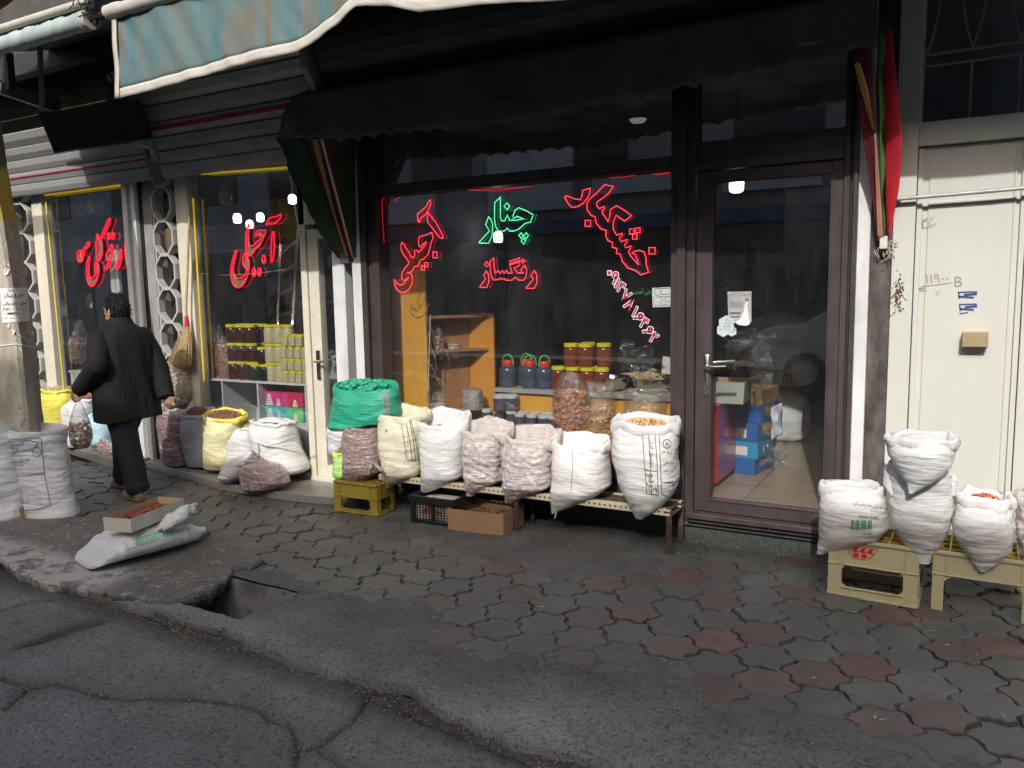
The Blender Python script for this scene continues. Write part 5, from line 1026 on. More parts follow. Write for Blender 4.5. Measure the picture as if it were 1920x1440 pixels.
# doorstep of the second shop
Y2 = -.12
sack('sack', 'tall dark mauve film sack at the left end of the doorstep', 'sack', [(768, 304, 356), (790, 305, 356), (815, 308, 357), (840, 312, 358), (860, 316, 359), (868, 318, 358)], Y2, S_mauve2, .30, 748, .06, S_gfilm, seed=14, tipf=0)
sack('sack', 'grey blue sack open on brown nuts beside the dark mauve film sack', 'sack', [(776, 346, 396), (800, 348, 396), (835, 354, 396), (858, 358, 396), (872, 360, 392)], Y2, S_grey, .28, 758, .035, None, N_brown, .015, .009, seed=15, tipf=0)
sack('sack', 'pale yellow sack with a rolled collar, between the grey blue sack and the white sacks', 'sack', [(782, 386, 458), (800, 389, 452), (835, 391, 442), (860, 391, 440), (876, 392, 432)], Y2 - .04, S_yellow, .28, 763, .05, S_yel2, N_brown, .015, .009, seed=16, tipf=0)
sack('sack', 'smaller white sack open on nuts, left of the tied white sack', 'sack', [(800, 427, 477), (830, 428, 482), (860, 432, 484), (878, 436, 484)], Y2 + .0, S_white, .26, 787, .03, None, N_pist, .015, .011, seed=17, tipf=0)
r, b = sack('sack', 'fat white sack tied at the neck with cord, in front of the white cabinet', 'sack', [(790, 478, 546), (805, 474, 551), (822, 478, 552), (829, 484, 553), (845, 482, 560), (862, 486, 568), (876, 492, 571), (884, 505, 565), (888, 520, 550)], Y2 - .02, S_white, .34, 781, .035, seed=18, tipf=0, filld=.0)
MB().tube([onY(x, y, -.33) for x, y in ((479, 828), (500, 836), (525, 830), (552, 818))], .006, 6).tube([onY(x, y, -.34) for x, y in ((481, 832), (484, 845), (479, 855))], .007, 6).build('cord', S_white2, r, smooth=60)
def tied_bag(label, px, mat, Y, depth, sd, name='plastic_bag', nm='film'):
    return sack(name, label, 'bag', px, Y, mat, depth, None, 0, seed=sd, amp=.010, tipf=0)
wfilm = sackm('white_carrier_film', (.60, .61, .64), 0, .28); nutbag = sackm('film_nut_bag', (.36, .26, .25), film=True, cell=42, gloss=.2, col2=(.46, .36, .34))
tied_bag('limp white carrier bag knotted shut at the foot of the white sacks', [(846, 470, 476), (852, 458, 476), (862, 436, 474), (878, 424, 470), (892, 417, 458), (902, 417, 444), (906, 422, 434)], wfilm, -.40, .22, 21)
tied_bag('low knotted film bag of walnuts lying on the edge of the doorstep', [(858, 488, 492), (864, 484, 498), (872, 466, 516), (885, 458, 532), (900, 456, 539), (910, 460, 525), (917, 464, 492)], nutbag, -.42, .26, 22)
tied_bag('clear bag of walnuts standing on the dark mauve film sack below the broom', [(672, 326, 344), (680, 318, 350), (705, 316, 352), (735, 318, 356), (756, 322, 352)], sackm('film_walnuts_big', (.40, .31, .23), film=True, cell=18, gloss=.18, col2=(.50, .41, .31)), -.06, .2, 23)
sack('sack', 'small lime green sack half hidden behind the mauve net sack', 'sack', [(848, 628, 655), (865, 629, 658), (890, 629, 660), (897, 632, 656)], -.12, S_lime, .2, 840, .02, S_yel2, seed=24, tipf=0)
tied_bag('crumpled white bag between the cream door and the green sack', [(798, 618, 640), (815, 616, 652), (835, 618, 650), (850, 620, 640), (856, 624, 632)], wfilm, -.10, .14, 25)
# doorstep of the third shop
sack('sack', 'bright yellow sack just right of the concrete pole', 'sack', [(730, 84, 134), (745, 84, 136), (775, 86, 134), (810, 90, 130), (822, 94, 126)], .0, S_yel2, .3, 722, .03, None, N_walnut, .015, .012, seed=26, tipf=0)
tied_bag('brown film bag of seeds low beside the concrete pole', [(782, 100, 112), (795, 100, 126), (812, 104, 130), (826, 110, 128)], S_tan, -.05, .24, 27)
sack('sack', 'white printed sack heaped with orange berries behind the man\'s left hand', 'sack', [(748, 142, 172), (765, 124, 174), (790, 126, 174), (820, 132, 172), (835, 134, 166)], -.03, S_white, .28, 740, .03, None, N_goji, -.02, .010, seed=28, tipf=0)
sack('sack', 'pale blue sack behind the hem of the man\'s coat', 'sack', [(780, 174, 218), (800, 174, 216), (825, 174, 214), (838, 176, 200)], -.05, S_blue, .28, 770, .03, seed=29, tipf=0)
tied_bag('small film bag of walnuts lying behind the man\'s leg', [(822, 196, 222), (832, 190, 226), (845, 190, 226), (853, 196, 222)], nutbag, -.12, .2, 30)
# sacks by the road on the left
r, b = sack('sack', 'big cool white sack with blue stamped print leaning by the pole', 'sack', [(800, 8, 112), (815, 10, 112), (850, 12, 114), (890, 16, 119), (925, 22, 126), (948, 26, 133), (958, 32, 136), (962, 44, 132)], -1.58, S_cool, .36, None, 0, seed=31, amp=.012, tipf=0, nr=2.05)
stamp(b, r, [[(10, 826), (50, 822), (74, 820), (78, 826), (80, 850), (84, 890), (94, 942), (96, 948)], [(12, 829), (55, 825), (73, 830), (62, 842), (20, 849)], [(20, 894), (50, 893), (82, 886)], [(36, 958), (70, 955), (96, 947)]] + [[(69 + 8 * math.cos(a), 847 + 9 * math.sin(a)) for a in np.linspace(0, 6.3, 18)]] + [[(22, y), (30, y + .5), (60 - (y % 7) * 3, y - 1)] for y in (866, 873)],
      [(shape('کشمش'), 32, 833, 9, -3, 28), ('Thai', 28, 842, 7, -3, 16), (shape('برنج معطر'), 34, 855, 6, -3, 26), ('CULTURE 5000', 40, 862, 5, -3, 34), (shape('درجه ۱'), 34, 880, 6, -3, 18), ('GO', 69, 848, 7, 0, 10), (shape('ایران'), 46, 941, 7, -8, 18)], inkb, .005)
sack('sack', 'cool white sack cut off at the left edge standing in the low carton', 'sack', [(800, -40, 4), (820, -45, 10), (860, -50, 18), (900, -55, 26), (940, -55, 34), (962, -50, 38), (972, -40, 36)], -1.80, S_cool, .34, None, 0, seed=32, amp=.012, tipf=0, nr=2.05)
# ================================================================ BENCH, CRATES, CARTONS
rust = M('rusty_angle_iron', (.085, .06, .048), .7, .3, var=.4, vs=25, bump=.2, bs=90); slot = M('cream_slotted_rail', (.55, .50, .36), .5, var=.1, dirt=.4, dcol=(.2, .16, .1), ds=12)
bench = thing('bench', 'long low bench of cream slotted rails on rusty legs under the row of sacks', 'bench', (-2.7, -.26, 0))
def rail(y, z, x0, x1):
    mb = MB(); p = .036; n = int((x1 - x0) / p)
    mb.box(x0, x1, y, y + .0025, z - .012, z); mb.box(x0, x1, y, y + .0025, z - .040, z - .024)
    for i in range(n): mb.box(x0 + i * p, x0 + i * p + .022, y + .0003, y + .0022, z - .0245, z - .0115)
    mb.box(x0, x1, y + .0026, y + .040, z - .003, z); return mb
for y in (-.375, -.16): rail(y, .285, -3.78, -1.52).build('slotted_rail', slot, bench)
for x in (-3.74, -2.622, -1.545):
    for y in (-.372, -.135):
        MB().box(x, x + .035, y, y + .004, 0, .262 if y > -.2 else .30).box(x, x + .004, y + .0042, y + .035, 0, .262).build('leg', rust, bench)
    MB().box(x, x + .034, -.366, -.10, .2435, .249).build('cross_bar', rust, bench)
mb = MB()
for i in range(5): mb.box(-3.76, -1.53, -.34 + i * .042, -.31 + i * .042, .268, .281)
mb.build('slat_deck', rust, bench)
def crate(name, label, cxy, ang, W, D, Hh, m, open_low=(.10, .46), rim=.05, logo=False, legs=False, grid=True, m2=None):
    t = thing(name, label, 'crate', (0, 0, 0)); b = MB(); th = .012
    lo, hi = Hh * open_low[0], Hh * open_low[1]; c_ = W * .16; cd_ = D * .18
    def side(fx, L, cc):
        def bx(a0, a1, z0, z1, o0=0., o1=th): fx(a0, a1, o0, o1, z0, z1)
        if legs:
            bx(0, cc * .75, 0, hi); bx(L - cc * .75, L, 0, hi); bx(0, L, hi, Hh)
            for k in range(5):
                a0 = cc * .75 + .045 * (1 - math.cos(k * math.pi / 8)) if 0 else cc * .75; dz = .042 * (1 - math.sin((k + 1) * math.pi / 10)); bx(a0 + k * .010, a0 + (k + 1) * .010, hi - dz, hi); bx(L - a0 - (k + 1) * .010, L - a0 - k * .010, hi - dz, hi)
        else:
            bx(0, cc, 0, Hh); bx(L - cc, L, 0, Hh); bx(cc, L - cc, 0, lo); bx(cc, L - cc, hi, Hh)
            for k in range(4):
                dz = .03 * (1 - math.sin((k + 1) * math.pi / 8)); w0 = .008
                for z0_, z1_ in ((hi - dz, hi), (lo, lo + dz)): bx(cc + k * w0, cc + (k + 1) * w0, z0_, z1_); bx(L - cc - (k + 1) * w0, L - cc - k * w0, z0_, z1_)
            bx(cc - .006, L - cc + .006, lo - .006, lo + .002, -.006, 0); bx(cc - .006, cc, lo, hi, -.005, 0); bx(L - cc, L - cc + .006, lo, hi, -.005, 0)
            for q in np.linspace(.1, .9, 6): bx(L * q - .002, L * q + .002, 0, lo - .007, -.005, 0)
        bx(0, L, Hh - .016, Hh, -.008, 0); bx(0, L, hi + .0, hi + .007, -.0055, 0); bx(cc * .82, cc * .82 + .006, hi + .008 if not legs else hi + .008, Hh - .017, -.0045, 0); bx(L - cc * .82 - .006, L - cc * .82, hi + .008, Hh - .017, -.0045, 0)
        bx(0, L, 0, .012, -.007, 0) if not legs else None
    side(lambda a0, a1, o0, o1, z0, z1: b.box(a0, a1, o0, o1, z0, z1), W, c_); side(lambda a0, a1, o0, o1, z0, z1: b.box(a0, a1, D - o1, D - o0, z0, z1), W, c_)
    side(lambda a0, a1, o0, o1, z0, z1: b.box(o0 + .001, o1 + .001, a0 + .0125, a1 - .0125, z0, z1), D, cd_); side(lambda a0, a1, o0, o1, z0, z1: b.box(W - o1 - .001, W - o0 - .001, a0 + .0125, a1 - .0125, z0, z1), D, cd_)
    body = b.build('body', m, t, bevel=.0025)
    if grid:
        gb = MB()
        for i in range(1, 6): x = W * i / 6; gb.box(x - .004, x + .004, .013, D - .013, Hh - .06, Hh - .006)
        for j in range(1, 4): y = D * j / 4; gb.box(.014, W - .014, y - .0035, y + .0035, Hh - .058, Hh - .008)
        gb.build('bottle_grid', m2 or m, t)
    if logo:
        lg = MB(); x0, z0 = W * .30, Hh * .80; s = .017
        for k in range(3): lg.add([(x0 + k * s * 2.1 + a * s, -.0010, z0 + c * s) for a, c in ((-1, .2), (.2, 1.6), (1.3, 1.6), (.6, .6), (1.3, -.1), (.2, -.2))], [(0, 1, 2, 3, 4, 5)])
        for k in range(2): lg.add([(x0 + s * (.4 + 2.3 * k) + math.cos(a) * s * .95, -.0012, z0 - s * 1.1 + math.sin(a) * s * .8) for a in np.linspace(0, 6.283, 16, endpoint=False)], [tuple(range(16))])
        lg.tube([(x0 - s * 1.7, -.001, z0 - s * .4), (x0 - s * .2, -.001, z0 + s * 2.0), (x0 + s * 6.6, -.001, z0 + s * 1.9), (x0 + s * 5.2, -.001, z0 - s * .5), (x0 + s * 3.6, -.001, z0 - s * 2.2), (x0 - s * .4, -.001, z0 - s * 2.1)], .0022, 4, closed=True)
        lg.build('red_logo', M('logo_red', (.55, .02, .03), .6), t)
    t.location = (cxy[0], cxy[1], 0); t.rotation_euler = (0, 0, ang); return t
ymat2 = M('crate_yellow', (.38, .29, .04), .45, var=.15, vs=7, dirt=.55, dcol=(.10, .07, .02), ds=6); pmat = M('crate_pale_yellow', (.47, .44, .27), .5, var=.1, vs=5, dirt=.35, dcol=(.22, .18, .09), ds=5); pgrid = M('crate_ochre', (.46, .34, .04), .5, var=.15, dirt=.4, dcol=(.1, .07, .02), ds=7)
crate('bottle_crate', 'deep yellow bottle crate at the left end of the bench', (-4.107, -.51), R(2), .40, .22, .235, ymat2, (.12, .50))
crate('bottle_crate', 'pale yellow bottle crate with a red logo and a wide slot', (-.575, -.60), R(-1.5), .43, .30, .315, pmat, (.17, .55), logo=True, m2=pgrid)
crate('bottle_crate', 'pale yellow bottle crate standing on corner legs at the far right', (-.085, -.585), R(-1), .44, .32, .31, pmat, (.17, .60), legs=True, m2=pgrid)
# carton with chestnuts
kraft = M('kraft_board', (.36, .22, .125), .8, var=.1, vs=5, dirt=.2, dcol=(.2, .12, .06), ds=4); whiteb = M('white_board', (.62, .60, .52), .7, var=.05, dirt=.15, dcol=(.4, .35, .25), ds=3); kin = M('board_inside', (.46, .32, .19), .8, var=.08)
def carton(label, P, Hh, m, fill=None, flvl=.5, nsz=.013, n=200, flare=0., name='carton', mi=None):
    """P: four base corners, counter clockwise"""
    c = sum((Vector((p[0], p[1], p[2])) for p in P), Vector()) / 4; t = thing(name, label, 'box', c); b = MB(); th = .004
    q = [Vector(p) for p in P]; u = [c + (p - c) * (1 + flare) + Vector((0, 0, Hh)) for p in q]; inn = [c + (p - c) * .975 for p in q]; iu = [c + (p - c) * (1 + flare) * .978 + Vector((0, 0, Hh)) for p in q]
    b.add(q + u, [(0, 1, 5, 4), (1, 2, 6, 5), (2, 3, 7, 6), (3, 0, 4, 7), (3, 2, 1, 0)], 0); b.add([p + Vector((0, 0, .004)) for p in inn] + iu, [(4, 5, 1, 0), (5, 6, 2, 1), (6, 7, 3, 2), (7, 4, 0, 3), (0, 1, 2, 3)], 1); b.add(u + iu, [(0, 1, 5, 4), (1, 2, 6, 5), (2, 3, 7, 6), (3, 0, 4, 7)], 1)
    o = b.build('box', [m, mi or m], t); me = o.data
    if fill:
        f = MB(); 
        for i in range(n):
            a, d = random.random(), random.random(); p = (inn[0] * (1 - a) + inn[1] * a) * (1 - d) + (inn[3] * (1 - a) + inn[2] * a) * d
            e = min(a, 1 - a, d, 1 - d); p = c + (p - c) * .93; blob(f, (p.x, p.y, p.z + Hh * flvl * (.75 + .6 * min(.3, e) + .1 * nz(a * 4, d * 4)) + random.uniform(-.4, .6) * nsz), (nsz * random.uniform(.8, 1.25), nsz * random.uniform(.7, 1), nsz * random.uniform(.6, .9)))
        f.add([p + Vector((0, 0, Hh * flvl * .72)) for p in inn], [(0, 1, 2, 3)]); f.build('contents', fill, t, smooth=60)
    return t
carton('open brown carton of hazelnuts on the ground in front of the bench', [(-3.05, -.54, .002), (-2.63, -.505, .002), (-2.64, -.20, .002), (-3.03, -.22, .002)], .15, kraft, N_brown, .72, .011, 380, .03)
p0, p1 = onZ(0, 992), onZ(45, 980)
carton('low tan carton under the sack at the left edge', [(p0[0] - .35, p0[1] - .10, .03), (p1[0] + .0, p1[1] - .02, .03), (p1[0] - .15, p1[1] + .33, .03), (p0[0] - .45, p0[1] + .3, .03)], .09, M('tan_board', (.46, .31, .12), .8, var=.06), None, mi=kin)
# black mesh crate
bcr = thing('mesh_crate', 'black plastic mesh crate with white bags inside, under the bench', 'crate', (-3.25, -.4, 0)); blk = M('black_plastic', (.018, .018, .019), .4, var=.2); mb = MB()
x0, x1, y0, y1, hz = -3.40, -3.03, -.50, -.22, .20
for x in np.linspace(x0 + .03, x1 - .03, 13): mb.box(x - .003, x + .003, y0, y0 + .006, .01, hz - .04); mb.box(x - .003, x + .003, y1 - .006, y1, .01, hz - .04)
for z in np.linspace(.02, hz - .045, 8): mb.box(x0, x1, y0 + .001, y0 + .005, z - .003, z + .003); mb.box(x1 - .005, x1 - .001, y0, y1, z - .003, z + .003)
for y in np.linspace(y0 + .03, y1 - .03, 9): mb.box(x1 - .006, x1, y - .003, y + .003, .01, hz - .04)
for (a, b_) in ((x0, x0 + .035), (x1 - .035, x1)): mb.box(a, b_, y0 - .003, y0 + .02, 0, hz); mb.box(a, b_, y1 - .02, y1 + .003, 0, hz)
mb.box(x0 - .01, x1 + .01, y0 - .012, y0 + .01, hz - .045, hz); mb.box(x0 - .01, x1 + .01, y1 - .01, y1 + .012, hz - .045, hz); mb.box(x1 - .01, x1 + .012, y0 + .011, y1 - .011, hz - .045, hz); mb.box(x0 - .012, x0 + .01, y0 + .011, y1 - .011, hz - .045, hz); mb.box(x0, x1, y0, y1, 0, .008); mb.box(-3.22, -3.20, y0 - .006, y0 + .02, 0, hz)
mb.build('body', blk, bcr, bevel=.002); mb = MB(); mb.box(x0 + .02, x1 - .04, y0 + .012, y1 - .03, .012, .165); o = mb.build('white_bags', M('crate_bag', (.66, .66, .66), .5, var=.12, vs=20), bcr, bevel=.03)
mb = MB(); mb.add([onY(x, y, y0 + .0105) for x, y in ((797, 952), (806, 944), (826, 962), (824, 968), (792, 963))], [(0, 1, 2, 3, 4)]); mb.build('orange_print', M('orange_print', (.60, .14, .03), .6), bcr)
# the sack lying on the slab, the jujube box on top of it
LZ_ = .045; pA, pB = Vector(onZ(165, 1068, LZ_)), Vector(onZ(398, 1010, LZ_)); ax = (pB - pA); ax.z = 0; Ln = ax.length; ax.normalize(); sd = Vector((-ax.y, ax.x, 0))
rings = []; NL = 70; lb = thing('sack', 'white sack lying flat on the broken slab under the jujube box', 'sack', (pA + pB) / 2)
for i in range(NL):
    t = i / (NL - 1); wv = np.interp(t, [0, .05, .2, .5, .75, .9, .96, 1], [.12, .17, .20, .21, .185, .10, .03, .022]); hh = np.interp(t, [0, .06, .16, .3, .5, .75, .9, .96, 1], [.012, .03, .06, .082, .086, .078, .045, .02, .016]); zc = np.interp(t, [0, .9, 1], [0, 0, .03]); rr = []
    for j in range(44):
        a = 2 * math.pi * j / 44; cx_, sz_ = math.cos(a), math.sin(a); p = pA + ax * (Ln * t) + sd * (wv * math.copysign(abs(cx_) ** .8, cx_) + .10) + Vector((0, 0, zc + hh + hh * math.copysign(abs(sz_) ** .85, sz_) * (1 if sz_ > 0 else .96)))
        fold = .012 * nz(t * 22 + nz(a, t * 3) * 2, a * 1.1, 2) * (1.6 if t < .3 else .7); p += Vector((0, 0, fold)) * (1 if sz_ > 0 else .15) + sd * .5 * fold * cx_; rr.append(p)
    rings.append(rr)
lo = MB().loft(rings).build('cloth', S_white, lb, smooth=80); Tl = bvh(lo); mb = MB()
printlines(Tl, mb, [[(235, 1032), (300, 1010), (372, 985)], [(245, 1040), (300, 1022), (340, 1010)], [(300, 1022), (304, 1038)], [(340, 1008), (344, 1022)]], .004, .004); mb.build('print', inkgr, lb)
mb = MB(); T2 = [[(256 + i * 2, 1022 - i * .68), (254 + i * 2, 1010 - i * .66)] for i in range(60)]; printlines(Tl, mb, T2, .011, .003); mb.build('green_band', M('green_band_ink', (.24, .50, .36), .8), lb)
mb = MB(); printtext(Tl, mb, 'ALTIN ELEME', 330, 999, 8, -15, 78, .008); printtext(Tl, mb, 'UN', 280, 1012, 9, -17, 18, .008); printtext(Tl, mb, 'www', 200, 1046, 9, -30, 22, .006); mb.build('lettering', M('band_white', (.60, .68, .62), .8), lb)
bz = .235
bP = [Vector(onZ(x, y, bz)) for x, y in ((196, 995), (247, 999), (345, 958), (288, 950))]
d1 = (bP[2] - bP[1]); e1 = (bP[0] - bP[1]); bP = [bP[0], bP[1], bP[1] + d1, bP[0] + d1]
jb = carton('long cream box of dark red jujubes balanced on the lying sack', bP, .085, whiteb, N_date, .62, .012, 300, .02, mi=kin)
# crumpled cloth hanging over the side of the box
cr = thing('sack', 'crumpled empty white sack draped against the jujube box', 'sack', onZ(330, 980, .2)); rows = []
A0 = [(292, 992, .20), (318, 962, .30), (352, 945, .34), (370, 943, .32)]; A1 = [(300, 998, .17), (330, 995, .19), (352, 984, .20), (368, 962, .26)]
for i in range(30):
    t = i / 29; f = lambda S, k: np.interp(t, np.linspace(0, 1, 4), [p[k] for p in S]); row = []
    a = Vector(onZ(f(A0, 0), f(A0, 1), f(A0, 2))); b = Vector(onZ(f(A1, 0), f(A1, 1), f(A1, 2)))
    for u in np.linspace(0, 1, 16): p = a + (b - a) * u; row.append(p + Vector((.02 * nz(t * 5, u * 3, 1) + .03 * math.sin(math.pi * u), -.045 * math.sin(math.pi * u) + .02 * nz(t * 7, u * 4, 5), .016 * nz(t * 6, u * 5, 9))))
    rows.append(row)
MB().grid(rows).build('cloth', S_white, cr, smooth=50, solid=.012, sub=1)
# ================================================================ GOODS IN THE MIDDLE WINDOW
orange = M('orange_board', (.66, .33, .05), .4, var=.05, vs=3, spec=.4); orange_d = M('orange_side_board', (.64, .27, .04), .45, var=.08); brn = M('brown_board', (.36, .17, .07), .5, var=.15)
sv = thing('shelf_unit', 'tall orange shelf unit standing along the left wall of the middle shop', 'shelf', (-3.9, .7, .26))
MB().box(-4.10, -3.765, .27, .295, .27, 2.36).build('end_panel', orange, sv, bevel=.002); MB().prism([(-4.05, .30, .27), (-4.04, .296, .27), (-3.66, .745, .27), (-3.67, .75, .27)], (0, 0, 1.17)).build('back_panel', brn, sv)
MB().box(-3.68, -3.42, .75, .775, .27, 1.45).build('end_panel', orange_d, sv, bevel=.002); 
for z in (.62, 1.14, 1.42): MB().prism([(-4.035, .297, z), (-3.80, .297, z), (-3.47, .747, z), (-3.655, .747, z)], (0, 0, .02)).build('shelf', brn, sv)
tw = MB()
for k in range(5):
    L = [Vector(onY(745 + random.uniform(0, 60), 640 + random.uniform(-60, 60), .2))]
    for i in range(7): L.append(L[-1] + Vector((random.uniform(-.02, .05), 0, -.06 + random.gauss(0, .05))))
    tw.tube(L, .0010, 5)
tw.tube([onY(807, 590, .26), onY(805, 660, .26), onY(803, 730, .26), onY(798, 752, .26)], .004, 6); tw.tube([onY(760, 545, .1), onY(768, 580, .1), onY(780, 592, .1), onY(795, 588, .1), onY(805, 570, .1)], .0015, 5)
tag(tw.build('sign_wires', M('wire_white', (.6, .58, .52), .5), None), 'loose pale wires in front of the orange end panel', 'wires')
film = glassm('clear_film', (.97, .97, .97), dust=.06, refl=1.6, rough=.12, bumpy=26)
def lathebag(name, label, px, py0, py1, Y, wpx, fillm, frac, nsz, n, sd, flop=0., cat='bag'):
    """a clear film bag part filled with goods"""
    a = Vector(onY(px, py1, Y)); b = Vector(onY(px, py0, Y)); Hh = (b - a).length; r = (Vector(onY(px + wpx / 2, py1, Y)) - a).length; t_ = thing(name, label, cat, a); rings = []
    for s in np.linspace(0, 1, 26):
        k = np.interp(s, [0, .06, .3, frac, min(.99, frac + .15), 1], [.75, .95, 1.05, .98, .8, .5 + flop]); rr = []
        for j in range(30):
            th = 2 * math.pi * j / 30; q = r * k * (1 + .10 * nz(math.cos(th) * 1.5 + sd, math.sin(th) * 1.5, s * 4)); fl = max(0, s - frac) / (1 - frac + 1e-6)
            rr.append((a.x + math.cos(th) * q + flop * .3 * fl * r, a.y + math.sin(th) * q * (.75 - .55 * fl), a.z + Hh * s + .03 * nz(th, sd, 3) * fl))
        rings.append(rr)
    MB().loft(rings, 0, cap=False).build('film', film, t_, smooth=80)
    f = MB(); core = []
    for s in np.linspace(0, frac, 8): core.append([(a.x + math.cos(th) * r * .84, a.y + math.sin(th) * r * .62, a.z + Hh * s + .004) for th in np.linspace(0, 6.283, 18, endpoint=False)])
    f.loft(core)
    for i in range(n):
        th = random.random() * 6.283; top = random.random() < .25; q = r * (.92 if not top else math.sqrt(random.random()) * .85); z = Hh * (random.random() * frac if not top else frac)
        blob(f, (a.x + math.cos(th) * q, a.y + math.sin(th) * q * .72, a.z + z), (nsz * random.uniform(.8, 1.4), nsz * random.uniform(.5, .9), nsz * random.uniform(.6, 1.1)))
    f.build('contents', fillm, t_, smooth=60); return t_
N_ring = nutm('dried_rings', (.42, .13, .05), (.60, .28, .10), .4); N_apri = nutm('dried_apricot', (.50, .24, .06), (.58, .33, .12), .45); N_chip = nutm('snack', (.42, .18, .10), (.50, .28, .16), .4)
lathebag('film_bag', 'tall clear bag of red brown dried rings in front of the jars', 1070, 700, 822, .16, 62, N_ring, .72, .018, 420, 1)
lathebag('film_bag', 'clear bag of dried apricots right of the bag of dried rings', 1122, 715, 815, .17, 60, N_apri, .50, .014, 260, 2, .5)
lathebag('film_bag', 'wide cloudy clear bag behind the tallest sack', 1205, 728, 810, .22, 92, N_apri, .30, .016, 260, 3, .45)
lathebag('film_bag', 'clear bag of snacks on the shelf left of the plastic tub', 822, 608, 672, .48, 20, N_chip, .62, .012, 120, 4, -.2)
lathebag('film_bag', 'grey bag of seeds standing on the lowest shelf', 886, 725, 768, .60, 38, nutm('grey_seed', (.34, .33, .30), (.46, .45, .42)), .8, .008, 320, 5, -.3)
lathebag('film_bag', 'small knotted clear bag at the foot of the orange shelf unit', 822, 735, 772, .35, 34, nutm('pale_seed', (.30, .29, .26), (.38, .37, .34)), .4, .010, 90, 6, .1)
c = onY(852, 670, .58); t = thing('plastic_tub', 'small clear white rimmed tub on the middle orange shelf', 'tub', c); MB().lathe([(.04, 0), (.052, .10), (.060, .104), (.060, .110), (.050, .108), (.037, .01)], c, 20).build('tub', M('tub_white', (.50, .49, .47), .35), t, smooth=50); mb = MB(); [blob(mb, (c[0] + random.gauss(0, .015), c[1] + random.gauss(0, .015), c[2] + .05 + random.uniform(0, .04)), .012) for _ in range(40)]; mb.build('contents', N_brown, t)
# counters
ct = thing('counter', 'orange counter with a grey edge carrying jars and bowls', 'counter', (-2.3, .7, .26)); MB().box(-3.12, -1.66, .30, .325, .27, .862).build('front_board', orange, ct); MB().box(-3.14, -1.66, .278, .9, .864, .892).build('top', M('counter_edge', (.42, .36, .28), .4), ct, bevel=.004); MB().box(-3.14, -1.66, .271, .277, .862, .894).build('edge_trim', M('trim_grey', (.34, .34, .35), .4), ct)
dk = thing('display_shelf', 'low dark shelf just inside the middle window', 'shelf', (-2.8, .3, .3)); MB().box(-3.95, -1.66, .09, .268, .605, .63).build('top', brn, dk, bevel=.003); MB().box(-3.3, -1.66, .10, .125, .27, .603).build('front_board', M('red_board', (.36, .02, .025), .4), dk)
# jars
honey = M('honey', (.17, .035, .008), .12, var=.2, vs=9, coat=.6); honey_d = M('dark_honey', (.05, .013, .008), .12, var=.4, vs=9, coat=.6); lidy = M('yellow_lid', (.66, .60, .03), .4, var=.06); tahini = M('tahini', (.45, .40, .25), .4, var=.06, coat=.3); syr = M('purple_syrup', (.075, .075, .115), .3, var=.3, vs=10, coat=.4); lidm = M('mint_lid', (.55, .62, .58), .4); lidr = M('red_cap', (.60, .05, .02), .4); hgr = M('green_handle', (.06, .62, .18), .4); syrb = M('blue_syrup', (.055, .075, .12), .3, var=.3, vs=8, coat=.4); blackj = M('black_syrup', (.012, .012, .014), .15, coat=.6)
def jar(name, label, cat, c, r, h, bm_, lm, group, square=False, lidf=.16):
    t = thing(name, label, cat, c, group); n = 4 if square else 18; rr = r * (1.28 if square else 1)
    mb = MB(); pr = [(rr * .90, 0), (rr, h * .04), (rr, h * .74), (rr * .86, h * .82), (rr * .82, h * (1 - lidf))]
    mb.lathe(pr, c, n)
    if square:
        mb.v = [(c[0] + (x - c[0]) * .7071 - (y - c[1]) * .7071, c[1] + (x - c[0]) * .7071 + (y - c[1]) * .7071, z) for x, y, z in mb.v]
    mb.build('glass', bm_, t, smooth=35, bevel=.006 if square else 0); q = (c[0], c[1], c[2] + h * (1 - lidf))
    MB().lathe([(r * .93, 0), (r * .97, h * .01), (r * .97, h * lidf * .9), (r * .90, h * lidf), (r * .8, h * lidf * .97)], q, 20).build('lid', lm, t, smooth=35); return t
hj = None
HJ = 'honey jar with yellow lid in the stack behind the clear bag of dried rings'
jz = .894; rj, hj_ = .056, .172
hx0 = float(onY(1048, 740, .38)[0]); p = jar('honey_jar', HJ, 'jar', (hx0, .38, jz), rj, hj_, honey, lidy, 'honey jars stacked on the orange counter')
for i in range(1, 4): dup(p, (hx0 + i * .117, .38, jz))
for i in range(3): dup(p, (hx0 + .055 + i * .117, .50, jz))
for (x, y) in ((.095, .40), (.213, .40), (.33, .47), (.18, .52)): dup(p, (hx0 + x, y, jz + hj_ + .001))
jc = [onY(x, 719, .38) for x in (953, 974, 992, 1017)]
jug = thing('syrup_jug', 'dark blue syrup jug with red cap and green handle on the orange counter', 'jug', (jc[0][0], .38, jz), 'syrup jugs on the orange counter'); cz = (jc[0][0], .38, jz)
MB().lathe([(.062, 0), (.068, .01), (.068, .05), (.064, .06), (.068, .07), (.068, .125), (.060, .15), (.040, .165)], cz, 20).build('bottle', syrb, jug, smooth=50); MB().lathe([(.043, .16), (.045, .165), (.045, .20), (.04, .206), (.01, .206)], cz, 18).build('cap', lidr, jug, smooth=40)
MB().tube([(cz[0] + .05 * math.cos(a), cz[1], cz[2] + .175 + .075 * math.sin(a)) for a in np.linspace(-.1, math.pi + .1, 16)], .005, 6).build('handle', hgr, jug, smooth=60)
for i, q in enumerate(jc[1:]): dup(jug, (q[0] + .01 * i, (.38 + (.12 if i == 0 else .0)), jz), rot=(0, 0, .5 * i))
SJ = 'purple syrup jar with a pale mint lid in the rows below the orange counter'
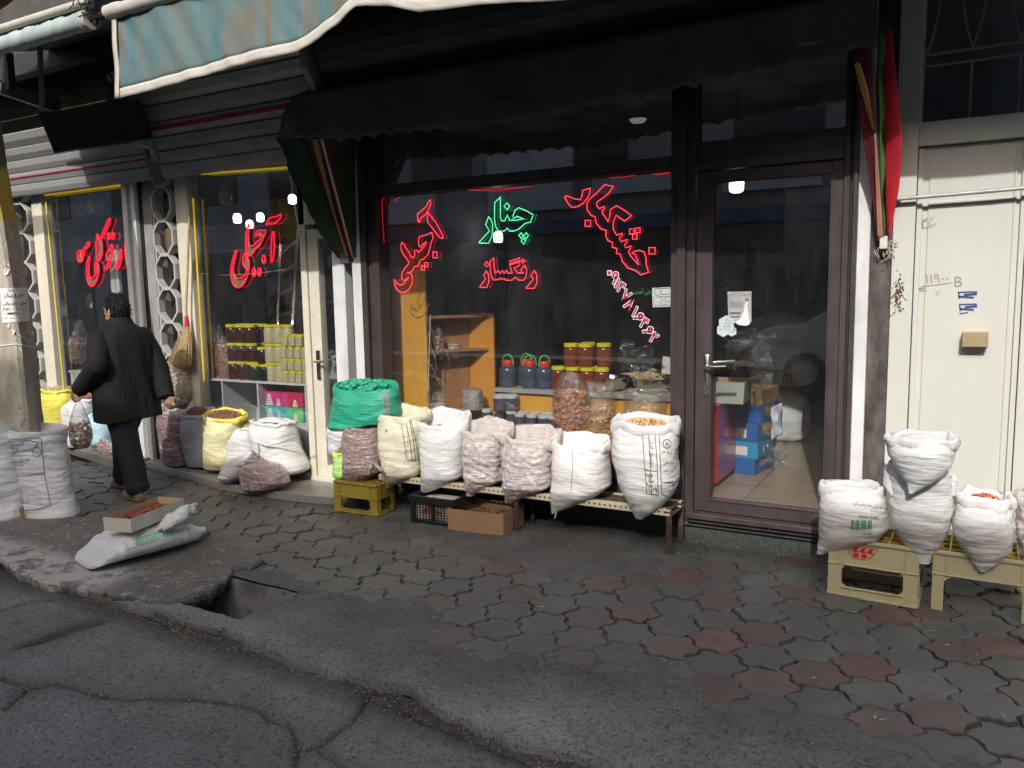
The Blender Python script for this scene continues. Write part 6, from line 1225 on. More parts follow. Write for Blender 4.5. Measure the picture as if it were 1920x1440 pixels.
pj = jar('syrup_jar', SJ, 'jar', (onY(915, 795, .235)[0], .225, .632), .043, .098, syr, lidm, 'syrup jars in rows on the low window shelf', lidf=.22)
for r_, (y, xs_, ph) in enumerate(((.135, (975, 997, 1019, 1038), 0), (.225, (937, 959, 981, 1003, 1025), 0))):
    for x in xs_:
        if not (r_ == 1 and False): dup(pj, (onY(x, 790, y)[0], y, .632))
for x, y in ((938, .20), (959, .235)): dup(pj, (onY(x, 765, y)[0], y, .632 + .099), 'purple syrup jar with a white lid stacked above the other syrup jars', scale=1.25)
steel = M('bowl_steel', (.60, .59, .57), .16, 1, var=.05, vs=20)
def bowl(label, px, py, Y, r, h, fill=None, heap=0., nsz=.01):
    c = onY(px, py, Y); c[2] = jz; t = thing('steel_bowl', label, 'bowl', c); MB().lathe([(r * .55, 0), (r * .8, h * .25), (r * .95, h * .7), (r, h), (r * 1.06, h * 1.01), (r * 1.06, h * 1.04), (r * .97, h * 1.0), (r * .9, h * .7), (r * .7, h * .2)], c, 32).build('bowl', steel, t, smooth=50)
    if fill:
        f = MB(); f.lathe([(r * .9, h * .8), (r * .6, h * .95 + heap * .4), (.01, h + heap)], c, 20)
        for i in range(420):
            a = random.random() * 6.3; q = math.sqrt(random.random()) * .95; blob(f, (c[0] + math.cos(a) * r * q, c[1] + math.sin(a) * r * q, c[2] + h * .9 + heap * (1 - q) + random.uniform(0, nsz)), (nsz * random.uniform(.6, 1.4), nsz * .7, nsz * .6))
        f.build('contents', fill, t, smooth=60)
N_kern = nutm('walnut_kernels', (.36, .24, .12), (.54, .42, .25))
bowl('empty steel bowl on the orange counter left of the heaped bowl', 1146, 735, .46, .135, .10); bowl('steel bowl heaped with walnut kernels beside the window post', 1224, 730, .46, .135, .10, N_kern, .07, .011)
bowl('smaller steel bowl of seeds under film behind the heaped bowl', 1192, 700, .75, .15, .08, N_kern, .03, .009); bowl('dark dish behind the honey jars', 1142, 690, .8, .11, .05)
o = MB().prism([onY(x, y, .33) for x, y in ((1243, 668), (1258, 670), (1258, 702), (1240, 700))], (0, .006, 0)).build('price_card', whiteb, None); tag(o, 'blank white price card beside the window post', 'card')
# ---- inside the door
rc = thing('counter', 'glossy red counter end seen through the glass door', 'counter', (-1.45, .9, .262)); MB().box(-1.62, -1.425, .35, 1.25, .30, .84).build('body', M('gloss_red', (.40, .018, .02), .2, var=.05, coat=.3), rc, bevel=.004); MB().box(-1.60, -1.45, .38, 1.2, .263, .30).build('base', black, rc)
bl = M('box_blue', (.03, .13, .42), .45, var=.06); bl2 = M('box_sky', (.03, .30, .52), .45, var=.05); gold = M('box_gold', (.45, .30, .05), .5); wtp = M('box_white_print', (.75, .75, .75), .6); yl = M('box_yellow', (.62, .50, .05), .5)
zz = .264; ang = R(-8)
def boxat(label, c, w_, d_, h_, m, rot, txt=None):
    t = thing('carton', label, 'box', c); mb = MB(); mb.box(c[0] - w_ / 2, c[0] + w_ / 2, c[1] - d_ / 2, c[1] + d_ / 2, c[2], c[2] + h_); mb.build('box', m, t, bevel=.004)
    f = MB(); g_ = MB(); y = c[1] - d_ / 2 - .0015; xr = c[0] + w_ / 2 + .0015
    if txt:
        if txt[1] is not None: g_.add([(xr - .0003, c[1] - d_ * .32, c[2] + h_ * .92), (xr - .0003, c[1] + d_ * .30, c[2] + h_ * .92), (xr - .0003, c[1] + d_ * .22, c[2] + h_ * .4), (xr - .0003, c[1], c[2] + h_ * .1), (xr - .0003, c[1] - d_ * .22, c[2] + h_ * .4)], [(0, 1, 2, 3, 4)]); g_.build('badge', txt[1], t)
        write(f, txt[0], (xr + .0005, c[1], c[2] + h_ * txt[3]), (0, 1, 0), (0, 0, 1), h_ * txt[2], fit=d_ * .5); f.build('lettering', wtp, t)
        lab = MB(); lab.add([(c[0] - w_ * .40, y, c[2] + h_ * .2), (c[0] + w_ * .12, y, c[2] + h_ * .2), (c[0] + w_ * .12, y, c[2] + h_ * .72), (c[0] - w_ * .40, y, c[2] + h_ * .72)], [(0, 1, 2, 3)])
        if txt[4]: lab.build('side_label', txt[4], t)
    t.rotation_euler = (0, 0, rot); return t
bx_, by_ = -1.34, 1.06
boxat('lowest blue carton of the stack inside the door, lettered ESTAHBAN', (bx_ - .01, by_, zz), .19, .42, .115, bl, ang, ('ESTAHBAN', None, .42, .6, None)); boxat('sky blue carton second from the bottom with yellow bars', (bx_ + .0, by_ + .01, zz + .1165), .20, .44, .125, bl2, ang + .03, ('III', None, .4, .5, wtp)); boxat('blue carton with a gold badge, third in the stack', (bx_ + .005, by_ + .02, zz + .243), .21, .46, .135, bl, ang - .03, ('ESTAHBAN', gold, .22, .66, wtp)); boxat('upper blue carton with a gold badge, under the brown box', (bx_, by_ + .05, zz + .3795), .20, .42, .115, bl, ang + .05, ('ESTAHBAN', gold, .22, .66, None)); boxat('plain brown box on top of the blue cartons', (bx_, by_ + .08, zz + .496), .20, .36, .12, kraft, ang)
carton('open pale carton with raised flaps on the red counter end', [(-1.60, .42, .842), (-1.28, .44, .842), (-1.30, .72, .842), (-1.60, .70, .842)], .15, M('pale_carton', (.42, .43, .38), .6, var=.1), None, flare=.06, mi=kin)
def sackin(label, x, y, z, rw, h, m, sd):
    rings = []
    for i, s in enumerate(np.linspace(0, 1, 34)):
        k = np.interp(s, [0, .05, .4, .75, .92, 1], [.7, .95, 1.05, .9, .6, .45]); rings.append([(x + rw * k * math.cos(a) * (1 + .06 * nz(a * 2, s * 5, sd)), y + rw * .8 * k * math.sin(a) * (1 + .06 * nz(a * 2, s * 5, sd)), z + h * s + .012 * nz(a * 3, s * 3, sd)) for a in np.linspace(0, 6.283, 36, endpoint=False)])
    t = thing('sack', label, 'sack', (x, y, z)); b = MB().loft(rings).build('cloth', m, t, smooth=80); return t, b
r, b = sackin('lower sack with a red stripe standing on the tiles inside the door', -1.42, 2.35, .264, .27, .50, S_white2, 41); stamp(b, r, [[(1507, 762), (1503, 810)], [(1509, 762), (1505, 810)]], [], inkr, .02)
r, b = sackin('upper sack with a printed grid stacked inside the door', -1.40, 2.30, .762, .27, .42, S_white2, 42); stamp(b, r, [[(1470 + i * 7, 700), (1468 + i * 7, 745)] for i in range(4)] + [[(1466, 705 + i * 9), (1492, 703 + i * 9)] for i in range(5)], [('Z', 1503, 712, 9)], inkk, .006)
r, b = sackin('topmost slack sack of the stack inside the door', -1.40, 2.25, 1.175, .24, .22, S_white2, 43)
def filmheap(label, px, py, Y, s, n, sd):
    c = Vector(onY(px, py, Y)); rows = [[c + Vector((s * (u - .5) * 1.2 + .3 * s * nz(u * 4, v * 4, sd), s * .5 * nz(u * 5, v * 3, sd + 4), s * (v - .5) + .3 * s * nz(u * 3, v * 5, sd + 8))) for u in np.linspace(0, 1, n)] for v in np.linspace(0, 1, n)]
    o = MB().grid(rows).build('crumpled_film', film, None, smooth=40); tag(o, label, 'plastic film')
filmheap('clear film crumpled over the pale carton inside the door', 1405, 655, .55, .26, 22, 3); filmheap('clear film scrap hanging from the pale carton flap', 1428, 712, .58, .12, 16, 7); filmheap('clear film crumpled over the bowls by the window post', 1195, 672, .80, .22, 22, 11); filmheap('clear film scrap on the floor tiles beside the cartons', 1445, 845, 1.0, .18, 16, 15)
bgp = MB(); rows = [[Vector(onY(1446 + 20 * u, 765 + 60 * v - 10 * u, 1.05)) + Vector((0, .04 * nz(u * 4, v * 3, 2), 0)) for u in np.linspace(0, 1, 10)] for v in np.linspace(0, 1, 14)]
o = bgp.grid(rows).build('printed_bag', M('bag_white_blue', (.55, .57, .62), .4, var=.3, vs=16), None, smooth=50, solid=.01); tag(o, 'white and blue printed bag leaning on the stacked cartons', 'bag')
# dim stock at the back of the middle shop
bk = thing('stock_shelf', 'dark stock shelf along the back of the middle shop', 'shelf', (-2.4, 4.2, .27)); mb = MB()
for z in (.5, .95, 1.4, 1.85): mb.box(-3.6, -1.2, 4.0, 4.45, z, z + .03)
for x in (-3.6, -2.4, -1.25): mb.box(x, x + .04, 4.0, 4.45, .27, 2.2)
mb.build('shelves', M('shelf_dim', (.16, .14, .13), .6), bk)
for k in range(34):
    x = -3.5 + (k % 12) * .19 + random.uniform(0, .05); z = (.53, .98, 1.43, 1.88)[(k * 5) % 4]; o = MB().box(x, x + random.uniform(.08, .17), 4.05, 4.35, z, z + random.uniform(.12, .32)).build('stock_box', MATS[['packet_a', 'packet_b', 'packet_d', 'packet_e', 'packet_g', 'packet_f'][k % 6]], None, bevel=.008); tag(o, 'dim box of stock on the back shelf of the middle shop', 'box', 'stock on the back shelf of the middle shop')
# ================================================================ GOODS IN THE SECOND WINDOW
wcab = M('white_melamine', (.58, .60, .61), .35, var=.04)
cb = thing('white_cabinet', 'white melamine cabinet carrying the honey and cream jars', 'cabinet', (-5.5, .3, .12)); B_ = MB(); zt = .865
B_.box(-6.12, -4.93, .10, .50, zt - .02, zt); B_.box(-4.95, -4.93, .10, .50, .12, zt - .021); B_.box(-5.53, -5.512, .10, .50, .12, zt - .021); B_.box(-6.0, -5.985, .11, .5, .12, zt - .021); B_.box(-5.51, -4.951, .10, .5, .50, .515); B_.box(-5.51, -4.951, .105, .12, .12, .499); B_.box(-6.12, -4.951, .5, .515, .12, zt - .021)
B_.build('carcass', wcab, cb, bevel=.002)
hz = .167
pj2 = jar('honey_jar', 'dark honey jar with yellow lid in the left stack on the white cabinet', 'jar', (-5.88, .17, zt + .001), .058, hz, honey_d, lidy, 'dark honey jars in the window with the tall red sign')
for lv in range(3):
    for i in range(3):
        for j in range(2):
            if (lv, i, j) != (0, 0, 0): dup(pj2, (-5.88 + i * .122, .17 + .125 * j, zt + .001 + lv * (hz + .002)))
bj = jar('honey_jar', 'black jar with yellow lid between the dark honey and the cream jars', 'jar', (-5.60 + .02, .155, zt + .001), .05, .15, blackj, lidy, 'black jars on the white cabinet'); dup(bj, (-5.50 + .03, .155, zt + .001)); dup(bj, (-5.49, .16, zt + .155))
cj = jar('cream_jar', 'tall round jar of pale cream with yellow lid, in three tiers on the white cabinet', 'jar', (-5.42, .19, zt + .001), .055, hz, tahini, lidy, 'tall cream jars on the white cabinet')
for lv in range(3):
    for i in range(3):
        if (lv, i) != (0, 0): dup(cj, (-5.42 + i * .113, .19, zt + .001 + lv * (hz + .002)))
sq = jar('cream_tub', 'small square tub of pale cream with yellow lid, in rows on the white cabinet', 'jar', (-5.19, .145, zt + .001), .038, .105, tahini, lidy, 'square cream tubs on the white cabinet', True, .22)
for lv in range(4):
    for i in range(5):
        for j in range(2):
            if (lv, i, j) == (0, 0, 0) or (lv == 3 and (i > 2 or j)) or (j and i < 4): continue
            dup(sq, (-5.19 + i * .083 + (.02 if lv == 3 else -.004 * lv), .145 + j * .085, zt + .001 + lv * .1065))
def cakebox(label, z, m1, m2, dz=.124):
    t = thing('cake_box', label, 'box', (-5.2, .3, z)); x0, x1, y0, y1 = -5.46, -5.0, .125, .45; MB().box(x0, x1, y0, y1, z, z + dz).build('box', m1, t, bevel=.003); mb = MB(); mb.add([(-5.17, y0 - .0022, z), (x1, y0 - .0022, z), (x1, y0 - .0022, z + dz), (-5.17, y0 - .0022, z + dz)], [(0, 1, 2, 3)]); mb.build('end_panel', m2, t)
    mb = MB()
    for cx_, s in ((-5.40, .045), (-5.29, .026), (-5.09, .03)):
        n = 5 if s > .03 else 4
        for k in range(n): ww = s * (1 - k / n * .75); hh = dz * .85 / n * (1 if s > .04 else .62); mb.box(cx_ - ww, cx_ + ww, y0 - .0045, y0 - .0025, z + .008 + k * hh, z + .004 + (k + 1) * hh)
    mb.build('cake_print', wtp, t)
cakebox('turquoise and green cake carton, lower of two in the white cabinet', .517, M('box_turquoise', (.06, .46, .50), .5), M('box_green', (.10, .50, .17), .5)); cakebox('pink and red cake carton, upper of two in the white cabinet', .643, M('box_pink', (.62, .05, .22), .5), M('box_red', (.52, .03, .07), .5))
N_dred = nutm('dried_red', (.13, .02, .02), (.22, .06, .04), .25, .4); N_drb = nutm('dried_brown', (.24, .09, .05), (.36, .16, .09), .3, .3)
lathebag('film_bag', 'clear bag of dark red fruit at the left of the white cabinet', 404, 610, 706, .28, 40, N_dred, .62, .013, 300, 12, .2); lathebag('film_bag', 'clear bag of brown fruit leaning on the dark honey jars', 428, 630, 708, .22, 34, N_drb, .8, .013, 300, 13, -.2)
lathebag('film_bag', 'large clear bag of reddish fruit in the farthest left window', 135, 600, 680, .3, 60, N_drb, .55, .016, 320, 14, .3)
t = thing('white_cabinet', 'white cabinet at the foot of the farthest left window', 'cabinet', (-7.7, .3, .12)); MB().box(-8.35, -7.12, .12, .5, .12, .84).build('carcass', wcab, t, bevel=.003); MB().box(-8.36, -7.12, .11, .5, .842, .865).build('top', wcab, t)
lathebag('film_bag', 'upper clear bag with dark fruit in the farthest left window', 118, 560, 620, .5, 30, N_dred, .4, .014, 120, 15, .2)
# ladder, scale, shelving, back papers
lad = thing('ladder', 'grey aluminium ladder standing behind the tall red sign', 'ladder', onY(530, 640, 1.3)); L0, L1 = Vector(onY(520, 640, 1.2)), Vector(onY(527, 460, 1.55)); R0, R1 = Vector(onY(548, 640, 1.2)), Vector(onY(560, 430, 1.55))
MB().bar(L0, L1, .025, .06).build('rail', alu, lad); MB().bar(R0, R1, .025, .06).build('rail', alu, lad)
for k in np.linspace(.05, .9, 5): MB().bar(L0 + (L1 - L0) * k, R0 + (R1 - R0) * k, .03, .03).build('rung', alu, lad)
sc_ = thing('scale', 'white price scale display on a stalk behind the cream tubs', 'scale', onY(575, 600, 1.0)); a = onY(567, 583, 1.0); b = onY(584, 600, 1.0); MB().box(a[0], b[0], 1.0, 1.03, b[2], a[2]).build('display', wcab, sc_, bevel=.006); MB().box(a[0] + .015, b[0] - .015, .9965, .999, b[2] + .015, a[2] - .015).build('screen', black, sc_); MB().box((a[0] + b[0]) / 2 - .01, (a[0] + b[0]) / 2 + .02, 1.01, 1.03, .87, b[2]).build('stalk', wcab, sc_)
c = onY(630, 690, 1.3); mch = thing('cash_machine', 'grey box with three round sockets behind the cream door glass', 'machine', c); MB().box(c[0] - .4, c[0] + .3, 1.3, 1.7, .12, 1.0).build('body', M('machine_grey', (.30, .32, .34), .4), mch, bevel=.01); mb = MB(); a = onY(627, 673, 1.295); b = onY(647, 675, 1.295); mb.box(a[0], b[0] + .03, 1.285, 1.298, a[2] - .035, a[2] + .035); mb.build('plate', wcab, mch); mb = MB()
for k in range(3): mb.lathe([(.001, 0), (.02, 0), (.02, .004)], (0, 0, 0), 12); mb.v[-36:] = [(x + a[0] + .025 + k * .05, 1.283 - z, y + a[2]) for x, y, z in mb.v[-36:]]
mb.build('socket', black, mch)
ws = thing('wall_shelving', 'long dim wall shelving with stock behind the two cream shop windows', 'shelf', (-6.5, 3.3, .2)); mb = MB()
for z in (.6, 1.05, 1.5, 1.95, 2.4): mb.box(-9.0, -4.4, 3.15, 3.55, z, z + .03)
for x in np.arange(-9, -4.3, .92): mb.box(x, x + .03, 3.15, 3.55, .12, 2.7)
mb.build('shelves', M('shelf_grey', (.22, .23, .24), .5), ws)
for k in range(26):
    x = -8.8 + (k % 13) * .34; z = (.63, 1.08, 1.53, 1.98)[(k * 7) % 4]; hh = random.uniform(.15, .34); o = MB().box(x, x + random.uniform(.15, .3), 3.2, 3.45, z, z + hh).build('stock_box', MATS[['packet_a', 'packet_b', 'packet_d', 'packet_e', 'packet_f', 'packet_g'][k % 6]], None, bevel=.01); tag(o, 'dim box of stock on the back shelving of the two cream shops', 'box', 'stock on the dim wall shelving')
o = MB().prism([onY(x, y, .9) for x, y in ((154, 552), (172, 552), (173, 577), (155, 577))], (0, .003, 0)).build('paper_sheet', whiteb, None); tag(o, 'blank white sheet hung inside the farthest left window', 'paper')
t = thing('white_post', 'pale steel post inside the farthest left window behind the red script', 'post', onY(217, 560, .6)); MB().box(*[onY(210, 560, .6)[0], onY(218, 560, .6)[0]], .6, .63, .13, 2.2).box(*[onY(219, 560, .6)[0], onY(226, 560, .6)[0]], .6, .63, .13, 2.2).build('post', whitep, t)
o = MB().box(onY(113, 452, 1.)[0], onY(143, 452, 1.)[0], 1.0, 1.2, onY(113, 470, 1.)[2], onY(113, 452, 1.)[2]).build('blue_packet', M('packet_blue', (.07, .20, .45), .4, var=.3), None, bevel=.02); tag(o, 'blue packet on a shelf in the farthest left window', 'packet')
wl = MB()
for y0_ in (424, 467, 512): wl.tube([onY(372, y0_, .35), onY(420, y0_ + 4, .35), onY(470, y0_ + 2, .35), onY(580, y0_ - 12, .35)], .0035, 5)
tag(wl.build('line_wires', M('wire_grey', (.42, .42, .42), .5), None), 'thin wires strung across the window behind the tall red sign', 'wires')
# broom
bt = Vector(onY(350, 602, -.09)); bb = Vector(onY(340, 684, -.12)); br_ = thing('broom', 'straw broom with a red neck hung bristles down between the two cream windows', 'broom', bt)
bp_ = Vector(onY(356, 380, -.06)); straw = M('straw', (.46, .33, .17), .8, var=.2, vs=30); strb = bpy.data.materials.new('straw_fan'); g = G(strb); n_ = g.noise(g.obj((60, 60, 3)), 3, 4); g.L(g.ramp(n_, [(.3, (.26, .17, .08)), (.7, (.58, .44, .25))]), g.b.inputs['Base Color']); g.b.inputs['Roughness'].default_value = .8; g.L(g.bump(n_, .6, .01), g.b.inputs['Normal'])
MB().tube([bp_, bt + Vector((0, 0, .1)), bt], .011, 8).build('handle', straw, br_, smooth=60); MB().tube([bt + Vector((0, 0, .045)), bt, bt + Vector((0, 0, -.055))], [.016, .021, .024], 12).build('binding', M('binding_red', (.45, .02, .06), .5), br_, smooth=60)
mb = MB(); ex_ = Vector((.93, 0, 0))
for i in range(240):
    u = random.uniform(-1, 1); v = random.uniform(-1, 1); s = bt + Vector((u * .018, v * .014 - .0, -.05)); e = bb + Vector((u * .135 + .0, v * .045 - .01, random.uniform(-.035, .03) + .02 * abs(u))); m_ = s * .55 + e * .45 + Vector((u * .012, 0, 0)); mb.tube([s, m_, e], [.0035, .0042, .0022], 4)
mb.build('bristles', strb, br_, smooth=60)
# ================================================================ THE WALKING MAN
def remesh(o, vox, it=4, fac=.5):
    r = o.modifiers.new('r', 'REMESH'); r.mode = 'VOXEL'; r.voxel_size = vox; r.use_smooth_shade = True
    s = o.modifiers.new('s', 'SMOOTH'); s.iterations = it; s.factor = fac
    dg = bpy.context.evaluated_depsgraph_get(); me = bpy.data.meshes.new_from_object(o.evaluated_get(dg)); old = o.data; o.modifiers.clear(); o.data = me; me.polygons.foreach_set('use_smooth', [True] * len(me.polygons))
    if not me.materials: me.materials.append(old.materials[0])
    return o
skin = M('skin', (.36, .20, .135), .5, var=.08, vs=30, bump=.1, bs=200); hairm = bpy.data.materials.new('hair'); g = G(hairm); g.b.inputs['Base Color'].default_value = (.004, .0038, .0036, 1); g.b.inputs['Specular IOR Level'].default_value = .25; g.b.inputs['Roughness'].default_value = .5; g.L(g.bump(g.noise(g.obj((40, 40, 12)), 4, 5), .9, .012), g.b.inputs['Normal'])
coatm = bpy.data.materials.new('black_wool'); g = G(coatm); o_ = g.obj(); g.L(g.ramp(g.noise(o_, 6, 6), [(.3, (.007, .007, .007)), (.7, (.013, .013, .013))]), g.b.inputs['Base Color']); g.b.inputs['Roughness'].default_value = .85; g.b.inputs['Specular IOR Level'].default_value = .25; g.b.inputs['Sheen Weight'].default_value = .0
g.L(g.bump(g.noise(o_, 300, 2), .3, .003, g.bump(g.noise(g.obj((9, 9, 3)), 1.3, 5, .6, .8), .5, .03)), g.b.inputs['Normal'])
jean = M('dark_trousers', (.008, .010, .016), .85, var=.3, vs=8, bump=.4, bs=16, bstretch=(1, 1, .5)); tanl = M('tan_suede', (.24, .165, .10), .8, var=.12, bump=.2, bs=120); sole = M('shoe_sole', (.17, .125, .08), .7)
man = thing('person', 'person in a black coat and dark trousers walking away with a bag of walnuts', 'person', (-5.98, -.87, 0))
f = Vector((-1, .06, 0)).normalized(); l = Vector((-.06, -1, 0)).normalized(); up = Vector((0, 0, 1)); Pc = Vector((-5.98, -.87, 0))
W = lambda a, b, z: Pc + f * a + l * b + up * z
hipL, hipR = W(0, .10, .88), W(.02, -.10, .88); kneeL, kneeR = Vector((-5.90, -.965, .49)), Vector((-6.19, -.785, .50)); ankL, ankR = Vector((-5.795, -.97, .10)), Vector((-6.245, -.77, .10))
shL, shR = W(.02, .195, 1.315), W(.02, -.195, 1.315); elL, wrL = Vector(onY(182, 686, -1.17)), Vector(onY(152, 727, -1.16)); elR, wrR = Vector(onY(298, 690, -.64)), Vector(onY(311, 738, -.66))
neck, headc = W(.03, 0, 1.41), W(.06, 0, 1.525)
f0, l0 = f, l
b = MB(); b.tube([W(0, 0, .85), W(0, 0, 1.0), W(.01, 0, 1.2), W(.02, 0, 1.33), neck], [.15, .16, .17, .13, .062], 16); b.tube([neck, W(.055, 0, 1.48)], [.062, .060], 14)
for h_, k_, a_ in ((hipL, kneeL, ankL), (hipR, kneeR, ankR)): b.tube([h_, (h_ + k_) / 2, k_, (k_ + a_) / 2 , a_], [.085, .075, .055, .05, .038], 12); b.tube([a_, a_ + f * .10 - up * .05], [.035, .03], 8)
for s_, e_, w_ in ((shL, elL, wrL), (shR, elR, wrR)): b.tube([s_, (s_ + e_) / 2, e_, (e_ + w_) / 2, w_], [.055, .050, .040, .036, .027], 12)
def hand(w_, e_, side, palm_n, curl):
    d = (w_ - e_).normalized(); d = (d * .6 - up * .4).normalized(); sd = d.cross(palm_n).normalized(); pn = sd.cross(d).normalized()
    c = w_ + d * .05; b.loft([[w_ + d * t + sd * (wd * math.cos(a)) + pn * (th * math.sin(a)) for a in np.linspace(0, 6.283, 12, endpoint=False)] for t, wd, th in ((-.01, .026, .020), (.03, .036, .016), (.07, .041, .015), (.095, .039, .012))])
    for i, (o_, L_) in enumerate(((-.031, .066), (-.011, .078), (.010, .073), (.030, .056))):
        p0 = w_ + d * .085 + sd * o_; P = [p0]; dd = d.copy()
        for k, q in enumerate((.45, .32, .23)): dd = (Matrix.Rotation(curl * (1 + .12 * i), 3, sd) @ dd).normalized(); P.append(P[-1] + dd * L_ * q)
        b.tube(P, [.0098, .0092, .0085, .0072], 8)
    t0 = w_ + d * .03 + sd * side * .030; t1 = t0 + (d * .6 + sd * side * .7 + pn * .3).normalized() * .038; t2 = t1 + (d * .85 + pn * .45).normalized() * .032; b.tube([t0 - sd * side * .012, t0, t1, t2], [.012, .0125, .0105, .0085], 8)
    return w_ + d * .10 + pn * .02
gripL = hand(wrL, elL, -1, l, .75); gripR = hand(wrR, elR, 1, -l, .42)
f = (f0 * math.cos(R(13)) + l0 * math.sin(R(13))).normalized(); l = (l0 * math.cos(R(13)) - f0 * math.sin(R(13))).normalized()   # the head looks a little to the left
def ell(mb, c, ax, n=20, m=14):
    R_ = []
    for i in range(m + 1):
        t = math.pi * i / m; R_.append([c + f * (ax[0] * math.sin(t) * math.cos(a)) + l * (ax[1] * math.sin(t) * math.sin(a)) + up * (ax[2] * math.cos(t)) for a in np.linspace(0, 6.283, n, endpoint=False)])
    mb.loft(R_, cap=False)
ell(b, headc + up * .015, (.098, .078, .105)); ell(b, headc + f * .035 - up * .05, (.062, .058, .062)); ell(b, headc + f * .055 - up * .085, (.034, .036, .026))
b.tube([headc + f * .096 + up * .012, headc + f * .118 - up * .022, headc + f * .10 - up * .034], [.009, .013, .008], 8); ell(b, headc + f * .093 - up * .058, (.010, .024, .009)); ell(b, headc + f * .092 + up * .028, (.012, .05, .008))
for s_ in (1, -1):
    ec = headc + l * (s_ * .079) - f * .008 - up * .012; ell(b, ec, (.017, .009, .030), 12, 8); ell(b, ec - up * .022, (.009, .008, .010), 8, 6); ell(b, headc + f * .075 + l * s_ * .032 + up * .012, (.014, .016, .011), 10, 6)
body = remesh(b.build('body', skin, man), .0055, 3); body.name = 'body'
ey = MB()
for s_ in (1, -1): ell(ey, headc + f * .083 + l * s_ * .032 + up * .014, (.007, .010, .005), 10, 6)
ey.build('eyes', M('eye_dark', (.02, .015, .012), .2), man, smooth=80)
# hair
h = MB(); R_ = []
for i in range(27):
    t = math.pi * .80 * i / 26; rr = []
    for a in np.linspace(0, 6.283, 44, endpoint=False):
        ca, sa = math.cos(a), math.sin(a); low = np.interp(ca, [-1, -.35, .15, .5, .75, 1], [-.105, -.085, -.012, .030, .062, .066]); z = math.cos(t) * .122; z = max(z, low); tt = math.acos(max(-1, min(1, z / .122))); w_ = math.sin(tt) if z > 0 else max(.80, math.sin(tt) ** .5)
        p = headc + up * (.018 + z) + f * (.103 * w_ * ca - .006) + l * (.084 * w_ * sa); n = (p - headc).normalized(); rr.append(p + n * (.013 * nz(ca * 4.5, sa * 4.5, z * 32) + .008 * nz(ca * 12, sa * 12, z * 90)))
    R_.append(rr)
for rr in R_[3:]:
    for p in rr[::2]:
        if random.random() < .8:
            n = (p - headc).normalized(); d = (-up * .75 - f * .45 + l * random.gauss(0, .25) + n * .25).normalized(); q = p + n * .004; h.tube([q - d * .010, q + n * .006 + d * .006, q + d * .016 + n * random.uniform(-.002, .004)], [.0026, .0030, .0008], 4)
h.loft(R_, cap=False); h.build('hair', hairm, man, smooth=80)
# coat
f, l = f0, l0
c = MB(); R_ = []
HG = [(.645, .268, .19, -.01), (.72, .267, .19, -.005), (.85, .265, .185, 0), (1.0, .262, .18, 0), (1.14, .258, .172, .005), (1.25, .25, .162, .01), (1.32, .228, .148, .015), (1.375, .178, .13, .02), (1.415, .118, .11, .03), (1.45, .090, .095, .038)]
for z in np.linspace(.645, 1.45, 62):
    A = np.interp(z, [q[0] for q in HG], [q[1] for q in HG]); B_ = np.interp(z, [q[0] for q in HG], [q[2] for q in HG]); s_ = np.interp(z, [q[0] for q in HG], [q[3] for q in HG]); rr = []
    for a in np.linspace(0, 6.283, 64, endpoint=False):
        e = .86; x = B_ * math.copysign(abs(math.cos(a)) ** e, math.cos(a)); y = A * math.copysign(abs(math.sin(a)) ** e, math.sin(a)); k = 1 - min(1, max(0, (z - 1.2) / .22)); fd = (.022 * nz(a * 2.1, z * 1.5, 3) + .012 * nz(a * 4.5, z * 2.6 + a, 5)) * (.35 + .65 * k)
        n = Vector((math.cos(a), math.sin(a))); rr.append(W(s_ + x + n.x * fd, y + n.y * fd, z + (.012 * math.sin(a * 2 + 1) if z < .66 else 0)))
    R_.append(rr)
c.loft(R_)
for s_, e_, w_, sg in ((shL, elL, wrL, 1), (shR, elR, wrR, -1)):
    P = []; Q = []
    L = [s_ - l * sg * .05 + up * .01, s_, s_ * .6 + e_ * .4, e_, e_ * .55 + w_ * .45, w_, w_ + (w_ - e_).normalized() * .035]; rad = [.066, .078, .083, .078, .074, .067, .065]
    for t in np.linspace(0, 6, 44): i = min(5, int(t)); u = t - i; P.append(L[i].lerp(L[i + 1], u)); Q.append((rad[i] * (1 - u) + rad[i + 1] * u) * (1 + .02 * math.sin(t * 9 + 2 * nz(t, sg)) * min(1, t / 2) + .06 * nz(t * 1.7, sg * 3)))
    c.tube(P, Q, 26)
co = remesh(c.build('coat', coatm, man), .009, 5); co.name = 'coat'
cl = MB(); R_ = []
for t, (z, r_) in enumerate(((1.408, 1.22), (1.425, 1.14), (1.445, 1.02), (1.462, .96), (1.466, .91), (1.445, .87), (1.42, .84))):
    R_.append([W(.036 + .094 * r_ * math.cos(a), .096 * r_ * math.sin(a), z - .028 * max(0, math.cos(a)) + .012 * max(0, -math.cos(a)) + .004 * nz(a * 3, t)) for a in np.linspace(0, 6.283, 40, endpoint=False)])
cl.loft(R_, cap=False); cl.build('collar', coatm, man, smooth=70)
MB().bar(W(-.212, .0, .66), W(-.19, 0, .86), .004, .006, f).build('back_vent', M('seam_black', (.002, .002, .002), .9), man)
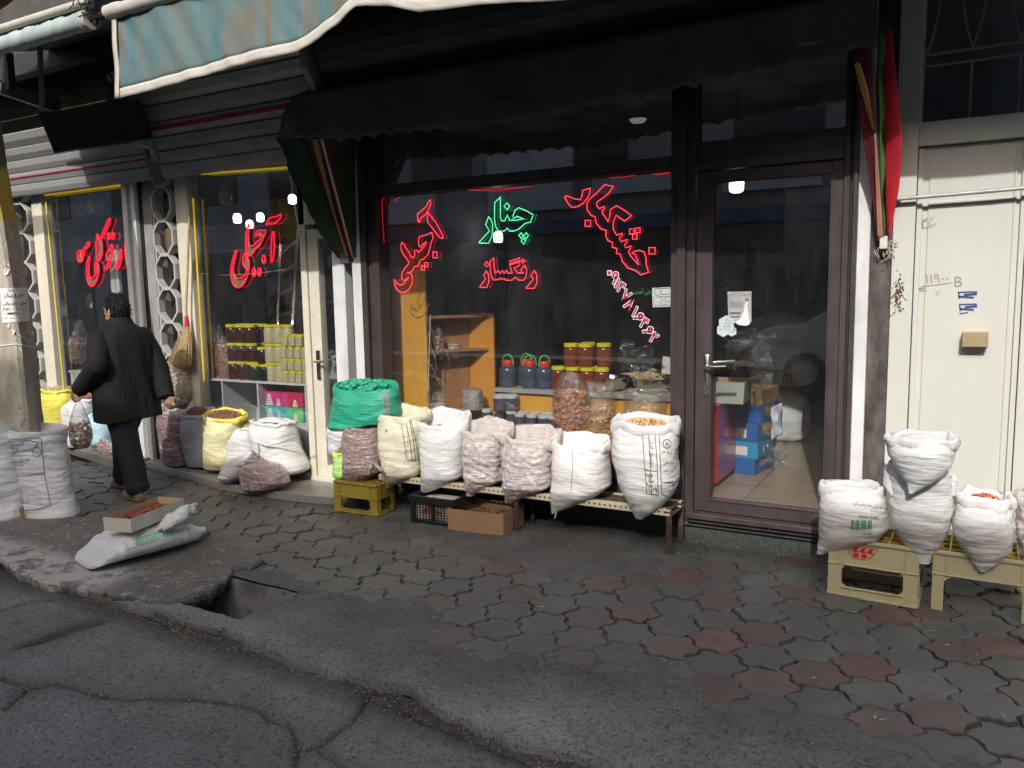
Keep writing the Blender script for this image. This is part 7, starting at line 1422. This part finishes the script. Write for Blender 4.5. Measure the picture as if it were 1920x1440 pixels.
# trousers
t_ = MB(); t_.tube([W(0, 0, 1.0), W(0, 0, .88), W(0, 0, .80)], [.15, .165, .13], 20)
for h_, k_, a_, sg in ((hipL, kneeL, ankL, 1), (hipR, kneeR, ankR, 2)):
    L = [h_ + up * .02, h_ * .5 + k_ * .5, k_, k_ * .5 + a_ * .5 - f * .012, a_ + up * .035, a_ - up * .035 - f * .01]; rad = [.125, .118, .100, .092, .090, .094]; P, Q = [], []
    for t in np.linspace(0, 5, 40): i = min(4, int(t)); u = t - i; P.append(L[i].lerp(L[i + 1], u)); Q.append((rad[i] * (1 - u) + rad[i + 1] * u) * (1 + .05 * math.sin(t * 6 + sg) * max(0, t - 2.6) / 2 + .05 * nz(t * 2.2, sg * 5)))
    t_.tube(P, Q, 22)
tr = remesh(t_.build('trousers', jean, man), .010, 4); tr.name = 'trousers'
# shoes
def shoe(a_, d, lift):
    s = Vector((-d.y, d.x, 0)); m = MB(); k = MB(); z0 = 0.004
    S = [(-.085, .030, .070), (-.07, .037, .088), (-.02, .041, .098), (.04, .044, .080), (.09, .049, .060), (.14, .048, .048), (.18, .038, .038), (.198, .018, .026)]; R_ = []
    for x, w_, hh in S: R_.append([Vector((a_.x, a_.y, z0 + .022)) + d * x + s * (w_ * math.copysign(abs(math.cos(q)) ** .8, math.cos(q))) + up * (hh * max(0, math.sin(q)) ** .75 + lift * max(0, -x + .06)) for q in np.linspace(0, 6.283, 22, endpoint=False)])
    m.loft(R_); R_ = []
    for x, w_, hh in S: R_.append([Vector((a_.x, a_.y, z0)) + d * (x * 1.03) + s * ((w_ + .006) * math.cos(q)) + up * (.028 if math.sin(q) > 0 else 0) + up * (lift * max(0, -x + .06)) for q in np.linspace(.05, 6.333, 22, endpoint=False)])
    k.loft(R_); o = m.build('shoe', tanl, man, smooth=70); k.build('sole', sole, o, smooth=40); q = MB()
    for i in range(3): q.bar(Vector((a_.x, a_.y, .112 - i * .013)) + d * (.04 + .022 * i) - s * .022, Vector((a_.x, a_.y, .112 - i * .013)) + d * (.045 + .022 * i) + s * .022, .004, .004)
    q.build('laces', M('lace', (.35, .27, .18), .8), o)
shoe(Vector((-5.80, -.97, 0)), Vector((-.985, .17, 0)).normalized(), 0.0); shoe(Vector((-6.225, -.77, 0)), Vector((-.95, .1, 0)).normalized(), .12)
# the bag he carries
gx = Vector(onY(146, 742, -1.14)); bb_ = Vector(onY(153, 838, -1.14)); hb = thing('film_bag', 'clear film bag of walnuts hanging from the man\'s left hand', 'bag', bb_); rr = []; Hb = gx.z - bb_.z
for s in np.linspace(0, 1, 30):
    k = np.interp(s, [0, .06, .25, .5, .7, .85, .95, 1], [.5, .85, 1.0, .85, .55, .28, .10, .06]); rr.append([bb_.lerp(gx, s) + Vector((.098 * k * math.cos(a) * (1 + .15 * nz(math.cos(a) * 2, math.sin(a) * 2, s * 5)), .085 * k * math.sin(a), 0)) for a in np.linspace(0, 6.283, 26, endpoint=False)])
MB().loft(rr, cap=False).build('film', film, hb, smooth=80); nb_ = MB()
for i in range(150):
    s = random.random() ** 1.1 * .48; a = random.random() * 6.283; k = np.interp(s, [0, .06, .25, .5], [.5, .85, 1.0, .85]) * (.86 if random.random() < .7 else random.random() * .8); blob(nb_, bb_.lerp(gx, s) + Vector((.09 * k * math.cos(a), .078 * k * math.sin(a), 0)), .0165)
nb_.build('contents', N_walnut, hb, smooth=60)
# ================================================================ A PARKED CAR THE DOOR GLASS MIRRORS
car = thing('parked_car', 'silver saloon car parked across the road behind the viewpoint, mirrored in the door glass', 'car', (-.6, -8.4, 0)); silver = M('car_silver', (.62, .64, .67), .35, .1, var=.03, coat=.6); tint = M('car_glass', (.012, .014, .016), .06)
prof = [(-2.80, .35), (-2.84, .62), (-2.78, .90), (-2.62, .98), (-2.15, 1.02), (-1.55, 1.38), (-.9, 1.46), (-.2, 1.42), (.55, 1.02), (1.30, .92), (1.52, .70), (1.55, .35)]
rings = []
for y, ins, dz in ((-7.58, .03, 0), (-7.62, .0, 0), (-8.4, -.02, .02), (-9.2, 0, 0), (-9.24, .03, 0)):
    rings.append([(-.6 + (x + .6) * (1 - ins), y - (np.sign(y + 8.4) * max(0, z - .95) * .42), z * (1 - ins * .4) + dz * (z > 1.2)) for x, z in prof])
MB().loft(rings).build('body', silver, car, smooth=35)
for sgn, yb in ((1, -7.61), (-1, -9.19)):
    yy = lambda z: yb - sgn * (max(0, z - .95) * .42) + sgn * .012
    for poly in ([(-1.42, 1.04), (-1.30, 1.34), (-.86, 1.40), (-.80, 1.02)], [(-.72, 1.02), (-.76, 1.40), (-.25, 1.37), (.36, 1.02)]): MB().add([(x, yy(z), z) for x, z in poly], [(0, 1, 2, 3)]).build('side_window', tint, car)
for x in (-2.05, .75):
    for y in (-7.66, -9.14): wq = MB(); wq.tube([(x, y - .09, .31), (x, y + .09, .31)], .31, 28); o = wq.build('wheel', black, car, smooth=40); MB().tube([(x, y - .094, .31), (x, y + .094, .31)], .19, 20).build('rim', alu, o, smooth=40)
for y0_, y1_ in ((-7.97, -7.60), (-9.2, -8.83)): MB().prism([(-2.845, y0_, .72), (-2.82, y0_, .90), (-2.60, y1_ if y0_ > -8.4 else y0_, .92), (-2.72, y1_ if y0_ > -8.4 else y0_, .74)], (0, .03, 0)).build('tail_light', M('tail_red', (.20, .01, .01), .2, coat=.5), car)
MB().add([(-2.62, -7.585 + 0, .88), (-2.80, -7.585, .74), (-2.5, -7.585, .82), (-2.42, -7.585, .90)], [(0, 1, 2, 3)]).build('tail_light', MATS['tail_red'], car)
